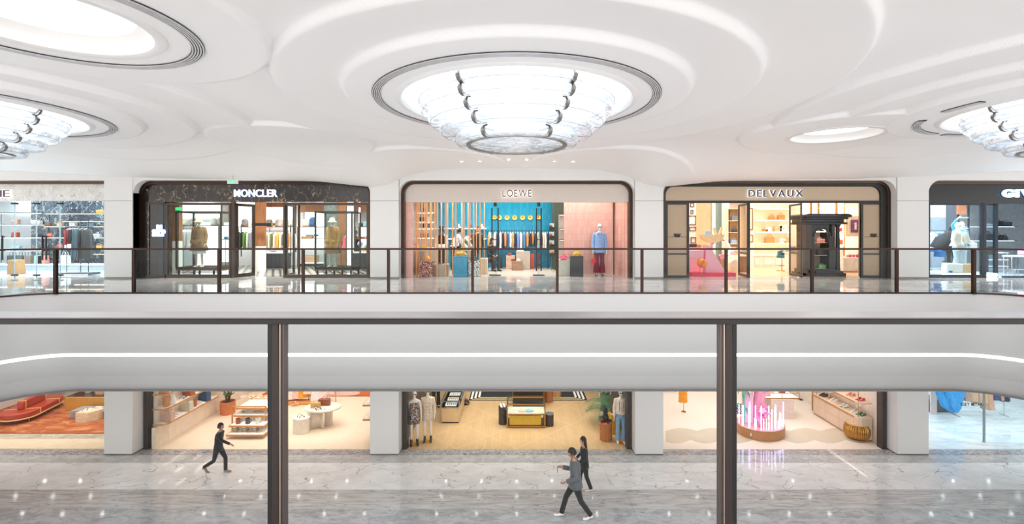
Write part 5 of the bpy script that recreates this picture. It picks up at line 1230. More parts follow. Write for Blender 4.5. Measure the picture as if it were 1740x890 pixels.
for i, (x, c, n) in enumerate(((22, '#3b3f44', 'charcoal'), (38, '#4a4f50', 'graphite'), (48, '#7d6a60', 'mushroom'), (68, '#8fb8a8', 'sage'), (74, '#c57f72', 'salmon'), (111, '#d9d4d0', 'pearl'))):
    bag((X(x, 19.6), 19.6, Z(448, 19.6)), .34, .34, .18, c, n+' tote bag on the low ledge of the far left shop', 'tote')
t = thing('display_ledge', 'low white ledge with a glowing lower edge across the far left shop', 'ledge', (X(60, 19.6), 19.7, 0)); zz = Z(448, 19.6); bx(-2.45, 2.9, -.25, .3, zz-.06, zz).build('ledge', P('#dfe3e6', .3), t); bx(-2.45, 2.9, -.22, .3, 0, zz-.06).build('base', P('#aeb7bd', .4), t); bx(-2.45, 2.9, -.26, -.25, zz-.05, zz-.02).build('light_strip', E('#ffffff', 4), t)
t = thing('wood_stump', 'square block of light split wood standing on the far left shop floor', 'block', (X(18.5, 17.6), 17.8, 0)); MB().prism([(-.19, 0), (.19, 0), (.14, .52), (-.17, .52)], -.17, .17).build('block', wood('stump', '#b5824f', '#cf9f6c', 1, .6, (8, 8, 1)), t, bev=.01)
# steel clothes stand
D = 17.4
t = thing('clothes_stand', 'free standing steel clothes stand on a grey slab near the white column', 'clothes rack', (X(137, D), D, 0))
zz = Z(385, D); MB().tube([(-.55, 0, zz), (.45, 0, zz)], .014, 8).build('rail', P('#555a5e', .3, metal=.8), t)
for x in (-.5, .0, .28): MB().tube([(x, 0, .1), (x, 0, zz+(.35 if x != -.5 else 0))], .012, 8).build('upright', P('#555a5e', .3, metal=.8), t)
bx(-.62, .5, -.25, .25, .02, .09).build('slab', P('#6d6f70', .5), t, bev=.006); bx(-.6, .48, -.26, -.25, .02, .035).build('light_strip', E('#ffffff', 4), t)
for i, (x, l, c, k, w, n) in enumerate(((119, .62, '#b3141c', 'shirt', .26, 'bright red'), (124, .5, '#2a2320', 'shirt', .12, 'dark brown'), (128.5, 1.12, '#5e7480', 'trousers', .22, 'blue grey'), (132.5, 1.12, '#667c88', 'trousers', .18, 'slate blue'), (140, 1.15, '#3c3b3a', 'coat', .22, 'charcoal'), (148, 1.15, '#45423f', 'coat', .22, 'dark grey'))):
    garment((X(x, D), D, zz), l, c, n+' garment on the steel clothes stand near the white column', wid=w, kind=k, dep=.36, seed=80+i)
# ================================================================== UPPER RIGHT SHOP (beige, black framed)
BEIGEP = P('#b39b80', .35, var=.02, scale=2); CREAMW = P('#f5ebdf', .6, var=.02); CREAM2 = P('#f0e0cc', .6, var=.02)
HONEY = wood('honey_floor', '#dcb68c', '#e8c6a0', .6, .25, (1, 8, 1))
shell(4.93, 12.95, 22.0, 0, 3.3, CREAMW, CREAM2, CREAMW, HONEY, f1=16.4)
frame_arch(3, BRONZE2, 'bronze round-shouldered frame round the beige shop', w=.09)
# inner black frame
t = thing('inner_arch', 'black inner frame of the beige shopfront', 'frame')
x0, x1 = BAYS[3]
arch_band(arch(x0+.09, x1-.09, 0.0, ZT-.09, .36), arch(x0+.16, x1-.30, 0.0, ZT-.17, .30), DS-.06, DS+.2).build('frame_band', BLACK, t, smooth=50)
zf_ = Z(341, DS)
t = thing('sign_fascia', 'beige fascia panel above the beige shop', 'sign board')
MB().prism(arch(x0+.15, x1-.31, zf_, ZT-.18, .30)[::-1], DS-.01, DS+.15).build('panel', P('#c4ad92', .35, var=.02, scale=2), t)
bx(x0+.15, x1-.29, DS-.05, DS+.05, Z(345, DS), zf_).build('lower_trim', BLACK, t)
text_sign('DELVAUX', (X(1317.5, DS-.08), DS-.09, Z(328.2, DS-.08)), .235, 1.82, P('#1e2c4c', .3), 'widely spaced dark blue letters edged with light on the beige fascia', bold=.004, gap=.22, glow=E('#f2f6ff', .9))
def crown_logo(t, x, y, z, k, mat):
    mb = MB(); mb.prism([(x-.1*k, z), (x+.1*k, z), (x+.13*k, z+.11*k), (x-.13*k, z+.11*k)], y-.012, y)
    for i in range(5): mb.ball((x+(-.12+.06*i)*k, y-.006, z+.13*k), .022*k, .006, .022*k, 8, 5)
    mb.build('crown_mark', mat, t)
    bx(x-.36*k, x-.24*k, y-.006, y, z+.0, z+.012).build('rule_mark', mat, t); bx(x+.24*k, x+.36*k, y-.006, y, z+.0, z+.012).build('rule_mark', mat, t)
    for s, ds in ((-1, '18'), (1, '29')):
        for i in range(2): bx(x+s*.175*k-.03*k+i*.035*k, x+s*.175*k-.012*k+i*.035*k, y-.006, y, z, z+.04*k).build('date_mark', mat, t)
for px0, px1, lab in ((1130.5, 1170.5, 'left'), (1462, 1506, 'right')):
    D = DS; t = thing('beige_partition', lab+' beige shopfront panel with a small black crown emblem', 'panel', ((X(px0, D)+X(px1, D))/2, D, 0)); a = (X(px1, D)-X(px0, D))/2; zt_ = Z(345, D)
    bx(-a, a, .0, .1, 0.04, zt_).build('panel', BEIGEP, t)
    for q in (-a, a-.07): bx(q, q+.07, -.04, .04, 0, zt_).build('jamb', P('#26221f', .35), t)
    zr = Z(431, D); bx(-a+.07, a-.07, -.03, .02, zr-.03, zr+.02).build('cross_bar', P('#26221f', .35), t); bx(-a+.07, a-.07, -.03, .02, 0, .08).build('bottom_bar', P('#26221f', .35), t); bx(-a+.07, a-.07, -.03, .02, zt_-.05, zt_).build('top_bar', P('#26221f', .35), t)
    crown_logo(t, 0, -.002, Z(403, D), .85, BLACK)
for px0, px1, d0, d1, lab in ((1255, 1271.5, 17.3, 16.32, 'left'), (1341.5, 1362, 17.3, 16.32, 'right')):
    xa, xb = X(px0, d0), X(px1, d1); ang = math.atan2(d1-d0, xb-xa); Ld = math.hypot(d1-d0, xb-xa)
    t = thing('door', lab+' black framed glass door leaf standing open in the beige shopfront', 'door', (xa, d0, 0), ang); H = Z(345, DS)
    for a, b, c, d in ((0, .06, 0, H), (Ld-.06, Ld, 0, H), (.06, Ld-.06, 0, .09), (.06, Ld-.06, H-.06, H), (.06, Ld-.06, .78, .84)): bx(a, b, -.02, .02, c, d).build('frame', P('#2b2725', .35), t)
    bx(.06, Ld-.06, -.004, .004, .09, H-.06).build('glass', glassmat('warm_glass', '#e8dccb', 1.45, .8), t, smooth=0)
bxm = thing('door_post', 'black post between the pink display and the shelves', 'post', (X(1271.5, DS), DS, 0)); bx(-.04, .04, -.04, .04, 0, Z(345, DS)).build('post', BLACK, bxm)
# shelves with bags on the back wall
D = 21.2
struct(bx(X(1278, D), X(1347, D), D+.35, D+.5, 0, 3.3).build('wall_niche', P('#f1dfc2', .6, var=.02)))
struct(bx(X(1271, 20), X(1281, 20), 20.0, 20.2, 0, 3.3).build('wall_pilaster', CREAMW))
for i, y in enumerate((355, 374.5, 394.5, 414)):
    shelf(((X(1287, D)+X(1346, D))/2, D+.35, Z(y, D)), X(1346, D)-X(1287, D), .35, ('top', 'second', 'third', 'lowest')[i]+' white glowing shelf in the beige shop niche', P('#fff6e6', .4), glow=E('#fff0d4', 5), th=.03)
for i, (x, y, w, h, c, k, n) in enumerate(((1314, 374.5, .34, .2, '#c08a4e', 'duffel', 'light brown'), (1330.5, 374.5, .28, .22, '#c98f50', 'tote', 'honey'), (1303, 394.5, .2, .12, '#c98c48', 'flap', 'small gold'), (1308, 394.5, .28, .2, '#f3efe9', 'tote', 'white'), (1325, 394.5, .3, .26, '#e0c3a0', 'flap', 'sand'), (1333, 394.5, .34, .3, '#f6f1ea', 'flap', 'large ivory'), (1311, 414, .4, .26, '#cf9a60', 'tote', 'amber'), (1332, 414, .26, .2, '#f0ebe4', 'flap', 'cream'), (1339, 414, .24, .24, '#dcae78', 'tote', 'tan'))):
    bag((X(x, D), D+.16, Z(y, D)+.03), w, h, .16, c, n+' handbag on the white glowing shelves of the beige shop', k)
t = thing('base_cabinet', 'cream panelled base cabinet under the glowing shelves', 'cabinet', ((X(1276, D)+X(1347, D))/2, D+.1, 0)); a = (X(1347, D)-X(1276, D))/2; h = Z(432.5, D)
bx(-a, a, -.2, .25, 0, h-.05).build('body', CREAMW, t); bx(-a, a, -.24, .25, h-.05, h).build('worktop', P('#fbf6ee', .3), t)
for i, (p0, p1) in enumerate(((1279.5, 1290), (1295, 1311), (1314.5, 1330), (1332, 1345))):
    q0, q1 = X(p0, D)-t.location.x, X(p1, D)-t.location.x; o = bx(q0, q1, -.215, -.2, .08, h-.1).build('door', CREAM2, t, bev=.004); bx(q0+.04, q1-.04, -.225, -.214, .13, h-.15).build('door_field', P('#f8efe0', .5), o)
# teal stools
for i, x in enumerate((1328.5, 1339.5)):
    D2 = 19.2; t = thing('bar_stool', ('left', 'right')[i]+' teal velvet stool on a thin brass stem in the beige shop', 'stool', (X(x, D2), D2, 0), .3*i, 'teal stools'); teal = P('#1c5f66', .7, sheen=.3)
    MB().loft([(0, 0, .52, .17, .16), (0, 0, .56, .2, .18), (0, 0, .62, .19, .17)], 18).build('seat', teal, t)
    MB().grid(lambda u, v: (.2*math.cos(PI*.15-PI*1.05*u*1), .2*math.sin(PI*.15+PI*.9*u)*.9, .56+.26*v*(1-.4*abs(u-.5))), 12, 4).build('backrest', teal, t, solid=.03)
    MB().tube([(0, 0, .02), (0, 0, .53)], .016, 8).build('stem', BRASS, t); MB().lathe([(.001, .0), (.19, 0), (.18, .02), (.001, .03)], 24).build('foot', BRASS, t); MB().lathe([(.1, .2), (.115, .2), (.115, .215), (.1, .215)], 20, close=True).build('footrest', BRASS, t)
# pink sculpture display
D = 16.75
t = thing('plinth', 'low crimson base slab of the pink display', 'plinth', ((X(1171, D)+X(1251, D))/2, D+.6, 0)); a = (X(1251, D)-X(1171, D))/2
bx(-a+.1, a, -.6, .6, 0, Z(463.5, D)).build('front_slab', P('#e0415e', .4), t, bev=.004); bx(-a-.1, a-.3, -.4, .65, 0, Z(462, 17)).build('rear_slab', P('#f0718a', .4), t)
z0 = Z(463.5, D); PK = P('#f0b4c2', .5, var=.02)
t = thing('wedge_sculpture', 'pale pink tall sloping wedge standing on the crimson slab', 'sculpture', (X(1215, D), D+.3, z0)); q = lambda px_, py_: (X(px_, D+.2)-t.location.x, Z(py_, D+.2)-z0)
MB().prism([q(1198, 463.2), q(1233, 463.2), q(1204.5, 417), q(1198.5, 416)], -.15, .15).build('wedge', PK, t)
t = thing('pink_block', 'pale pink block stuck to the left of the sloping wedge', 'sculpture', (X(1185, D), D+.3, Z(438.5, D+.3))); h = Z(425, D+.3)-t.location.z
bx(-.27, .25, -.2, .2, 0, h).build('block', PK, t, bev=.01); bx(-.2, -.15, -.02, .02, z0-t.location.z, 0).build('prop', PK, t)
t = thing('orange_ball', 'glossy orange ball under the pale pink block', 'ball', (X(1192.5, D+.1), D+.1, Z(446.5, D+.1))); MB().ball((0, 0, 0), .175, .175, .165, 20, 14).build('ball', P('#f0921e', .2, coat=.5), t); MB().tube([(0, 0, -.15), (0, 0, z0-t.location.z)], .02, 8).build('prop', P('#f6d6b6', .4), t)
t = thing('magenta_rod', 'thin magenta curved rod leaning across the orange ball', 'rod', (X(1194, D-.1), D-.12, z0)); MB().tube([(X(1189, D)-X(1194, D), .0, Z(453, D)-z0-.0), (.02, -.02, Z(445, D)-z0), (X(1198, D)-X(1194, D), .02, Z(425, D)-z0)], .018, 8).build('rod', P('#d6336c', .3), t); MB().tube([(X(1189, D)-X(1194, D), 0, 0), (X(1189, D)-X(1194, D), 0, Z(453, D)-z0)], .008, 6).build('foot_rod', P('#d6336c', .3), t)
t = thing('bowl_stand', 'half round pale wood bowl shape balanced above the wedge', 'sculpture', (X(1209.5, D+.3), D+.3, Z(398.5, D+.3)))
R = .40; MB().prism([(R*math.cos(-PI*i/24), R*math.sin(-PI*i/24)*.72) for i in range(25)][::-1], -.12, .12).build('half_disc', P('#f3cf9d', .45), t); bx(-.03, .03, -.03, .03, -.6, -.25).build('prop', PK, t)
for i, s in enumerate((-1, 1)):
    t = thing('wood_cylinder', ('left', 'right')[i]+' pale wood cylinder of the V standing on the half round bowl', 'cylinder', (X(1219.5+s*2.5, D+.3), D+.3, Z(398.5, D+.3))); MB().tube([(0, 0, 0), (s*.09, 0, .24)], .045, 14).build('cylinder', P('#f2cd98', .45), t)
bag((X(1202, D+.3), D+.28, Z(398.5, D+.3)), .2, .13, .1, '#b5cbe6', 'pale blue handbag on the half round bowl shape', 'tote')
t = thing('ring_sculpture', 'large thin ring, magenta outside and glowing white at the right', 'sculpture', (X(1224.5, D+.6), D+.6, Z(423, D+.6)))
MB().tube([(.335*math.cos(a), 0, .335*math.sin(a)) for a in [PI*.35+PI*1.45*i/40 for i in range(41)]], .022, 10).build('magenta_arc', P('#d8246a', .3), t); MB().tube([(.335*math.cos(a), 0, .335*math.sin(a)) for a in [-PI*.2+PI*.55*i/16 for i in range(17)]], .02, 10).build('glowing_arc', E('#e8dcff', 2.5), t); MB().tube([(0, 0, -.335), (0, 0, -t.location.z+.02)], .008, 6).build('prop', BRASS, t)
bag((X(1228.5, D+.6), D+.6, Z(439, D+.6)), .2, .15, .1, '#f0a6ae', 'small pink handbag held inside the ring', 'tote'); 
t = thing('bag_shelf', 'tiny shelf carrying the pink handbag in the ring', 'shelf', (X(1228.5, D+.6), D+.65, Z(439, D+.6)-.015)); bx(-.12, .12, -.08, .08, 0, .015).build('board', PK, t); MB().tube([(0, .05, 0), (0, .05, -t.location.z+.02)], .008, 6).build('prop', PK, t)
t = thing('arch_block', 'pale rounded arch block at the right of the crimson slab', 'sculpture', (X(1247, 17.6), 17.6, 0)); MB().prism(arch(-.16, .16, 0, Z(441, 17.6), .159), -.1, .1).build('arch', P('#f4dcb8', .5), t)
t = thing('console_table', 'cream console table behind the pink display', 'table', (X(1248, 18.6), 18.7, 0)); bx(-.45, .45, -.25, .25, Z(433, 18.6)-.05, Z(433, 18.6)).build('table_top', P('#fbf4ea', .3), t); bx(-.45, -.3, -.2, .2, 0, Z(433, 18.6)-.05).build('leg', P('#8a6c52', .5), t); bx(.3, .45, -.2, .2, 0, Z(433, 18.6)-.05).build('leg', P('#8a6c52', .5), t)
bag((X(1252, 18.6), 18.62, Z(433, 18.6)), .2, .16, .12, '#d8a574', 'tan handbag on the cream console table', 'tote'); bag((X(1245, 18.6), 18.62, Z(433, 18.6)), .16, .12, .1, '#f1b3b6', 'rose handbag on the cream console table', 'flap')
# left interior: walls, mirror, narrow shelf tower, empty frames
struct(bx(X(1183, 19.5), X(1208, 19.5), 19.5, 19.7, 0, 3.3).build('wall_fluted', P('#dcb78c', .5))); struct(bx(X(1208, 19.6), X(1214, 19.6), 19.5, 19.9, 0, 3.3).build('wall_pilaster', CREAMW))
struct(bx(X(1228, 20.2), X(1236, 20.2), 20.0, 20.3, 0, 3.3).build('wall_pilaster', CREAMW))
t = thing('wall_mirror', 'tall narrow blue grey mirror at the back of the beige shop', 'mirror', (X(1221, 20.5), 20.5, .0)); bx(-.16, .16, 0, .05, .05, 3.1).build('glass', P('#8fa6a2', .25, metal=.3), t); bx(-.18, -.16, -.01, .05, .0, 3.12).build('edge', P('#fff6ea', .4), t); bx(.16, .18, -.01, .05, 0, 3.12).build('edge', P('#fff6ea', .4), t)
t = thing('shelf_tower', 'narrow beige shelf tower with grey bags behind the open left door', 'display unit', (X(1247, 19.8), 19.9, 0)); bx(-.26, .26, .1, .2, Z(420, 19.8), Z(355, 19.8)).build('back', P('#c79d6c', .5), t)
for q in (-.26, .24): bx(q, q+.02, -.15, .2, Z(422, 19.8), Z(353, 19.8)).build('side_panel', P('#f2e0c6', .5), t)
for y in (354, 374.5, 394.5, 414): bx(-.24, .24, -.15, .1, Z(y, 19.8)-.02, Z(y, 19.8)).build('shelf_board', P('#f3dfc0', .5), t)
bx(-.26, .26, -.12, .2, 0, Z(422, 19.8)).build('base', CREAMW, t)
for i, (x, y, c, n, k) in enumerate(((1248.5, 374.5, '#7c8791', 'grey blue', 'tote'), (1248.5, 394.5, '#4c4d52', 'dark grey', 'duffel'), (1247, 414, '#9db4cf', 'light blue', 'tote'))): bag((X(x, 19.8), 19.85, Z(y, 19.8)), .24, .2 if i < 2 else .16, .12, c, n+' handbag in the narrow shelf tower', k)
for i, (x, y, w, h, n) in enumerate(((1176, 348, .14, .16, 'small dark'), (1175.5, 360, .1, .15, 'tiny square pair'), (1176, 374, .28, .34, 'largest brass'), (1177, 388.5, .25, .15, 'wide low'), (1178, 408, .2, .22, 'cross shaped'), (1175, 445, .16, .26, 'lowest brass'))):
    picture((X(x, 18.0), 18.0, Z(y, 18.0)), w, h, P('#6d5236', .4, metal=.4), None, n+' empty picture frame hung at the left inside the beige shop', fw=.022)
struct(bx(X(1170, 18.0), X(1182.5, 18.0), 18.0, 18.1, 0, 3.3).build('wall_frames', P('#f7e7d8', .6)))
bag((X(1179, 17.5), 17.6, Z(420, 17.5)), .26, .12, .1, '#3d332e', 'dark bow shaped bag on the pink ledge left of the wedge', 'flap'); bag((X(1188, 17.5), 17.6, Z(420, 17.5)), .22, .1, .1, '#d98a5e', 'orange tan bag on the pink ledge left of the wedge', 'flap')
t = thing('pink_ledge', 'pale pink ledge behind the block carrying two small bags', 'ledge', (X(1183, 17.5), 17.65, 0)); bx(-.28, .28, -.12, .12, 0, Z(420, 17.5)).build('body', P('#f3c9d2', .5), t)
picture((X(1275, 19.97), 19.98, Z(372, 19.97)), .2, .9, P('#8a6a42', .4, metal=.4), P('#f7e4c8', .5), 'tall brass picture frame just right of the black post', fw=.03); picture((X(1276, 19.97), 19.98, Z(405, 19.97)), .16, .3, P('#8a6a42', .4, metal=.4), P('#f7e4c8', .5), 'small brass picture frame just right of the black post', fw=.025)
# black classical kiosk
D = 16.9; KB = P('#2f3236', .4, var=.08); KB2 = P('#3c4044', .4)
x0 = X(1364, D); x1 = X(1443, D); xm = (x0+x1)/2; t = thing('display_kiosk', 'black classical arched display kiosk with cornice, plinth and a slender column', 'display case', (xm, D, 0))
u = lambda p: X(p, D)-xm; zc_ = lambda y: Z(y, D)
aL, aR = u(1384), u(1409); zs0 = zc_(457); zs1 = zc_(389)
pts = [(u(1376), .0), (u(1419), .0), (u(1419), zc_(381)), (u(1376), zc_(381))]
# front wall with arched opening (built as strips round the arch)
mb = MB(); n = 16; cx_ = (aL+aR)/2; ra = (aR-aL)/2; zc0 = zs1-ra
mb.bx(u(1376), aL, -.0, .12, 0, zc0); mb.bx(aR, u(1419), 0, .12, 0, zc0); mb.bx(aL, aR, 0, .12, 0, zs0)
for i in range(n):
    a, b = PI*i/n, PI*(i+1)/n
    p = [(cx_+ra*math.cos(a), zc0+ra*math.sin(a)), (cx_+ra*math.cos(b), zc0+ra*math.sin(b)), (cx_+ra*math.cos(b), zc_(381)), (cx_+ra*math.cos(a), zc_(381))]
    mb.prism(p[::-1], 0, .12)
mb.bx(u(1376), aL, 0, .12, zc0, zc_(381)); mb.bx(aR, u(1419), 0, .12, zc0, zc_(381)); mb.build('arched_front', KB, t)
MB().tube([(cx_+(ra+.03)*math.cos(PI*i/20), -.01, zc0+(ra+.03)*math.sin(PI*i/20)) for i in range(21)], .02, 8).build('archivolt', KB2, t)
for a, b in ((1376, 1383.5), (1409.5, 1418)): bx(u(a), u(b), -.03, .0, zc_(402.5), zc_(401)).build('impost', KB2, t)
bx(u(1376), u(1378), .12, .8, 0, zc_(381)).build('side', KB, t); bx(u(1417), u(1419), .12, .8, 0, zc_(381)).build('side', KB, t); bx(u(1376), u(1419), .78, .82, 0, zc_(381)).build('back', P('#e7d3b4', .6), t)
bx(u(1368), u(1377), -.06, .5, 0, zc_(381)).build('pilaster', P('#4a423d', .4), t); 
MB().lathe([(.12, 0), (.12, .14), (.085, .2), (.075, .3), (.062, zc_(386)), (.09, zc_(383)), (.11, zc_(381))], 20, (u(1426.5), .1, .0)).build('column', KB, t)
for (a, b, y0, y1, dp) in ((1367, 1437, 381, 377.5, .1), (1369, 1433, 377.5, 372.5, .04), (1366, 1438, 372.5, 369, .12), (1363.5, 1442, 369, 365.5, .18)): bx(u(a), u(b), -dp, .85, zc_(y0), zc_(y1)).build('cornice', KB if dp > .05 else KB2, t, bev=.01)
MB().prism([(u(1363), zc_(365.5)), (u(1443), zc_(365.5)), (u(1436), zc_(366.2)+.06), (u(1370), zc_(366)+.06)], -.16, .85).build('cornice_cap', KB, t)
bx(u(1368), u(1434), -.12, .85, 0, zc_(463.5)).build('base', KB, t, bev=.01); bx(u(1372), u(1424), -.06, .8, zc_(463.5), zc_(458)).build('base_step', KB2, t); bx(u(1384), u(1430), -.1, .2, zc_(463.5), zc_(460)).build('base_moulding', KB2, t)
for y in (412, 433.5, 456.5): bx(aL-.02, aR+.02, .12, .7, zc_(y)-.02, zc_(y)).build('shelf_board', P('#d9c19a', .4), t)
bx(aL, aR, .1, .2, zs1-.1, zs1-.08).build('light_strip', E('#fff2dc', 8), t)
for i, (x, y, c, k, w, h, n) in enumerate(((1393, 412, '#ef9a9c', 'flap', .3, .13, 'pink'), (1394, 433.5, '#33363a', 'tote', .26, .2, 'black'), (1396, 456.5, '#8fd68c', 'flap', .26, .13, 'mint green'))): bag((X(x, D+.3), D+.3, zc_(y)+.0), w, h, .12, c, n+' handbag in the arched niche of the black kiosk', k)
# behind the kiosk: bright shelving, framed scarf, marble counter
for i, (p0, p1) in enumerate(((1366, 1381), (1383, 1394), (1396, 1424), (1427, 1439))):
    t = thing('lit_back_panel', ('first', 'second', 'third', 'fourth')[i]+' bright panel from the left above and behind the black kiosk', 'light box', ((X(p0, 21)+X(p1, 21))/2, 21.2, 0)); a = (X(p1, 21)-X(p0, 21))/2; bx(-a, a, 0, .05, .9, 3.2).build('diffuser', E('#fff8f0', 1.5), t); bx(-a, a, 0, .05, 0, .9).build('lower_panel', CREAMW, t)
    for q in (-a, a): bx(q-.015, q+.015, -.05, .05, 0, 3.25).build('upright', BRASS, t)
for i, (a, b, y) in enumerate(((1388, 1422, 353.5), (1432, 1455, 350), (1418, 1441, 394), (1418, 1441, 416), (1430, 1441, 436))): shelf(((X(a, 20.8)+X(b, 20.8))/2, 21.1, Z(y, 20.8)), X(b, 20.8)-X(a, 20.8), .25, ('first upper', 'second upper', 'higher right', 'middle right', 'lower right')[i]+' thin brass edged shelf behind the black kiosk', P('#e8cfa8', .4), th=.02)
picture((X(1453, 18.8), 18.9, Z(384, 18.8)), .62, .8, P('#e6c79a', .4), P('#f3e3cf', .6), 'large pale gold frame round the purple patterned scarf', fw=.08); picture((X(1455, 18.8), 18.86, Z(384, 18.8)), .32, .5, P('#7a3c6c', .6, var=.5, scale=12), P('#f0dfe4', .6, var=.2, scale=20), 'purple patterned scarf mounted in the large pale gold frame', fw=.11, name='framed_scarf', cat='scarf')
bag((X(1430, 20.8), 20.95, Z(394, 20.8)+.02), .2, .16, .1, '#c8322c', 'red handbag on a brass edged shelf right of the kiosk column', 'flap'); bag((X(1432, 20.8), 20.95, Z(416, 20.8)+.02), .18, .2, .1, '#b8562c', 'rust handbag on a brass edged shelf right of the kiosk column', 'tote')
t = thing('marble_counter', 'white veined marble counter right of the black kiosk', 'counter', (X(1447, 18.6), 18.7, 0)); bx(-.42, .5, -.25, .25, .06, Z(437.5, 18.6)).build('body', marble('marble_counter', '#efe9e2', '#dcd3c9', '#8f8378', 1.6, .03, .15), t, bev=.005); bx(-.4, .48, -.22, .25, 0, .06).build('foot', BRASS, t)
for i, (x, y, c) in enumerate(((1442, 409, '#e08a94'), (1446, 410, '#c64a6e'), (1452, 412, '#d94a62'), (1458, 409, '#e8365c'), (1459, 424, '#d6244c'))):
    bag((X(x, 18.9), 18.95, Z(437.5, 18.6)+.0), .09, .1, .05, c, ('rose', 'plum', 'coral', 'crimson', 'ruby')[i]+' small handbag on the white marble counter', 'flap', group='small red bags on the marble counter')
t = thing('queue_post', 'slim chrome barrier post with round foot in front of the black kiosk', 'post', (X(1363.5, 16.5), 16.55, 0)); MB().tube([(0, 0, .02), (0, 0, .95)], .028, 12).build('pole', P('#a79f96', .25, metal=.9), t); MB().lathe([(.001, .0), (.19, 0), (.18, .02), (.02, .035)], 28).build('foot', P('#a79f96', .25, metal=.9), t); MB().ball((0, 0, .96), .035).build('top_cap', P('#a79f96', .25, metal=.9), t)
t = thing('laptop', 'grey open laptop on the counter by the right door leaf', 'laptop', (X(1353, 18.4), 18.5, Z(428, 18.4))); bx(-.15, .15, -.1, .1, 0, .02).build('keyboard_half', P('#8d8680', .4), t); MB().prism([(-.15, .02), (.15, .02), (.17, .2), (-.13, .2)], .09, .1).build('screen_half', P('#8d8680', .4), t)
t = thing('reception_desk', 'white desk behind the open right door leaf', 'desk', (X(1353, 18.4), 18.5, 0)); hh = Z(428, 18.4); bx(-.3, .3, -.2, .3, hh-.04, hh).build('desk_top', CREAMW, t); bx(-.25, .25, -.15, .25, 0, hh-.04).build('desk_body', CREAMW, t)
# ================================================================== UPPER FAR RIGHT SHOP (black fascia, grey stone)
STONE = marble('stone_grey', '#b4b7bb', '#a0a4a9', '#6d7176', 2.2, .02, .5, .5, .6, vscale=9); BLUEG = P('#8e9aa6', .4)
shell(13.15, 21.3, 21.5, 0, 3.3, P('#c9d2da', .5), STONE, STONE, P('#aab4bc', .15), f0=16.6, f1=23.5)
struct(bx(X(1581, 21.3), X(1611, 21.3), 21.2, 21.3, 2.2, 3.3).build('wall_white', P('#eef3f6', .5))); struct(bx(X(1581, 21.3), X(1611, 21.3), 21.2, 21.3, 0, 2.2).build('wall_blue_grey', P('#a3b2c0', .5)))
struct(bx(X(1618, 20.2), X(1627, 20.2), 20.2, 20.5, 0, 3.3).build('wall_dark', P('#5a6068', .4)))
frame_arch(4, BRONZE2, 'bronze frame round the far right black fascia shop')
fascia_panel(4, P('#14171c', .25, var=.1), 'black fascia with a soft sheen at the far right', Z(346, DS), r=.1)
text_sign('GIVENCHY', (X(1783, DS-.08), DS-.09, Z(328, DS-.08)), .25, 3.12, E('#ffffff', 3), 'wide glowing white letters on the black fascia at the right picture edge', bold=.03, gap=.16, glow=E('#8fc4ff', 1.6))
NB = P('#1c2530', .3, metal=.3)
window('shop_window', 'left display window of the far right shop with black sill', 1576, 1669, 346, 474, mat=NB, w=.05); 
t = thing('door_frame_post', 'black upright left of the far right glass door', 'post', (X(1671, DS), DS, 0)); bx(-.055, .055, -.05, .05, 0, Z(345, DS)).build('post', NB, t); bx(-.17, -.05, -.06, -.02, .9, .96).build('lock_case', NB, t)
t = thing('door', 'wide black framed glass door of the far right shop', 'door', (X(1691, DS), DS+.3, 0)); bx(-.34, .34, -.02, .02, Z(345, DS)-.06, Z(345, DS)-.02).build('frame', NB, t); bx(.25, .36, -.04, .04, 0, Z(344, DS)).build('frame', NB, t); bx(-.34, .28, -.02, .02, 0, .06).build('frame', NB, t); bx(-.3, .28, -.004, .004, .1, Z(346, DS)-.05).build('glass', glassmat('blue_glass', '#cfe4ee', 1.5, .8), t, smooth=0)
t = thing('shop_window', 'right display window of the far right shop', 'window', (X(1790, DS), DS, 0)); bx(-1.7, 1.7, -.004, .004, 0, Z(345, DS)).build('glass', GLASS, t, smooth=0); bx(-1.7, 1.7, -.05, .05, 0, .06).build('sill', NB, t)
for i, (y, x0_, x1_) in enumerate(((385, 1640, 1732), (409, 1640, 1732))): shelf(((X(x0_, 20.8)+X(x1_, 20.8))/2, 21.2, Z(y, 20.8)), X(x1_, 20.8)-X(x0_, 20.8), .35, ('upper', 'lower')[i]+' thin grey shelf of black bags on the stone wall', P('#6f7880', .3, metal=.4), glow=E('#eaf5ff', 4), th=.025)
for i, (x, y, w, h, n, k) in enumerate(((1677.5, 385, .22, .16, 'small black round', 'bucket'), (1687, 385, .3, .1, 'flat silver', 'flap'), (1703, 385, .36, .22, 'glossy black', 'flap'), (1717, 385, .36, .18, 'long black', 'flap'), (1683, 409, .55, .26, 'widest black', 'tote'), (1695, 409, .22, .1, 'tiny pale', 'flap'), (1704, 409, .34, .22, 'square black', 'flap'), (1714, 409, .3, .2, 'soft black', 'duffel'))):
    bag((X(x, 20.8), 20.98, Z(y, 20.8)+.025), w, h, .16, '#24282d' if 'black' in n else '#c6ccd2', n+' handbag on the grey shelves of the far right shop', k)
t = thing('wall_speaker', 'copper coloured panel with a round silver disc high on the left', 'panel', (X(1635.5, 18.6), 18.6, Z(364, 18.6))); bx(-.15, .15, 0, .1, 0, .45).build('panel', P('#c07a58', .35, metal=.3), t); MB().lathe([(.001, -.02), (.055, -.02), (.06, 0)], 20).xf(Matrix.Translation((.03, 0, .1)) @ Matrix.Rotation(PI/2, 4, 'X')).build('disc', CHROME, t)
t = thing('display_ladder', 'dark upright ladder frame holding the copper panel', 'frame', (X(1636, 18.8), 18.75, 0))
for q in (-.2, .2): bx(q-.02, q+.02, 0, .05, 0, 3.2).build('upright', NB, t)
for k in range(6): bx(-.18, .18, 0, .05, .4+k*.42, .44+k*.42).build('rung', CHROME, t)
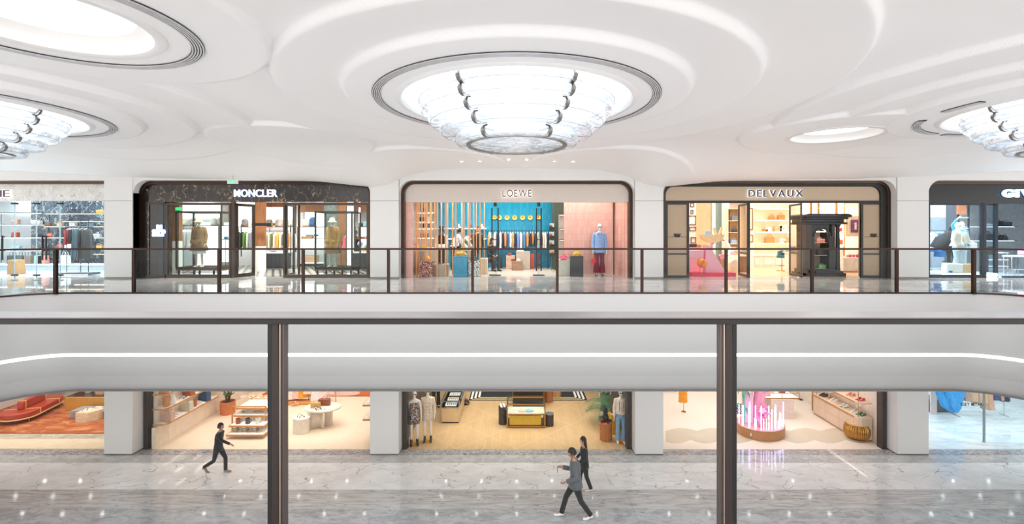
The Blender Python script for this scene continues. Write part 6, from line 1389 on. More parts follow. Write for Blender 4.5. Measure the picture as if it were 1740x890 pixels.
rack((X(1592, 19.6), 19.6, 0), X(1606, 19.6)-X(1578, 19.6), Z(392, 19.6), P('#3a4450', .3, metal=.7), 'dark steel clothes rail at the left of the far right shop')
for i, (x, c, l, n) in enumerate(((1584, '#c6d2e0', .75, 'pale blue'), (1590, '#1f6fae', .85, 'bright blue'), (1596, '#1b5f9c', 1.05, 'cobalt'), (1601, '#2a6aa4', 1.0, 'denim'))): garment((X(x, 19.6), 19.6, Z(392, 19.6)), l, c, n+' shirt on the dark steel rail in the far right shop', 'blue shirts far right', wid=.24, kind='shirt', seed=90+i)
# white mannequins: one standing, one carried on the shoulder with raised arm
D = 16.95; zb = .16
t, J = figure('mannequin', 'white mannequin in cream jacket and torn pale jeans in the far right window', 'mannequin', (X(1626, D), D, zb), .5, dict(wrR=(.32, -.18, 1.05), elR=(.26, .0, 1.18), head=(.02, -.02, 1.67)), scale=.96)
top(t, J, '#ece6da', hem=.93, fl=1.25, wid=1.18, srad=.075); trousers(t, J, '#bcd3e2', 1.12, .97, flare=1.25, name='jeans'); shoes(t, J, '#e8e6e2')
D = 17.15
t, J = figure('mannequin', 'second white mannequin leaning with one arm raised behind the cream jacket', 'mannequin', (X(1632, D), D, zb), -.4, dict(elL=(-.24, -.05, 1.66), wrL=(-.12, -.08, 1.86), head=(.03, -.03, 1.66)), scale=.98)
top(t, J, '#3f9fc8', hem=1.0, fl=1.1, wid=1.05); trousers(t, J, '#cfdfe9', 1.1, .97, name='jeans'); shoes(t, J, '#e8e6e2'); MB().loft([(.1, -.16, 1.0, .12, .06), (.1, -.17, 1.2, .1, .05), (.08, -.14, 1.42, .06, .04)], 14, fold=.08).build('scarf', fabric('#ece6dc'), t)
t, J = figure('mannequin', 'black caped mannequin bending behind the white mannequins', 'mannequin', (X(1617, 18.2), 18.2, 0), -.2, skin='#1b1d22', hands=False); MB().loft([(-.05, 0, .8, .12, .1), (-.3, 0, 1.0, .42, .22), (-.16, 0, 1.35, .36, .2), (0, 0, 1.6, .1, .1), (.02, 0, 1.75, .06, .06)], 20, fold=.05, nf=9).build('cape', P('#15171c', .7), t); trousers(t, J, '#15171c')
t = thing('window_plinth', 'white glowing edged floor plinth in the far right window', 'plinth', (X(1625, 17), 17.1, 0)); bx(-.95, .95, -.6, .5, 0, .14).build('platform', P('#eef2f5', .3), t); bx(-.95, .95, -.61, -.6, .03, .11).build('light_strip', E('#ffffff', 3), t)
t = thing('pillow_block', 'white puffed cushion block in front of the mannequins', 'block', (X(1617.5, 16.75), 16.75, .14)); MB().prism([(-.29, 0), (.28, 0), (.3, .3), (-.26, .34)], -.13, .13).build('block', P('#f4f5f5', .5), t, bev=.04, seg=3); bx(-.22, -.12, -.16, -.13, .0, .06).build('blue_tag', P('#2a5aa8', .4), t)
t = thing('wood_block', 'light plywood block beside the white cushion block', 'block', (X(1641, 16.75), 16.75, .14)); bx(-.22, .24, -.13, .13, 0, .3).build('block', wood('plywood', '#dfbf94', '#eacfa8', 1, .6, (4, 4, 1)), t, bev=.006)
t = thing('window_stand', 'grey display block carrying a white handbag', 'plinth', (X(1649.5, 17.3), 17.35, 0)); bx(-.28, .22, -.2, .2, 0, Z(422, 17.3)).build('block', P('#7d868e', .4), t); bag((X(1650, 17.3), 17.3, Z(422, 17.3)), .34, .2, .12, '#f3f2ee', 'white handbag with tall looped handle on the grey display block', 'tote')
t = thing('console_table', 'low steel and white table behind the far right door', 'table', (X(1690, 18.8), 19.0, 0))
for z in (.2, .45, .72): bx(-.45, .45, -.3, .3, z, z+.03).build('tier', P('#dfe7ee', .3), t)
for sx in (-.43, .43):
    for sy in (-.28, .28): bx(sx-.015, sx+.015, sy-.015, sy+.015, 0, .72).build('leg', CHROME, t)
t = thing('black_case', 'small black case standing on the dark stand left of the glass door', 'box', (X(1677, 17.9), 17.9, 0)); bx(-.1, .14, -.1, .1, .75, 1.02).build('case', BLACK, t, bev=.01); bx(-.18, .22, -.12, .12, .7, .75).build('tray', P('#2c3238', .4), t); bx(.0, .04, -.02, .02, 0, .7).build('stem', P('#2c3238', .4), t)
t = thing('pink_light_box', 'small glowing pink sign low at the right picture edge', 'sign', (X(1737, 18), 18.0, Z(432, 18))); bx(-.12, .3, 0, .05, 0, .14).build('panel', E('#ff9ad2', 1.5), t); bx(-.1, .28, .0, .04, -Z(432, 18), 0).build('stand', P('#7d868e', .4), t)
t = thing('stool', 'white topped steel stool at the right picture edge', 'stool', (X(1722, 18), 18.0, 0)); bx(-.25, .3, -.18, .18, .62, .68).build('seat', P('#eef2f5', .4), t, bev=.01)
for sx in (-.22, .27):
    for sy in (-.15, .15): bx(sx-.012, sx+.012, sy-.012, sy+.012, 0, .62).build('leg', CHROME, t)
bx(-.22, .27, -.15, -.13, .15, .17).build('footrest', CHROME, t)
t = thing('bag_stand', 'dark shopping bag standing on the floor behind the white mannequins', 'bag', (X(1609.5, 19), 19.0, 0)); bx(-.14, .14, -.06, .06, 0, .4).build('body', P('#3a444e', .5), t); MB().tube(arc((0, 0, .38), .07, .12), .006, 5).build('handle', BLACK, t)
# ================================================================== LOWER LEVEL
def fl(px_, py_, h=0):       # point on the lower floor (or at height h above it) seen at a pixel
    D = FD(py_, ZL+h); return X(px_, D), D
YB = 16.35
def lframe(x0, x1, label):
    t = thing('entrance_post', label, 'post', ((x0+x1)/2, YB+.1, ZL)); w = (x1-x0)/2
    bx(-w, w, -.1, .14, 0, 3.2).build('post', P('#4a423d', .35, metal=.5), t, bev=.005); bx(-w*.3, -w*.15, -.106, -.1, 0, 3.2).build('groove', BLACK, t); bx(w*.2, w*.35, -.106, -.1, 0, 3.2).build('groove', BLACK, t); return t
lframe(-12.62, -12.46, 'dark bronze entrance post at the left of the cream shoe shop'); lframe(-3.86, -3.70, 'dark bronze entrance post at the left of the parquet shop')
lframe(3.72, 3.87, 'dark bronze entrance post at the right of the parquet shop'); lframe(12.34, 12.51, 'dark bronze entrance post at the right of the pale scalloped shop')
mb = bx(-21.4, 21.4, YB, YB+.3, -2.72, -2.5); struct(mb.build('trim_2', WHITE))
# ceiling spots reflected by the polished floor
mb = MB()
for bx0 in (-17, -8.7, 0, 8.7, 17):
    for i in range(-2, 3):
        for j in range(4): mb.bx(bx0+i*1.5-.04, bx0+i*1.5+.04, 16.9+j*1.2-.04, 16.9+j*1.2+.04, -2.62, -2.60)
for i in range(-14, 15):
    for y in (13.2, 15.2):
        if (i*7+int(y)) % 3: mb.bx(i*1.45-.022, i*1.45+.022, y-.022, y+.022, -2.575, -2.562)
o = mb.build('ceiling_spots', E('#ffffff', 12)); o['kind'] = 'structure'
# ---------------------------------------------------------------- L1: rust rug and red sofa
TRAV = wood('travertine', '#ddc9aa', '#e8d8bd', .6, .3, (1, 6, 1)); BEIM = marble('marble_beige', '#c2b8a6', '#a89d8b', '#e2dacb', .7, .05, .15, .3, .8, stretch=(1, 2, 1))
f = shell(-21.3, -13.7, 25.5, ZL, -2.6, WHITEW, WHITEW, WHITEW, P('#b9b2a2', .3, var=.1, scale=1), y0=YB)
slab_row(f, 'stone_slab', -21.3, -13.7, 16.36, FD(746), ZL+.012, 1.9, world_coords(TRAV)); slab_row(f, 'stone_slab', -21.3, -13.7, FD(746), FD(737), ZL+.012, 1.9, world_coords(BEIM)); slab_row(f, 'stone_slab', -21.3, -13.7, FD(677), 25.4, ZL+.012, 1.9, world_coords(BEIM))
def rugmat():
    m, nt, b = _new('rust_rug'); L = nt.links.new; mp = _coord(nt, rot=.5, sv=(1, 2.6, 1)); n = nt.nodes.new('ShaderNodeTexNoise'); n.inputs['Scale'].default_value = 1.3; n.inputs['Detail'].default_value = 6; n.inputs['Roughness'].default_value = .65; n.inputs['Distortion'].default_value = .8
    L(mp.outputs[0], n.inputs[0]); L(_ramp(nt, [(.33, rgb('#7e3c1c')), (.5, rgb('#a55829')), (.68, rgb('#cb8a58'))], n.outputs[0]), b.inputs['Base Color']); b.inputs['Roughness'].default_value = .95
    bp = nt.nodes.new('ShaderNodeBump'); bp.inputs['Strength'].default_value = .4; bp.inputs['Distance'].default_value = .03; L(n.outputs[0], bp.inputs['Height']); L(bp.outputs[0], b.inputs['Normal']); return m
t = thing('rug', 'large rust orange carpet with brushed pile under the red sofa', 'rug', (-17.5, (FD(737)+FD(677))/2, ZL+.012)); h = (FD(677)-FD(737))/2-.01
bx(-3.8, 3.78, -h, h, 0, .02).build('pile', rugmat(), t, bev=.008); bx(-3.8, 3.78, -h-.012, -h, 0, .022).build('hem', P('#8a3d22', .9), t); zr = ZL+.032
def stadium(L_, W_, n=12): 
    r = W_/2; a = L_/2-r; return [(a+r*math.cos(t_), r*math.sin(t_)) for t_ in [-PI/2+PI*i/n for i in range(n+1)]]+[(-a+r*math.cos(t_), r*math.sin(t_)) for t_ in [PI/2+PI*i/n for i in range(n+1)]]
SR = P('#a8381e', .38, var=.05, coat=.2)
t = thing('sofa', 'long oval brick red leather sofa on a rail base with brass legs', 'sofa', (-19.45, 19.45, zr), math.radians(104))
MB().prism(stadium(2.5, 1.15), .2, .40, 'z').build('seat', SR, t, bev=.04, seg=3); MB().prism(stadium(2.54, 1.19), .15, .20, 'z').build('base_rail', P('#e0b27c', .4), t, bev=.01)
bx(-.68, .62, -.10, .12, .40, .72).build('backrest', SR, t, bev=.04, seg=3)
for x in (-.55, .55): 
    bx(x-.025, x+.025, -.115, .135, .39, .735).build('leather_strap', P('#d9a35e', .5), t, bev=.01); bx(x-.03, x+.03, -.59, .59, .20, .408).build('leather_strap', P('#d9a35e', .5), t, bev=.01)
for x in (-.95, 0, .95):
    for y in (-.45, .45): MB().tube([(x, y, 0), (x, y, .16)], .018, 8).build('leg', BRASS, t)
for i, x in enumerate((-.9, .9)): bx(x-.002, x+.002, -.4, .4, .401, .404).build('seam', P('#7c2614', .5), t)
def block3(name, label, cat, px0, px1, pyb, h, d, mat, rz=0, bev=.008, z=0):
    x0, D = fl(px0, pyb, z); x1 = X(px1, D); t = thing(name, label, cat, ((x0+x1)/2, D+d/2, ZL+z), rz); w = (x1-x0)/2
    bx(-w, w, -d/2, d/2, 0, h).build('block', mat, t, bev=bev, seg=2); return t, (x0+x1)/2, D, w
t = thing('display_table', 'mustard gold sided low display table with a black top and shoes', 'table', (X(158, 20.0), 20.3, zr)); bx(-1.0, 1.2, -.5, .7, 0, .55).build('body', P('#c9913c', .4), t, bev=.01); bx(-.95, 1.15, -.45, .65, .55, .56).build('top', P('#3a2c28', .2), t)
for q in (-.99, ): bx(q, q+.02, -.52, .72, .5, .57).build('rim', BRASS, t)
t = thing('stone_bench', 'grey stone bench in front of the mustard table', 'bench', (X(152, 19.2), 19.3, zr)); bx(-.6, 1.3, -.3, .3, 0, .28).build('block', marble('grey_stone', '#9c9a98', '#84827f', '#b9b6b2', 1.5, .03, .4), t, bev=.01)
t = thing('travertine_block', 'angled travertine block carrying a pair of tan sandals', 'plinth', (X(141, 18.5), 18.75, zr)); MB().prism([(-.34, -.2), (.1, -.2), (.32, .06), (.32, .36), (-.34, .36)], 0, .38, 'z').build('block', world_coords(wood('travertine_block', '#d3b794', '#e3cdaf', .6, .5, (1, 1, 9))), t, bev=.01)
pair((X(143, 18.8), 18.85, zr+.38), .25, '#a35e2a', 'tan strapped sandal on the angled travertine block', rz=.5, kind='sandal', group='tan sandals', gap=.14)
for i, (dx, dy, c, k, w, h, n) in enumerate(((-.55, .1, '#d9cdbd', 'bucket', .3, .22, 'cream quilted'), (-.22, .15, '#9b7a66', 'duffel', .32, .2, 'taupe'), (.15, -.1, '#d6a878', 'flap', .3, .14, 'pale tan'), (.35, .25, '#5a2f28', 'duffel', .4, .22, 'dark burgundy'))):
    bag((X(158, 20)+dx, 20.3+dy, zr+.56), w, h, .18, c, n+' handbag on the mustard gold table', k)
t = thing('bag_stand', 'thin upright stand holding a burgundy bag above the mustard table', 'stand', (X(161, 20.4), 20.75, zr+.56)); MB().tube([(0, 0, 0), (0, 0, .42)], .02, 8).build('pole', P('#d6b894', .4), t); bx(-.1, .1, -.07, .07, .42, .44).build('tray', P('#d6b894', .4), t); MB().lathe([(.001, 0), (.1, 0), (.1, .02), (.001, .03)], 20).build('foot', P('#d6b894', .4), t)
bag((X(161, 20.4), 20.74, zr+1.0), .4, .2, .14, '#5c241f', 'glossy burgundy shoulder bag on the thin upright stand', 'duffel')
t = thing('side_table', 'small white cube table with a grey thing at the right of the travertine block', 'table', (X(161, 19), 19.15, zr+.28)); bx(-.12, .12, -.1, .1, 0, .1).build('top', P('#e9e3da', .5), t); bx(-.1, .1, -.08, .08, -.0, .05).build('core', P('#8a8682', .5), t)
t = thing('pleated_curtain', 'rust brown pleated drape hanging down behind the mustard table', 'curtain', (X(141, 22.3), 22.4, ZL+.3)); MB().grid(lambda u, v: (-.55+1.1*u*(1-.12*v), .05*math.sin(u*60), 2.6*v), 60, 2).build('cloth', P('#a5603e', .8), t, solid=.01)
t = thing('back_bench', 'white topped wooden bench behind the red sofa', 'bench', (X(62, 22), 22.3, ZL+.02)); bx(-1.1, .9, -.3, .3, .34, .44).build('seat', P('#efe9df', .5), t, bev=.01); bx(-3.6, -1.0, -.35, .4, 0, .42).build('wood_side', wood('bench_wood', '#9a6e3c', '#b3844e', 1, .5, (1, 1, 6)), t); bx(-1.0, .85, -.25, .25, 0, .34).build('base', P('#4a3f38', .5), t)
# ---------------------------------------------------------------- L2: cream shoe and bag shop
CRF = tiles('cream_floor', '#efdcc4', '#ead5bb', '#dcc4a6', 1.2, 2.4, .4, .004, (0, 0, 0), .05, .5); CRW = P('#f0e2d2', .6, var=.02)
f = shell(-12.34, -4.86, 25.5, ZL, -2.6, CRW, CRW, CRW, CRF, y0=YB)
struct(bx(-12.34, -12.2, YB, 24.5, ZL, ZL+.72).build('trim_3', P('#ead9c4', .5)))
for k in range(6): struct(bx(-12.205, -12.195, YB+.6+k*1.3, YB+1.88+k*1.3, ZL+.08, ZL+.7).build('panel', P('#efe0cd', .5)))
OAKE = P('#c98a4a', .45)
for z, y1, lab in ((.82, 19.3, 'lowest'), (1.34, 19.9, 'middle'), (1.84, 20.6, 'highest')):
    t = thing('display_shelf', lab+' long white shelf with oak edge on the left wall of the cream shop', 'shelf', (-12.0, 18, ZL+z)); 
    MB().prism([(-.34, YB+.05-18), (.02, YB+.05-18), (.10, YB+.2-18), (.10, y1-18), (-.34, y1-18)], -.04, 0, 'z').build('board', P('#f8f2ec', .4), t); MB().prism([(.1, YB+.2-18), (.112, YB+.2-18), (.112, y1-18), (.1, y1-18)], -.05, .005, 'z').build('edge_strip', OAKE, t)
    MB().prism([(-.34, YB+.038-18), (.02, YB+.038-18), (.112, YB+.19-18), (.1, YB+.2-18), (.02, YB+.05-18), (-.34, YB+.05-18)][::-1], -.05, .005, 'z').build('front_edge', OAKE, t)
    bx(-.3, -.27, YB+.3-18, y1-.1-18, -.05, -.042).build('light_strip', E('#fff2e2', 3), t)
def wall_D(px_, x=-12.1): return x*FPX/(px_-CX)
for (px_, z, w, h, d, c, k, n) in ((283.5, .82, .5, .36, .16, '#d6ae98', 'tote', 'dusty pink tote'), (316, .82, .5, .34, .18, '#cdc4ae', 'tote', 'stone cream tote'), (321, .82, .3, .34, .16, '#d8cfbf', 'bucket', 'patterned cream bucket bag'), (328.5, .82, .24, .26, .16, '#b8622c', 'bucket', 'orange brown bucket bag'), (347, .82, .42, .36, .2, '#2d4f72', 'tote', 'navy blue tote'),
      (281.5, 1.34, .26, .34, .2, '#c98a54', 'bucket', 'caramel bucket bag'), (289.5, 1.34, .36, .38, .2, '#eee9e2', 'backpack', 'white fringed bag'), (320, 1.34, .4, .3, .2, '#a75428', 'tote', 'brick brown tote'), (277.5, 1.84, .3, .3, .16, '#c9895c', 'flap', 'tan flap bag')):
    D = wall_D(px_); bag((-12.08, D, ZL+z), w, h, d, c, n+' on the '+{.82: 'lowest', 1.34: 'middle', 1.84: 'highest'}[z]+' shelf of the cream shop wall', k, rz=-.25)
for px_, z, c, k, n in ((297.5, .82, '#efe8e0', 'sneaker', 'white shoe on the lowest shelf beside the dusty pink tote'), (337, .82, '#ece2d8', 'sneaker', 'cream shoe on the lowest shelf before the navy tote'), (308, 1.34, '#38404c', 'sandal', 'dark sandal on the middle shelf of the cream shop')):
    pair((-12.05, wall_D(px_), ZL+z), .27, c, n, rz=.2, kind=k, gap=.16)
# potted plant
x, D = fl(387, 702); t = thing('potted_plant', 'leafy branching plant in a terracotta pot by the cream wall', 'plant', (x, D, ZL))
MB().lathe([(.001, .0), (.25, 0), (.27, .02), (.28, .5), (.25, .5), (.24, .44), (.001, .44)], 32).build('pot', P('#c87443', .7), t); MB().lathe([(.001, .445), (.24, .445)], 24).build('soil', P('#4a3527', .9), t)
rnd = random.Random(5); LEAF = P('#5f8a48', .5, var=.3); leaf_me = None
mb0 = MB().grid(lambda u, v: ((v-.5)*.16*math.sin(PI*min(1, u*1.05+.02)), -.02*math.cos(PI*(v-.5))+.05*u*u, .22*u), 6, 4)
lf0 = mb0.build('leaf', LEAF, t, solid=.003); first = True
for b in range(5):
    a = b*1.256+.3; top_ = Vector((.28*math.cos(a), .25*math.sin(a), 1.25+.12*(b % 2))); pts = [Vector((.03*math.cos(a), .03*math.sin(a), .44)), Vector((.12*math.cos(a), .1*math.sin(a), .8)), top_]
    br = MB().tube(pts, [.028, .02, .01], 8).build('branch', P('#5b4a35', .8), t)
    for k in range(7):
        q = pts[1].lerp(top_, k/6) if k > 1 else pts[0].lerp(pts[1], .6+.2*k)
        if first: o = lf0; first = False
        else: o = bpy.data.objects.new('leaf', lf0.data); C.objects.link(o); o.parent = t; o.modifiers.new('solid', 'SOLIDIFY').thickness = .003
        o.location = q; o.rotation_euler = (rnd.uniform(.5, 1.4), 0, rnd.uniform(0, 6.3)); s = rnd.uniform(.75, 1.15); o.scale = (s, s, s)
# oak display rack with stepped shelves
x0, D0 = fl(387, 741); t = thing('display_rack', 'stepped oak framed display rack of mugs and small leather goods', 'display rack', (X(420, 17.5), 17.5, ZL)); xm = X(420, 17.5)
OK = P('#cf8f4c', .45); WT = P('#fbf6f1', .35)
for (pa, pb, yf, z, y1) in ((385, 447, 17.15, .16, 18.1), (390, 448, 17.35, .40, 18.3), (398, 456, 17.75, .62, 18.6), (402, 456, 17.9, .84, 18.8)):
    a, b = X(pa, yf)-xm, X(pb, yf)-xm; bx(a, b, yf-17.5, y1-17.5, z-.03, z).build('shelf_board', WT, t); bx(a, b, yf-17.5-.02, yf-17.5, z-.055, z+.005).build('edge_strip', OK, t); bx(a-.02, a, yf-17.5-.02, y1-17.5, z-.055, z+.005).build('edge_strip', OK, t); bx(b, b+.02, yf-17.5-.02, y1-17.5, z-.055, z+.005).build('edge_strip', OK, t)
for (a, b) in ((X(396, 17.85)-xm, 17.8-17.5), (X(453, 17.85)-xm, 17.8-17.5), (X(396, 17.85)-xm+.1, 1.4), (X(453, 17.85)-xm, 1.4)): bx(a-.02, a+.02, b-.02, b+.02, 0, .93).build('post', OK, t)
for b in (.3, 1.4): bx(X(396, 17.85)-xm, X(453, 17.85)-xm, b-.02, b+.02, .9, .94).build('top_rail', OK, t)
bx(X(396, 17.85)-xm, X(453, 17.85)-xm, .3, 1.4, .925, .93).build('glass_top', GLASS, t, smooth=0)
def mug(loc, c, c2, label, striped=False):
    m = thing('mug', label, 'mug', loc, 0); MB().lathe([(.001, 0), (.075, 0), (.08, .02), (.08, .19), (.07, .19), (.068, .03), (.001, .03)], 20).build('cup', P(c, .5), m)
    MB().tube([(.075, 0, .15), (.13, 0, .13), (.13, 0, .07), (.075, 0, .04)], .012, 8).build('handle', P(c2, .4), m)
    if striped:
        for k in range(3): MB().lathe([(.081, .03+k*.05), (.083, .035+k*.05), (.083, .05+k*.05), (.081, .055+k*.05)], 20).build('stripe', P(c2, .5), m)
for px_, c, c2, n in ((402, '#a4552a', '#6e3418', 'brown leather'), (418.5, '#4b4e52', '#2a2c30', 'charcoal'), (436, '#e6dfd0', '#b9b09d', 'cream')): mug((X(px_, 17.45), 17.55, ZL+.40), c, c2, n+' mug shaped holder on the upper open shelf of the oak rack')
for px_, c, c2, n in ((397, '#d9cbb0', '#4a3a28', 'left'), (413.5, '#d9cbb0', '#5b4e3c', 'middle'), (431, '#e0d2b6', '#4a3a28', 'right')): mug((X(px_, 17.3), 17.4, ZL+.16), c, c2, n+' striped cream and brown mug on the bottom shelf of the oak rack', True)
for i, (px_, c, n) in enumerate(((411, '#58b8a0', 'green'), (416, '#e8e2d8', 'white'), (432, '#f08a7c', 'coral'), (437, '#e6c84c', 'yellow'), (443, '#f2b08c', 'peach'), (453, '#e0467c', 'pink'))):
    m = thing('card_holder', n+' small leather card holder on the oak rack glass shelf', 'card holder', (X(px_, 18.0), 18.1+.06*(i % 2), ZL+.63)); bx(-.06, .06, -.05, .05, 0, .015).build('card', P(c, .5), m, bev=.004)
for i in range(7):
    m = thing('bead_strand', ('first', 'second', 'third', 'fourth', 'fifth', 'sixth', 'seventh')[i]+' looped bead strand from the left on top of the oak rack', 'necklace', (X(412+i*7, 18.7), 18.75, ZL+.945), 0, 'bead strands on the oak rack')
    MB().tube([(.08*math.cos(a), .12*math.sin(a), .012+.03*abs(math.sin(3*a))) for a in [2*PI*k/20 for k in range(21)]], .012, 6).build('loop', P('#d9b98a' if i % 2 else '#f0e9e0', .4), m)
# clothes at the back with gold posts
x, D = fl(569, 684); t = thing('clothes_rack', 'tall thin gold clothes frame on an oak base in the cream shop', 'clothes rack', (X(530, D), D+.1, ZL)); xm = X(530, D)
for p in (523, 569): MB().tube([(X(p, D)-xm, 0, 0), (X(p, D)-xm, 0, 2.0)], .018, 8).build('upright', GOLD, t)
MB().tube([(X(486, D)-xm, 0, 2.0), (X(569, D)-xm, 0, 2.0)], .018, 8).build('rail', GOLD, t); bx(X(480, D)-xm, X(534, D)-xm, -.4, .1, .0, .09).build('base', P('#d99c54', .45), t)
MB().tube([(X(486, D)-xm, 0, .09), (X(486, D)-xm, 0, 2.0)], .018, 8).build('upright', GOLD, t)
for i, (p, l, c, n) in enumerate(((491, 1.85, '#f6ece8', 'white'), (502, 1.8, '#f5cfc4', 'blush pink'), (512, 1.78, '#f2a917', 'saffron yellow'), (523, 1.6, '#f7d8c6', 'peach'), (536, 1.95, '#f6f0f2', 'off-white'), (547, 1.85, '#f2e2e2', 'pearl pink'), (558, 1.6, '#f6d2c4', 'rose beige'))):
    garment((X(p, D), D+.1, ZL+2.0), l-.0, c, n+' long dress hanging from the gold frame in the cream shop', wid=.36, dep=.3, kind='dress', flare=1.35, seed=110+i)
pair((X(500, 20.4), 20.45, ZL+.09), .3, '#e07a28', 'orange and white shoe on the oak base below the dresses', rz=.5, kind='sneaker', gap=.13)
t = thing('rug', 'terracotta carpet at the back of the cream shop', 'rug', (-8.0, 23.4, ZL)); bx(-3.5, 3.0, -1.75, 1.9, 0, .02).build('pile', P('#c4602f', .9, var=.1, scale=1), t); bx(-3.5, 3.0, -1.77, -1.75, 0, .022).build('hem', P('#a34c24', .9), t)
for i, (p, y) in enumerate(((578, 669), (602, 663))):
    x, Dq = fl(p, y); t = thing('hide_cloth', ('draped pink white cloth on the terracotta carpet, nearer', 'small round terracotta pouf on the carpet')[i], ('cloth', 'pouf')[i], (x, Dq, ZL+.02))
    if i == 0: MB().loft([(0, 0, 0, .9, .35), (0, 0, .12, .8, .3), (0, 0, .3, .5, .2)], 20, fold=.08).build('cloth', fabric('#ecc6b8'), t)
    else: MB().loft([(0, 0, 0, .3, .3), (0, 0, .2, .32, .32), (0, 0, .28, .2, .2)], 20).build('cushion', P('#b9582c', .8), t)
# stool plinth and round table
STO = P('#e2d5c3', .7, bump=.1, bscale=40)
x, D = fl(510, 736); t = thing('round_plinth', 'small D-shaped sandy plinth left of the stone table', 'plinth', (x, D+.1, ZL)); MB().loft([(0, 0, 0, .29, .25), (0, 0, .52, .29, .25)], 32).build('drum', STO, t); MB().loft([(0, 0, .52, .295, .255), (0, 0, .55, .295, .255)], 32).build('top', P('#eae0d2', .6), t)
pair((x+.0, D+.1, ZL+.55), .25, '#8a5a2c', 'brown and black heeled sandal on the small sandy plinth', rz=.9, kind='heel', gap=.14)
x, D = X(548.5, 18.35), 18.35; t = thing('stone_table', 'oval sandy stone table on three slab legs', 'table', (x, D, ZL))
MB().loft([(0, 0, .66, .66, .50), (0, 0, .70, .68, .52), (0, 0, .73, .66, .5)], 48).build('table_top', STO, t)
bx(-.42, -.30, -.4, .1, 0, .66).build('slab_leg', STO, t, bev=.01); MB().grid(lambda u, v: (-.3+.42*u, -.35+.14*math.sin(PI*u), .66*v), 16, 1).build('curved_panel', STO, t, solid=.05); bx(.05, .33, .02, .14, 0, .66).build('slab_leg', STO, t, bev=.01)
bag((X(536, 18.2), 18.22, ZL+.73), .34, .2, .15, '#c7a062', 'woven tan bag on the stone table', 'flap'); bag((X(549.5, 18.4), 18.5, ZL+.73), .42, .24, .18, '#8a4a28', 'cognac brown bag on the stone table', 'flap')
pair((X(541.5, 18.0), 18.02, ZL+.73), .25, '#1d1b1b', 'black heeled shoe on the stone table', rz=.7, kind='heel'); pair((X(554.5, 18.0), 18.05, ZL+.73), .26, '#eef0f2', 'white laced shoe on the stone table', rz=.5, kind='sneaker')
t = thing('wall_rack', 'white shelves with oak edges on the right wall of the cream shop', 'shelf', (-4.95, 17.6, ZL))
for z in (.8, 1.3, 1.85): bx(-.42, .06, -.7, 2.0, z-.04, z).build('shelf_board', P('#f8f2ec', .4), t); bx(-.432, -.42, -.7, 2.0, z-.05, z+.005).build('edge_strip', OAKE, t); bx(-.42, .06, -.712, -.7, z-.05, z+.005).build('edge_strip', OAKE, t)
# ---------------------------------------------------------------- L3: parquet shop
def parquet():
    m, nt, b = _new('parquet'); L = nt.links.new; mp = _coord(nt, rot=PI/2, sv=(1, 1, 1))
    t_ = nt.nodes.new('ShaderNodeTexBrick'); L(mp.outputs[0], t_.inputs[0]); t_.inputs['Scale'].default_value = 1; t_.inputs['Brick Width'].default_value = .9; t_.inputs['Row Height'].default_value = .13; t_.inputs['Mortar Size'].default_value = .002
    for k, c in (('Color1', '#d2b387'), ('Color2', '#c7a678'), ('Mortar', '#ad8c5e')): t_.inputs[k].default_value = rgb(c)
    mp2 = _coord(nt, rot=PI/4); dl_ = nt.nodes.new('ShaderNodeTexBrick'); L(mp2.outputs[0], dl_.inputs[0]); dl_.offset = 0; dl_.inputs['Scale'].default_value = 1; dl_.inputs['Brick Width'].default_value = 1.45; dl_.inputs['Row Height'].default_value = 1.45; dl_.inputs['Mortar Size'].default_value = .04; dl_.inputs['Mortar Smooth'].default_value = 0
    mx = nt.nodes.new('ShaderNodeMix'); mx.data_type = 'RGBA'; L(dl_.outputs['Fac'], mx.inputs['Factor']); L(t_.outputs[0], mx.inputs['A']); mx.inputs['B'].default_value = rgb('#d2b388'); L(mx.outputs['Result'], b.inputs['Base Color']); b.inputs['Roughness'].default_value = .3; return m
f = shell(-3.84, 3.86, 25.5, ZL, -2.6, P('#6d5c48', .5), P('#5a5048', .5), P('#c9b08a', .5), parquet(), y0=YB)
t = thing('rug', 'black rug with white border stripes at the back of the parquet shop', 'rug', (.48, 22.95, ZL)); bx(-2.57, 2.6, -1.83, 2.2, 0, .012).build('pile', P('#1c1d22', .9, var=.2), t)
for s in (-1, 1):
    for k in range(3): bx(s*(2.47-k*.16)-.045, s*(2.47-k*.16)+.045, -1.70+.12*k, 2.2, .012, .016).build('stripe', P('#f2efe8', .9), t)
for k, c in enumerate(('#f2efe8', '#c9b34a', '#f2efe8')): bx(-2.45+.16*k, 2.48-.16*k, -1.74+k*.11, -1.70+k*.11, .012, .0165).build('stripe', P(c, .9), t)
def lmann(px_, py_, label, topc, botc, kind, rz=0, sc=1.04, z=0):
    x, D = fl(px_, py_); t, J = figure('mannequin', label, 'mannequin', (x, D, ZL+.012), rz, scale=sc, skin='#f0e6da'); sunglasses(t, J); return t, J, x, D
t, J, x, D = lmann(704, 755, 'white mannequin with sunglasses in a short multicoloured sequin dress', 0, 0, 0, .25)
SEQ = terrazzo('sequins', ['#6f7f92', '#8a5a34', '#c9a070', '#3a4450', '#b8b0a6', '#704028'], 26, .35)
MB().loft([(0, 0, .70, .19, .14), (0, 0, .92, .19, .14), (0, 0, 1.12, .14, .105), (0, 0, 1.3, .16, .12), (0, 0, 1.4, .15, .10)], 24, cap=False).build('dress', SEQ, t, solid=.006); MB().tube([(-.14, -.02, 1.38), (-.15, -.02, 1.46)], .012, 6).build('strap', P('#7fa8c8', .4), t); MB().tube([(.14, -.02, 1.38), (.14, -.01, 1.47)], .012, 6).build('strap', P('#7fa8c8', .4), t)
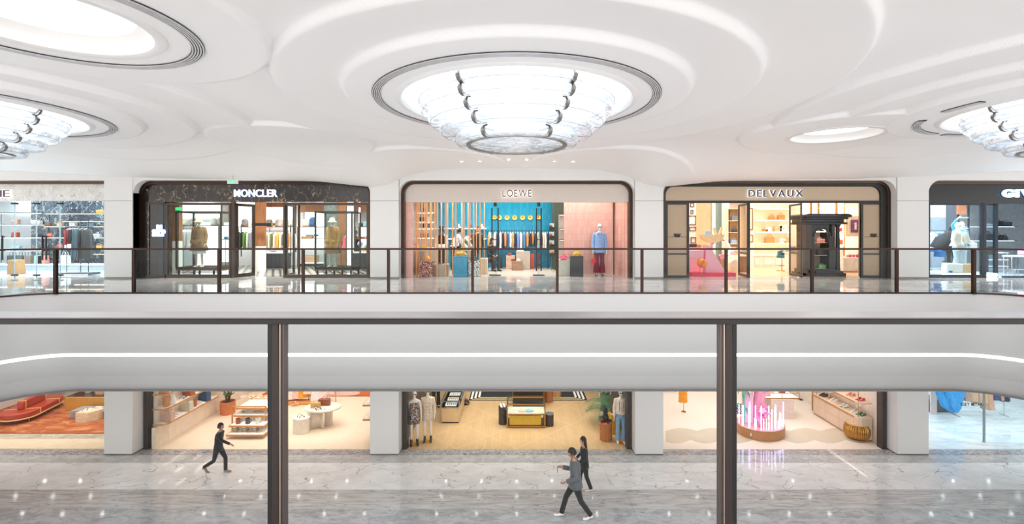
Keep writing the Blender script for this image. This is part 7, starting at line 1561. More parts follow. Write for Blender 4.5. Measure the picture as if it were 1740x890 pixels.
def highshoes(t, J, c):
    for S in ('L', 'R'): a, b = J['an'+S], J['to'+S]; MB().tube([a+Vector((0, .0, .10)), a, a.lerp(b, .6), b+Vector((0, -.05, 0))], [.04, .045, .042, .026], 10).build('boot', P(c, .3), t)
highshoes(t, J, '#1a1714'); stand_plate(t, P('#e8a01c', .4), .14)
t, J, x, D = lmann(727, 749, 'white mannequin in cream button jacket dress and black ankle boots', 0, 0, 0, .15)
top(t, J, '#e3cdb4', hem=.72, fl=1.12, wid=1.06, name='jacket_dress'); highshoes(t, J, '#1c1815'); stand_plate(t, P('#e8a01c', .4), .14)
for sx in (-.05, .05):
    for k in range(4): MB().ball((sx, -.145, 1.0+k*.1), .014, .008, .014, 8, 5).build('button', GOLD, t)
x, D = fl(741, 691); person_l, J = figure('person', 'person in black trousers standing by the left glass vitrine', 'person', (x, D, ZL), .3); top(person_l, J, '#17171a'); trousers(person_l, J, '#17171a', 1.1, flare=1.2); shoes(person_l, J, '#101010'); hair_cap(person_l, J, '#1c1410')
x0, D = fl(750, 719); x1 = X(780, D); t = thing('glass_vitrine', 'beige sided glass topped vitrine beside the cream jacket mannequin', 'display case', ((x0+x1)/2, D+1.25, ZL)); w = (x1-x0)/2
bx(-w, w, -1.25, 1.5, .05, .60).build('body', P('#d8b98a', .4), t, bev=.006); bx(-w+.02, w-.02, -1.22, 1.46, 0, .05).build('foot', P('#2c2824', .4), t); bx(-w, w, -1.25, 1.5, .58, .60).build('tray', P('#d9dde2', .3), t); glassbox(t, -w, w, -1.25, 1.5, .61, .84, CHROME, .01)
for k in range(4): m = thing('jewel_tray', ('front white', 'second white', 'third white', 'rear white')[k]+' tray of small accessories in the left glass vitrine', 'tray', ((x0+x1)/2, D+.3+k*.6, ZL+.605)); bx(-.22, .22, -.18, .18, 0, .03).build('tray', P('#f2f0ee', .4), m); mb = MB(); [mb.bx(-.16+.08*q, -.12+.08*q, -.08, .08, .03, .05) for q in range(5)]; mb.build('item', P(('#6b3c2a', '#c49a6a', '#e0d5c8', '#8a8f98')[k], .4), m)
x, D = X(792, 20.6), 20.6; bag((x, D, ZL), .3, .22, .2, '#2b2622', 'black strapped bag with yellow tag on the floor behind the glass vitrine', 'duffel', fcol='#e8a01c')
# central yellow vitrine
x0, D = fl(862, 727); x1 = X(926, D); t = thing('glass_vitrine', 'central brass framed glass vitrine with a yellow box base', 'display case', ((x0+x1)/2, D+.4, ZL)); w = (x1-x0)/2
CU = P('#b98850', .25, metal=.95); glassbox(t, -w, w, -.4, .4, .05, .88, CU, .022); bx(-w+.08, w-.14, -.34, .34, .08, .44).build('yellow_box', P('#dfae2a', .4), t, bev=.005); bx(-w, w, -.4, .4, .02, .06).build('plinth_board', P('#5a3a24', .4), t); bx(-w, w, -.4, .4, .50, .515).build('glass_shelf', P('#e9e3cf', .2), t); bx(-w+.02, w-.02, -.402, -.39, .49, .53).build('shelf_edge', CU, t)
vx, vd = (x0+x1)/2, D+.4
for i, (dx, c, n) in enumerate(((-.5, '#eef4f4', 'pair of white shoes'), (-.15, '#e9b9ac', 'pink folded scarf'), (.1, '#8fb9cf', 'light blue folded scarf'))):
    if i == 0: pair((vx+dx+.12, vd-.1, ZL+.52), .2, c, 'small white shoe inside the central yellow vitrine', rz=-1.2, kind='sneaker')
    else: m = thing('folded_scarf', n+' inside the central yellow vitrine', 'scarf', (vx+dx, vd-.1, ZL+.52)); MB().loft([(0, 0, 0, .2, .12), (0, 0, .05, .18, .1), (0, 0, .07, .1, .06)], 14, fold=.1, nf=5).build('cloth', fabric(c), m)
x0, D2 = fl(873, 693); t = thing('glass_vitrine', 'rear dark vitrine with copper frame behind the yellow one', 'display case', (X(899, 20.3), 20.6, ZL)); glassbox(t, -.68, .62, -.4, .4, .5, .86, CU, .02); bx(-.68, .62, -.4, .4, .0, .5).build('body', P('#1f1d20', .3), t); bx(-.66, .60, -.38, .38, .84, .86).build('dark_top', P('#26242a', .3), t)
for i, (dx, c, n) in enumerate(((-.3, '#e9e2da', 'white'), (.35, '#2a2a2c', 'black'))): pair((X(899, 20.3)+dx, 20.5, ZL+.885), .28, c, n+' shoe on top of the rear dark vitrine', rz=.4, kind='sneaker', gap=.14)
x, D = fl(854, 722); drum((x, D+.14, ZL), .16, .66, marble('black_marble', '#26221f', '#332e2a', '#8a8078', 2, .01, .15), 'tall black marble drum left of the yellow vitrine'); pair((x, D+.14, ZL+.66), .24, '#f3efec', 'white shoe on the tall black marble drum', rz=-1.3, kind='sneaker', gap=.12)
x, D = fl(934, 725); drum((x, D+.15, ZL), .165, .46, marble('black_marble', '#26221f', '#332e2a', '#8a8078', 2, .01, .15), 'low black marble drum right of the yellow vitrine', top=P('#8f9297', .2, metal=.5))
x, D = fl(932.5, 684); drum((x, D+.15, ZL), .2, .62, wood('teak', '#a8622e', '#bd7840', 1, .45, (1, 1, 5)), 'round teak drum at the back beside the rear vitrine', sx=1)
x, D = fl(947, 676); t = thing('stump_block', 'rough faceted light wood block behind the teak drum', 'block', (x, D+.15, ZL)); MB().prism([(-.18, -.12), (.12, -.14), (.2, .02), (.1, .18), (-.16, .14)], 0, .72, 'z').build('block', wood('stump2', '#c9924e', '#dcae6c', 1, .6, (6, 6, 1)), t, bev=.01)
# palm and the drums by the right entrance
x, D = fl(1031, 750); drum((x, D+.17, ZL), .215, .62, wood('teak', '#a8622e', '#bd7840', 1, .45, (1, 1, 5)), 'fluted teak drum holding black and red shoes at the right entrance', flutes=16); xa, Da = x, D+.17
for i, (dx, dy, c, s, n) in enumerate(((-.08, -.06, '#22242a', '#c8342a', 'black shoe with red sole, left on the teak drum'), (.05, -.09, '#2a2226', '#d23a2e', 'black shoe with red sole, front on the teak drum'), (.09, .05, '#1a1c20', '#b82c28', 'black shoe with red sole, right on the teak drum'))):
    shoe((xa+dx, Da+dy, ZL+.62), .26, c, n, 'shoes on the teak drum', rz=.4+1.1*i, sole=s)
m = thing('dark_ornament', 'black tufted ornament rising from the teak drum', 'ornament', (xa, Da+.03, ZL+.62)); MB().loft([(0, 0, 0, .08, .08), (0, 0, .16, .12, .11), (0, 0, .28, .05, .05), (0, 0, .36, .08, .07), (0, 0, .48, .04, .04)], 14, fold=.2, nf=6).build('tuft', P('#17181a', .6), m)
x, D = X(1044, 17.6), 17.6; drum((x, D+.1, ZL), .2, .72, P('#d9a62a', .4), 'mustard yellow round plinth behind the jeans mannequin'); pair((x, D+.05, ZL+.72), .25, '#b8281e', 'red and black shoe on the mustard yellow plinth', rz=.3, kind='sneaker')
t = thing('palm_tree', 'tall potted palm with long green fronds by the right entrance', 'palm', (X(1026, 18.4), 18.4, ZL)); MB().lathe([(.001, 0), (.16, 0), (.19, .3), (.17, .3), (.001, .27)], 24).build('pot', P('#6f4a2c', .6), t)
MB().tube([(0, 0, .27), (.02, 0, .8), (-.02, 0, 1.3)], [.05, .04, .03], 8).build('trunk', P('#6b4f34', .8), t); rnd = random.Random(11)
PALM = P('#3f7040', .5, var=.3, scale=4)
for k in range(17):
    a = 2.4*k; L_ = rnd.uniform(.6, .85); zb = .5+.045*k; el = rnd.uniform(.15, .9); mb = MB(); pts = []
    for i in range(9):
        u_ = i/8; r_ = L_*u_*math.cos(el*(1-.5*u_)); pts.append(Vector((r_*math.cos(a), r_*math.sin(a), zb+L_*(math.sin(el)*u_-.75*u_*u_))))
    mb.tube(pts, .006, 4)
    for i in range(1, 9):
        p = pts[i]; d = (pts[i]-pts[i-1]).normalized(); sd = d.cross(Vector((0, 0, 1))).normalized()
        for s in (-1, 1):
            for kk in (0, .5):
                p2 = p.lerp(pts[i-1], kk); ll = .26*math.sin(PI*(i-kk)/9.5)+.05; tip = p2+sd*s*ll+d*ll*.6+Vector((0, 0, -.25*ll)); n0 = len(mb.v); w_ = d*.013
                mb.v += [tuple(p2-w_), tuple(p2+w_), tuple(tip)]; mb.f.append((n0, n0+1, n0+2))
    mb.build('frond', PALM, t, smooth=0)
t, J, x, D = lmann(1055, 752, 'white mannequin in cream cardigan and light blue jeans at the right entrance', 0, 0, 0, -.1)
top(t, J, '#e6d6c2', hem=.98, fl=1.0, wid=1.08, name='cardigan', srad=.06); trousers(t, J, '#86a8c2', 1.02, .97, flare=1.35, name='jeans'); shoes(t, J, '#f1eeea'); stand_plate(t, P('#e8a01c', .4), .16)
for k in range(5): MB().ball((0, -.14, 1.04+k*.08), .013, .008, .013, 8, 5).build('button', GOLD, t)
for s in (-.06, .06): MB().tube([(s, -.12, 1.05), (s*1.1, -.14, 1.25), (s, -.11, 1.42)], .007, 5).build('trim_line', P('#8a5a38', .6), t)
t, J = figure('mannequin', 'second mannequin half hidden behind the palm in blue jeans', 'mannequin', (X(1027, 19.6), 19.6, ZL), .2, scale=1.02, skin='#f0e6da'); top(t, J, '#dfe6ea', wid=1.0); trousers(t, J, '#5f86a4', 1.0); shoes(t, J, '#e9e6e2')
# ---------------------------------------------------------------- L4: pale scalloped shop
PALE = P('#e8dacb', .3, var=.03, scale=1); SHADE = P('#c9bba6', .35, var=.05, scale=1.5)
f = shell(4.86, 12.5, 25.5, ZL, -2.6, P('#f3ebe2', .6), P('#efe2d4', .6), P('#f3ebe2', .6), PALE, y0=YB)
def scallop(pts, name, label, z=.006):
    t = thing(name, label, 'floor inlay'); 
    m = MB(); m.prism(pts, ZL, ZL+z, 'z'); m.build('stone', SHADE, t); return t
def wave(px0, px1, yt, yb, n, seed):
    up = []; lo = []
    for i in range(n*10+1):
        u_ = i/(n*10); p = px0+(px1-px0)*u_; amp = abs(math.sin(PI*n*u_)); x, D = fl(p, yt+5-5*amp); up.append((x, D)); x2, D2 = fl(p, yb-5+6*abs(math.sin(PI*n*u_+.6))); lo.append((x2, D2))
    return lo+up[::-1]
m = MB(); m.prism(wave(1131, 1500, 727, 752, 7, 0), ZL-.01, ZL+.004, 'z'); struct(m.build('floor_inlay', SHADE))
garment((X(1160.5, 19.6), 19.6, ZL+1.9), 1.45, '#e89a22', 'long saffron yellow pleated dress hanging on a cord in the pale shop', wid=.30, dep=.2, kind='dress', flare=1.0, seed=3, hook=False)
t = thing('hanging_rod', 'slim rod stand behind the saffron dress', 'stand', (X(1163, 19.7), 19.78, ZL)); MB().tube([(0, 0, 0), (0, 0, 2.0), (-.06, -.18, 2.0), (-.08, -.18, 1.9)], .012, 8).build('rod', BRASS, t); MB().lathe([(.001, 0), (.1, 0), (.09, .02), (.001, .03)], 20).build('foot', BRASS, t)
t = thing('trolley', 'small brass legged table with pinkish items at the left back of the pale shop', 'table', (X(1138, 22.2), 22.4, ZL)); bx(-.3, .3, -.2, .2, .4, .43).build('top', P('#c98f6c', .4), t)
for sx in (-.28, .28):
    for sy in (-.18, .18): MB().tube([(sx, sy, 0), (sx, sy, .4)], .012, 6).build('leg', BRASS, t)
# light-tube dais
cx_, D = X(1288.5, 17.9), 17.75; t = thing('display_dais', 'oval bronze sided dais full of glowing tubes and pink fabric', 'plinth', (cx_, D, ZL)); 
el = [(.86*math.cos(a), .80*math.sin(a)+.10*math.cos(a)) for a in [2*PI*i/48 for i in range(48)]]
MB().prism(el, 0, .34, 'z').build('side_band', P('#b98458', .35, metal=.4), t, smooth=40); MB().prism([(a*.985, b*.985) for a, b in el], .34, .345, 'z').build('top', P('#e2988c', .4, metal=.2), t); bx(-.66, -.60, -.62, -.605, .12, .22).build('number_mark', P('#f4ece4', .5), t)
bm_ = bpy.data.objects['display_dais']; rnd = random.Random(21)
tube_x = [(1254, 0), (1258, 1), (1262, 0), (1266, 1), (1270, 0), (1274, 1), (1278, -1), (1282, 0), (1287, -1), (1291, 0), (1296, 0), (1300, 1), (1304, 0), (1309, 0), (1313, 0), (1317, 1), (1320, 0), (1324, 0)]
tme = None
for i, (p, r_) in enumerate(tube_x+[(1256, 2), (1260, 2), (1299, 2), (1316, 2), (1322, 1), (1268, 2), (1276, 2), (1306, 1)]):
    xx = X(p, D)-cx_; 
    if abs(xx) > .8: xx = .8*(1 if xx > 0 else -1)
    yy = -.74*math.sqrt(max(0, 1-(xx/.86)**2))+.12*xx+.06+.16*max(0, r_)+rnd.uniform(0, .05); h = rnd.choice([.28, .4, .55, .72, .85])
    MB().tube([(xx, yy, .345), (xx, yy, .345+h)], .018, 8).build('light_tube', E('#d8c8ff', 2.6), t)
PINKF = P('#ea9db0', .8, var=.15, bump=.3, bscale=12, sheen=.3)
t = thing('pink_post', 'pale pink square column on the glowing dais', 'column', (X(1272, D), D+.1, ZL+.345)); bx(-.15, .16, -.13, .13, 0, 1.12).build('block', P('#f0bfc8', .5), t, bev=.008); bx(-.16, .17, -.14, .14, 1.12, 1.14).build('cap', P('#f6d3d8', .5), t)
t = thing('hanging_gown', 'long pink pleated gown hanging over the glowing dais', 'garment', (X(1293, D), D+.15, ZL+.35)); MB().loft([(-.05, 0, .1, .22, .16), (.0, 0, .5, .24, .16), (.02, 0, .95, .2, .13), (.02, 0, 1.4, .15, .1), (.02, 0, 1.75, .14, .08)], 30, fold=.12, nf=11).build('gown', PINKF, t); MB().loft([(.26, -.02, .95, .16, .1), (.2, 0, 1.3, .15, .1), (.12, 0, 1.7, .1, .08)], 24, fold=.16, nf=9).build('sleeve', PINKF, t)
MB().tube([(0, 0, 1.7), (0, .0, 2.8)], .008, 6).build('cord', GOLD, t)
t = thing('fabric_flowers', 'bunch of crumpled pink fabric flowers at the foot of the gown', 'flowers', (X(1295, D-.2), D-.25, ZL+.345)); rnd = random.Random(4)
for k in range(9): mb = MB().loft([(0, 0, 0, .03, .03), (0, 0, .06, .1, .09), (0, 0, .1, .12, .12), (0, 0, .08, .05, .05)], 14, fold=.35, nf=5, seed=k); o = mb.build('flower', P(('#e98bb4', '#f2b3c4', '#d86fa6')[k % 3], .7), t); o.location = (rnd.uniform(-.16, .16), rnd.uniform(-.06, .1), .07*k); o.rotation_euler = (rnd.uniform(-.8, .8), rnd.uniform(-.8, .8), k)
t = thing('green_plant', 'mint green sculpted plant with drooping leaves on the left of the glowing dais', 'plant', (X(1261, D), D-.12, ZL+.345)); GR = P('#5fb08c', .5, var=.15)
MB().tube([(0, 0, 0), (.03, 0, .5), (-.02, 0, 1.1), (.02, 0, 1.5)], [.04, .035, .035, .02], 8).build('stem', GR, t)
for k, (a, z, l) in enumerate(((2.9, .62, .42), (.3, .5, .2), (2.8, 1.15, .36), (.2, 1.1, .28), (1.6, 1.3, .3), (4.4, 1.2, .26), (3.6, 1.35, .3))):
    def lf(u, v, a=a, z=z, l=l): r_ = l*u; w_ = .075*math.sin(PI*min(.99, u+.03)); q = (v-.5)*2*w_; return (r_*math.cos(a)-q*math.sin(a), r_*math.sin(a)+q*math.cos(a), z+.14*math.sin(u*PI)-.22*u*u+.02*abs(v-.5))
    MB().grid(lf, 8, 4).build('leaf', GR, t, solid=.006)
t = thing('red_flower', 'round coral red flower above the pink column', 'flower', (X(1280, D+.1), D+.05, ZL+1.485))
for k in range(8): mb = MB().ball((.1, 0, .03), .1, .05, .04, 10, 6); o = mb.build('petal', P('#ee5a3c', .5), t); o.rotation_euler = (0, -.3, k*PI/4)
MB().ball((0, 0, .06), .05).build('centre', P('#f2a08c', .5), t)
# travertine plinth and tray
x0, D = fl(1311, 712); x1 = X(1349, D); TV = world_coords(wood('pink_travertine', '#dcc6bb', '#e6d5cb', .7, .5, (1, 1, 7))); t = thing('display_counter', 'pinkish travertine counter with a brass rimmed glass tray top', 'counter', ((x0+x1)/2, D+.5, ZL)); w = (x1-x0)/2
bx(-w, w, -.5, .6, 0, .78).build('block', TV, t, bev=.006); bx(-w-.45, w+.25, -.45, .8, .78, .80).build('tray_board', P('#fbf4ea', .3), t); bx(-w-.46, w+.26, -.47, -.45, .775, .82).build('tray_rim', BRASS, t)
for q in (-w-.45, w+.25, 0): MB().tube([(q, -.45, .8), (q, -.45, 1.0), (q, .8, 1.0)], .01, 6).build('brass_bar', BRASS, t)
for q in (-.45, .8): MB().tube([(-w-.45, q, 1.0), (w+.25, q, 1.0)], .01, 6).build('brass_bar', BRASS, t)
for i, (dx, c, n) in enumerate(((-.55, '#d9a24a', 'gold'), (-.1, '#e9d9c2', 'cream'), (.35, '#9c3c4c', 'maroon'))): bag(((x0+x1)/2+dx, D+.7, ZL+.8), .22, .12, .12, c, n+' small bag on the travertine counter tray', 'flap')
t = thing('patterned_rug', 'round dark blue and white patterned rug left of the travertine counter', 'rug', (X(1262, 19.9), 20.1, ZL)); MB().lathe([(.001, .01), (.75, .01), (.75, 0)], 40, sx=1.1, sy=.8).build('pile', tiles('zigzag', '#e9e4dc', '#ddd6cc', '#26304c', .1, .16, .9, .03, (0, 0, .5), 0, .5), t); MB().lathe([(.75, .0), (.77, .012), (.75, .014)], 40, sx=1.1, sy=.8).build('rim', P('#26304c', .9), t)
struct(bx(X(1358, 23), X(1382, 23), 23, 23.2, ZL, -2.6).build('wall_partition', P('#f3ebe0', .6)))
t = thing('dark_garment', 'dark charcoal garment block hanging at the back of the pale shop', 'garment', (X(1373.5, 21.6), 21.6, ZL+.35)); MB().loft([(0, 0, 0, .2, .1), (0, 0, .8, .19, .1), (0, 0, 1.5, .15, .08)], 20, fold=.08, nf=8).build('cloth', fabric('#3a3d44'), t); MB().tube([(0, 0, 1.5), (0, 0, 2.85)], .008, 6).build('cord', BRASS, t)
pair((X(1373, 21.4), 21.35, ZL), .3, '#f1ebe2', 'white shoe on the floor below the charcoal garment', rz=.2, kind='flat', gap=.14); pair((X(1359, 21.3), 21.2, ZL), .26, '#2f2a2c', 'black flat shoe on the pale floor behind the travertine counter', rz=.2, kind='flat', gap=.14)
# shoe cabinet on the right wall
CB = P('#e3c8b0', .5, var=.02); xw = 12.46; xf = 11.98; ya, yb = 16.95, 19.55
t = thing('shoe_cabinet', 'long pinkish beige drawer cabinet with rounded end on the right wall', 'cabinet', (xf, 18.2, ZL))
MB().prism([(0.12, ya-18.2), (xw-xf, ya-18.2), (xw-xf, yb-18.2), (0, yb-18.2), (0, ya+.2-18.2), (.035, ya+.07-18.2)], .06, .78, 'z').build('body', CB, t, bev=.004); bx(.03, xw-xf, ya+.05-18.2, yb-18.2, 0, .06).build('foot', P('#b98a5c', .5), t)
MB().prism([(0.1, ya-.02-18.2), (xw-xf, ya-.02-18.2), (xw-xf, yb-18.2), (-.02, yb-18.2), (-.02, ya+.2-18.2), (.02, ya+.04-18.2)], .78, .82, 'z').build('worktop', P('#e9cfb4', .4), t); MB().prism([(-.032, ya+.2-18.2), (-.02, ya+.2-18.2), (-.02, yb-18.2), (-.032, yb-18.2)], .775, .825, 'z').build('edge_strip', OAKE, t)
for k in range(3):
    for z0_, z1_ in ((.1, .40), (.43, .74)): o = bx(-.012, 0, ya+.25-18.2+k*.78, ya+.25-18.2+k*.78+.75, z0_, z1_).build('drawer', CB, t); 
t = thing('display_shelf', 'rounded pink beige shelf of shoes above the right cabinet', 'shelf', (xf, 18.2, ZL+1.30)); MB().prism([(.12, ya-18.2), (xw-xf, ya-18.2), (xw-xf, yb-18.2), (0, yb-18.2), (0, ya+.2-18.2), (.035, ya+.07-18.2)], 0, .04, 'z').build('board', CB, t); MB().prism([(-.012, ya+.2-18.2), (0, ya+.2-18.2), (0, yb-18.2), (-.012, yb-18.2)], -.005, .045, 'z').build('edge_strip', OAKE, t)
for y in (ya+.1-18.2, yb-.1-18.2): MB().tube([(.06, y, -.48), (.06, y, 1.2)], .012, 8).build('brass_upright', BRASS, t)
bx(.38, .40, ya+.1-18.2, yb-.1-18.2, -.02, 0).build('light_strip', E('#fff0e0', 4), t)
for i, (y, c, s, n) in enumerate(((17.15, '#2f7a4a', '#f2f0ea', 'green and white'), (17.45, '#f0ece6', '#ffffff', 'white'), (18.05, '#eef0ea', '#7fb05a', 'white with green sole'), (18.65, '#ece2d6', '#f8f4ee', 'ivory'), (19.25, '#3a3a3e', '#2a2a2c', 'black'))):
    pair((xf+.22, y, ZL+.82), .29, c, n+' sneaker on the right wall cabinet top', rz=PI+.35, sole=s, kind='sneaker', gap=.13)
for i, (y, c, s, n) in enumerate(((17.2, '#c8262c', '#f2eeea', 'red'), (17.7, '#d97a52', '#f0e9e0', 'orange patterned'), (18.6, '#e9a08c', '#f6f2ec', 'pink'))):
    pair((xf+.22, y, ZL+1.34), .29, c, n+' sneaker on the rounded shelf above the cabinet', rz=PI+.35, sole=s, kind='sneaker', gap=.13)
for i, y in enumerate((17.35, 18.9)):
    t = thing('shoe_stand', ('nearer', 'farther')[i]+' little stand tilting one pink white shoe on the cabinet', 'stand', (xf+.36, y+.12, ZL+.82)); MB().tube([(0, 0, 0), (0, 0, .2)], .01, 6).build('pole', BRASS, t); bx(-.06, .06, -.04, .04, .2, .21).build('tray', BRASS, t); bx(-.05, .05, -.04, .04, 0, .01).build('foot', BRASS, t)
    shoe((xf+.36, y+.12, ZL+1.03), .27, '#f3e6e2', ('nearer', 'farther')[i]+' pink white sneaker tilted up on a little stand', None, PI+.5)
t = thing('white_door', 'white door leaf with brass edge at the far end of the shoe cabinet', 'door', (X(1392, 19.9), 19.95, ZL)); bx(-.24, .24, -.03, .03, 0, 2.6).build('leaf', P('#f4eee4', .5), t); bx(-.26, -.24, -.03, .03, 0, 2.6).build('brass_edge', BRASS, t); MB().ball((.15, -.05, 1.05), .03).build('knob', P('#2a3450', .4), t)
# gold ribbed drum
x, D = fl(1473.5, 753); t = thing('ribbed_stool', 'squat golden ribbed barrel with a flat top and one shoe pair', 'stool', (x-.06, D+.42, ZL)); t.scale = (.93, .93, 1); mb = MB(); n = 144; rings = [(.30, .02), (.40, .10), (.44, .24), (.43, .40), (.37, .52), (.345, .54)]
for r_, z in rings:
    for k in range(n): a = 2*PI*k/n; q = r_*(1-.035*(k % 4 < 2)); mb.v.append((q*math.cos(a), q*math.sin(a), z))
for i in range(len(rings)-1):
    for k in range(n): a = i*n+k; b = i*n+(k+1) % n; mb.f.append((a, b, b+n, a+n))
mb.build('ribbed_body', P('#b8863a', .22, metal=.95), t, smooth=20); MB().lathe([(.001, .545), (.36, .545), (.36, .53)], 40).build('top', P('#d8b07c', .35), t); MB().lathe([(.001, 0), (.3, 0), (.3, .02)], 32).build('foot', P('#a87a3c', .4), t)
pair((x-.06, D+.40, ZL+.548), .29, '#35704a', 'green and white sneaker on the golden ribbed barrel', rz=PI+.6, kind='sneaker', gap=.13)
t = thing('brass_plate', 'small brass socket plate low on the right wall', 'plate', (xw-.0, 17.1, ZL+.25)); bx(-.02, .0, -.07, .07, 0, .16).build('plate', BRASS, t); bx(-.026, -.02, -.04, .04, .04, .12).build('cover', P('#8a6636', .4, metal=.8), t)
# ---------------------------------------------------------------- L5: icy marble shop
ICE = world_coords(marble('ice_marble', '#dfe7ea', '#c3ced2', '#aebabf', .35, .03, .12, .35, 1.5, stretch=(1, 3, 1)))
f = shell(13.62, 21.4, 25.5, ZL, -2.6, P('#eef3f5', .5), P('#eef3f5', .5), P('#e6edf0', .5), ICE, y0=YB)
t = thing('glass_screen', 'clear glass shopfront panes with small black lettering', 'glass panel', (X(1672, 16.9), 16.9, ZL)); bx(-.025, .025, -.03, .03, 0, 3.1).build('mullion', P('#8a979e', .25, metal=.7), t, bev=.003)
a = X(1581, 18.2)-t.location.x; MB().grid(lambda u, v: (a*u-.03, 1.3*u, 3.1*v), 1, 1).build('glass', glassmat('ice_glass', '#eaf4f7', 1.4, .7), t); MB().grid(lambda u, v: (.03+3.2*u, -.0*u, 3.1*v), 1, 1).build('glass', glassmat('ice_glass', '#eaf4f7', 1.4, .7), t)
zt5 = Z(685, 17.3); text_sign('ISSEY MIYAKE', (X(1646, 17.35), 17.2, zt5), .11, .84, P('#1c2026', .5), 'small black capital lettering on the glass shopfront pane at lower right', bold=.012, gap=.1, depth=.004)
MB_ = bpy.data.objects.get('shop_sign.007')
t = thing('hanging_gown', 'big bright blue crumpled paper-like dress in the icy shop', 'garment', (X(1612, 18.9), 18.9, ZL+.32)); mb = MB(); n = 36; rnd = random.Random(8); rings = [(.25, .0, .10), (.12, .25, .32), (.05, .6, .42), (.0, 1.0, .46), (-.02, 1.4, .42), (-.05, 1.9, .3)]
for ox, z, r_ in rings:
    for k in range(n): a = 2*PI*k/n; q = r_*(1+.28*math.sin(7*a+z*4)*rnd.uniform(.5, 1)); mb.v.append((ox+q*math.cos(a)*1.05, q*math.sin(a)*.5, z+rnd.uniform(-.07, .07)))
for i in range(len(rings)-1):
    for k in range(n): a = i*n+k; b = i*n+(k+1) % n; mb.f.append((a, b, b+n, a+n))
mb.build('gown', P('#2f9fe0', .5, var=.12), t, smooth=15); MB().tube([(-.05, 0, 1.9), (-.05, 0, 2.88)], .008, 6).build('cord', CHROME, t)
rack((X(1665, 19.4), 19.4, ZL), X(1712, 19.4)-X(1630, 19.4), 2.1, CHROME, 'chrome rail of pleated garments in the icy shop')
for i, (p, l, c, n) in enumerate(((1637, 1.35, '#a98f84', 'mauve brown'), (1645, 1.5, '#c9a08a', 'dusty rose patterned'), (1653, 1.5, '#d9b58c', 'sand and green patterned'), (1661, 1.6, '#c8a092', 'rose'), (1668, 1.55, '#e3b86c', 'yellow and black patterned'), (1678, 1.85, '#d8a98e', 'long peach pleated'), (1690, 1.45, '#3a4270', 'indigo'), (1697, 1.45, '#d99a84', 'salmon'), (1704, 1.5, '#25294a', 'dark indigo'))):
    garment((X(p, 19.4), 19.4, ZL+2.1), l, c, n+' garment on the chrome rail of the icy shop', wid=.34, dep=.3, kind='dress', flare=1.2, seed=140+i)
t = thing('low_cabinet', 'dark grey low cabinet behind the blue dress', 'cabinet', (X(1594, 20), 20.0, ZL)); bx(-.6, .5, -.3, .3, 0.03, .5).build('body', P('#4a4d50', .4), t, bev=.01); bx(-.6, .5, -.32, .3, .5, .53).build('top', P('#6a6d70', .4), t); bx(-.55, .45, -.25, .25, 0, .03).build('foot', BLACK, t)
t = thing('pink_screen', 'narrow pinkish upright panel left of the blue dress', 'panel', (X(1586, 19.6), 19.55, ZL)); bx(-.16, .06, -.03, .03, 0, 2.4).build('panel', P('#ecd2cb', .5), t); bx(.06, .08, -.03, .03, 0, 2.4).build('edge', P('#d9b4a8', .5), t)
# ================================================================== PEOPLE ON THE LOWER FLOOR
# walker in black, mid-stride towards the right of the picture, arm swung forward
x, D = fl(371, 804)
WALK = dict(pelvis=(0, 0, .93), waist=(0, -.01, 1.08), chest=(0, -.03, 1.27), upchest=(0, -.05, 1.39), neck=(0, -.06, 1.47), nape=(0, -.07, 1.55), head=(0, -.09, 1.64),
    shL=(-.165, -.05, 1.40), elL=(-.20, -.27, 1.22), wrL=(-.17, -.50, 1.10), shR=(.165, -.05, 1.40), elR=(.21, .12, 1.15), wrR=(.2, .10, .92),
    hipL=(-.085, 0, .89), knL=(-.09, .10, .48), anL=(-.09, .44, .26), toL=(-.09, .36, .08), hipR=(.085, 0, .89), knR=(.09, -.20, .50), anR=(.09, -.20, .09), toR=(.09, -.37, .03))
t, J = figure('person', 'walker in black with one arm stretched forward, on the lower marble floor', 'person', (x, D, ZL), PI/2, WALK, '#c08d73', .87, tilt=.1)
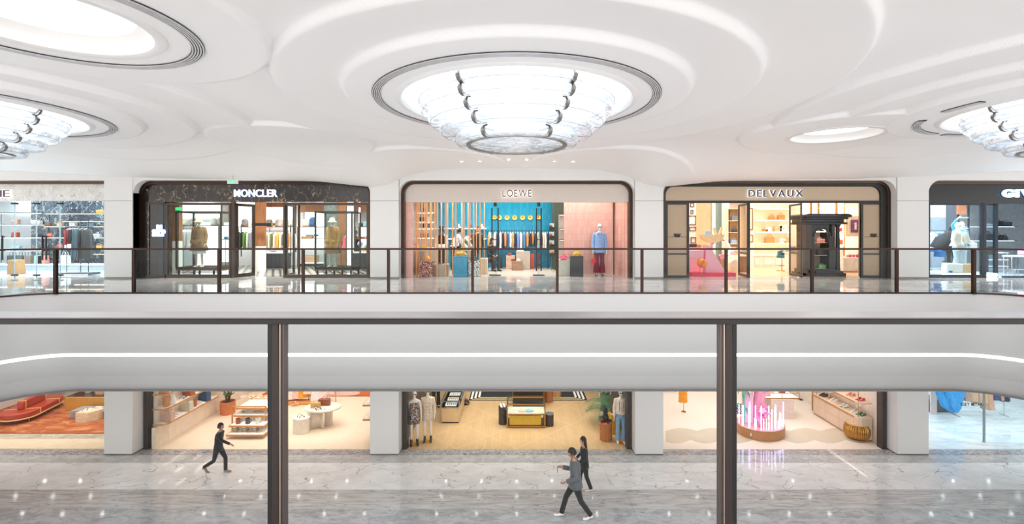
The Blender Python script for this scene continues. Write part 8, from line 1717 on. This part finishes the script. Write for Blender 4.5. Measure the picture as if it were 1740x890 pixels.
top(t, J, '#1b1c20', hem=.80, fl=1.02, wid=1.02); trousers(t, J, '#1d1e22', 1.0); shoes(t, J, '#8c7a70'); hair_cap(t, J, '#1a1614')
x, D = fl(978, 880)
WALK2 = dict(pelvis=(0, 0, .90), waist=(0, 0, 1.06), chest=(0, -.01, 1.25), upchest=(0, -.02, 1.37), neck=(0, -.04, 1.45), nape=(0, -.06, 1.52), head=(0, -.09, 1.62),
    shL=(-.17, -.02, 1.38), elL=(-.22, -.08, 1.12), wrL=(-.18, -.30, 1.18), shR=(.17, -.02, 1.38), elR=(.22, .0, 1.10), wrR=(.19, -.24, 1.0),
    hipL=(-.085, 0, .86), knL=(-.09, -.22, .50), anL=(-.09, -.34, .09), toL=(-.09, -.51, .03), hipR=(.085, 0, .86), knR=(.09, .12, .47), anR=(.09, .36, .13), toR=(.09, .22, .03))
t, J = figure('person', 'man in grey hoodie, black trousers and white shoes looking at his hands', 'person', (x, D, ZL), -PI/2, WALK2, '#b98668', 1.03, tilt=.3)
top(t, J, '#5d6063', hem=.80, fl=1.12, wid=1.12, srad=.066, name='hoodie'); trousers(t, J, '#1b1b1e', 1.06); shoes(t, J, '#f0efec'); hair_cap(t, J, '#14110f', tilt=.3)
m = thing('phone', 'small phone held by the man in the grey hoodie', 'phone', (x-.46, D-.02, ZL+1.25), -PI/2); bx(-.035, .035, -.01, 0, -.07, .07).build('case', BLACK, m, bev=.004); bx(-.03, .03, 0, .002, -.06, .06).build('screen', E('#dfe9ff', .8), m)
x, D = fl(993, 833)
WALK3 = dict(WALK2, knL=(-.09, -.12, .49), anL=(-.09, -.14, .09), toL=(-.09, -.31, .03), knR=(.09, .06, .48), anR=(.09, .20, .11), toR=(.09, .06, .03), wrL=(-.2, -.22, .98), head=(0, -.05, 1.63))
t, J = figure('person', 'long haired person in black walking just behind the man in grey', 'person', (x, D, ZL), -PI/2, WALK3, '#c99a80', .87, tilt=.05)
top(t, J, '#16171a', hem=.78, fl=1.05, wid=1.05); trousers(t, J, '#17181b', 1.04); shoes(t, J, '#d9c9bf'); hair_cap(t, J, '#1d1412', .32, tilt=.05)
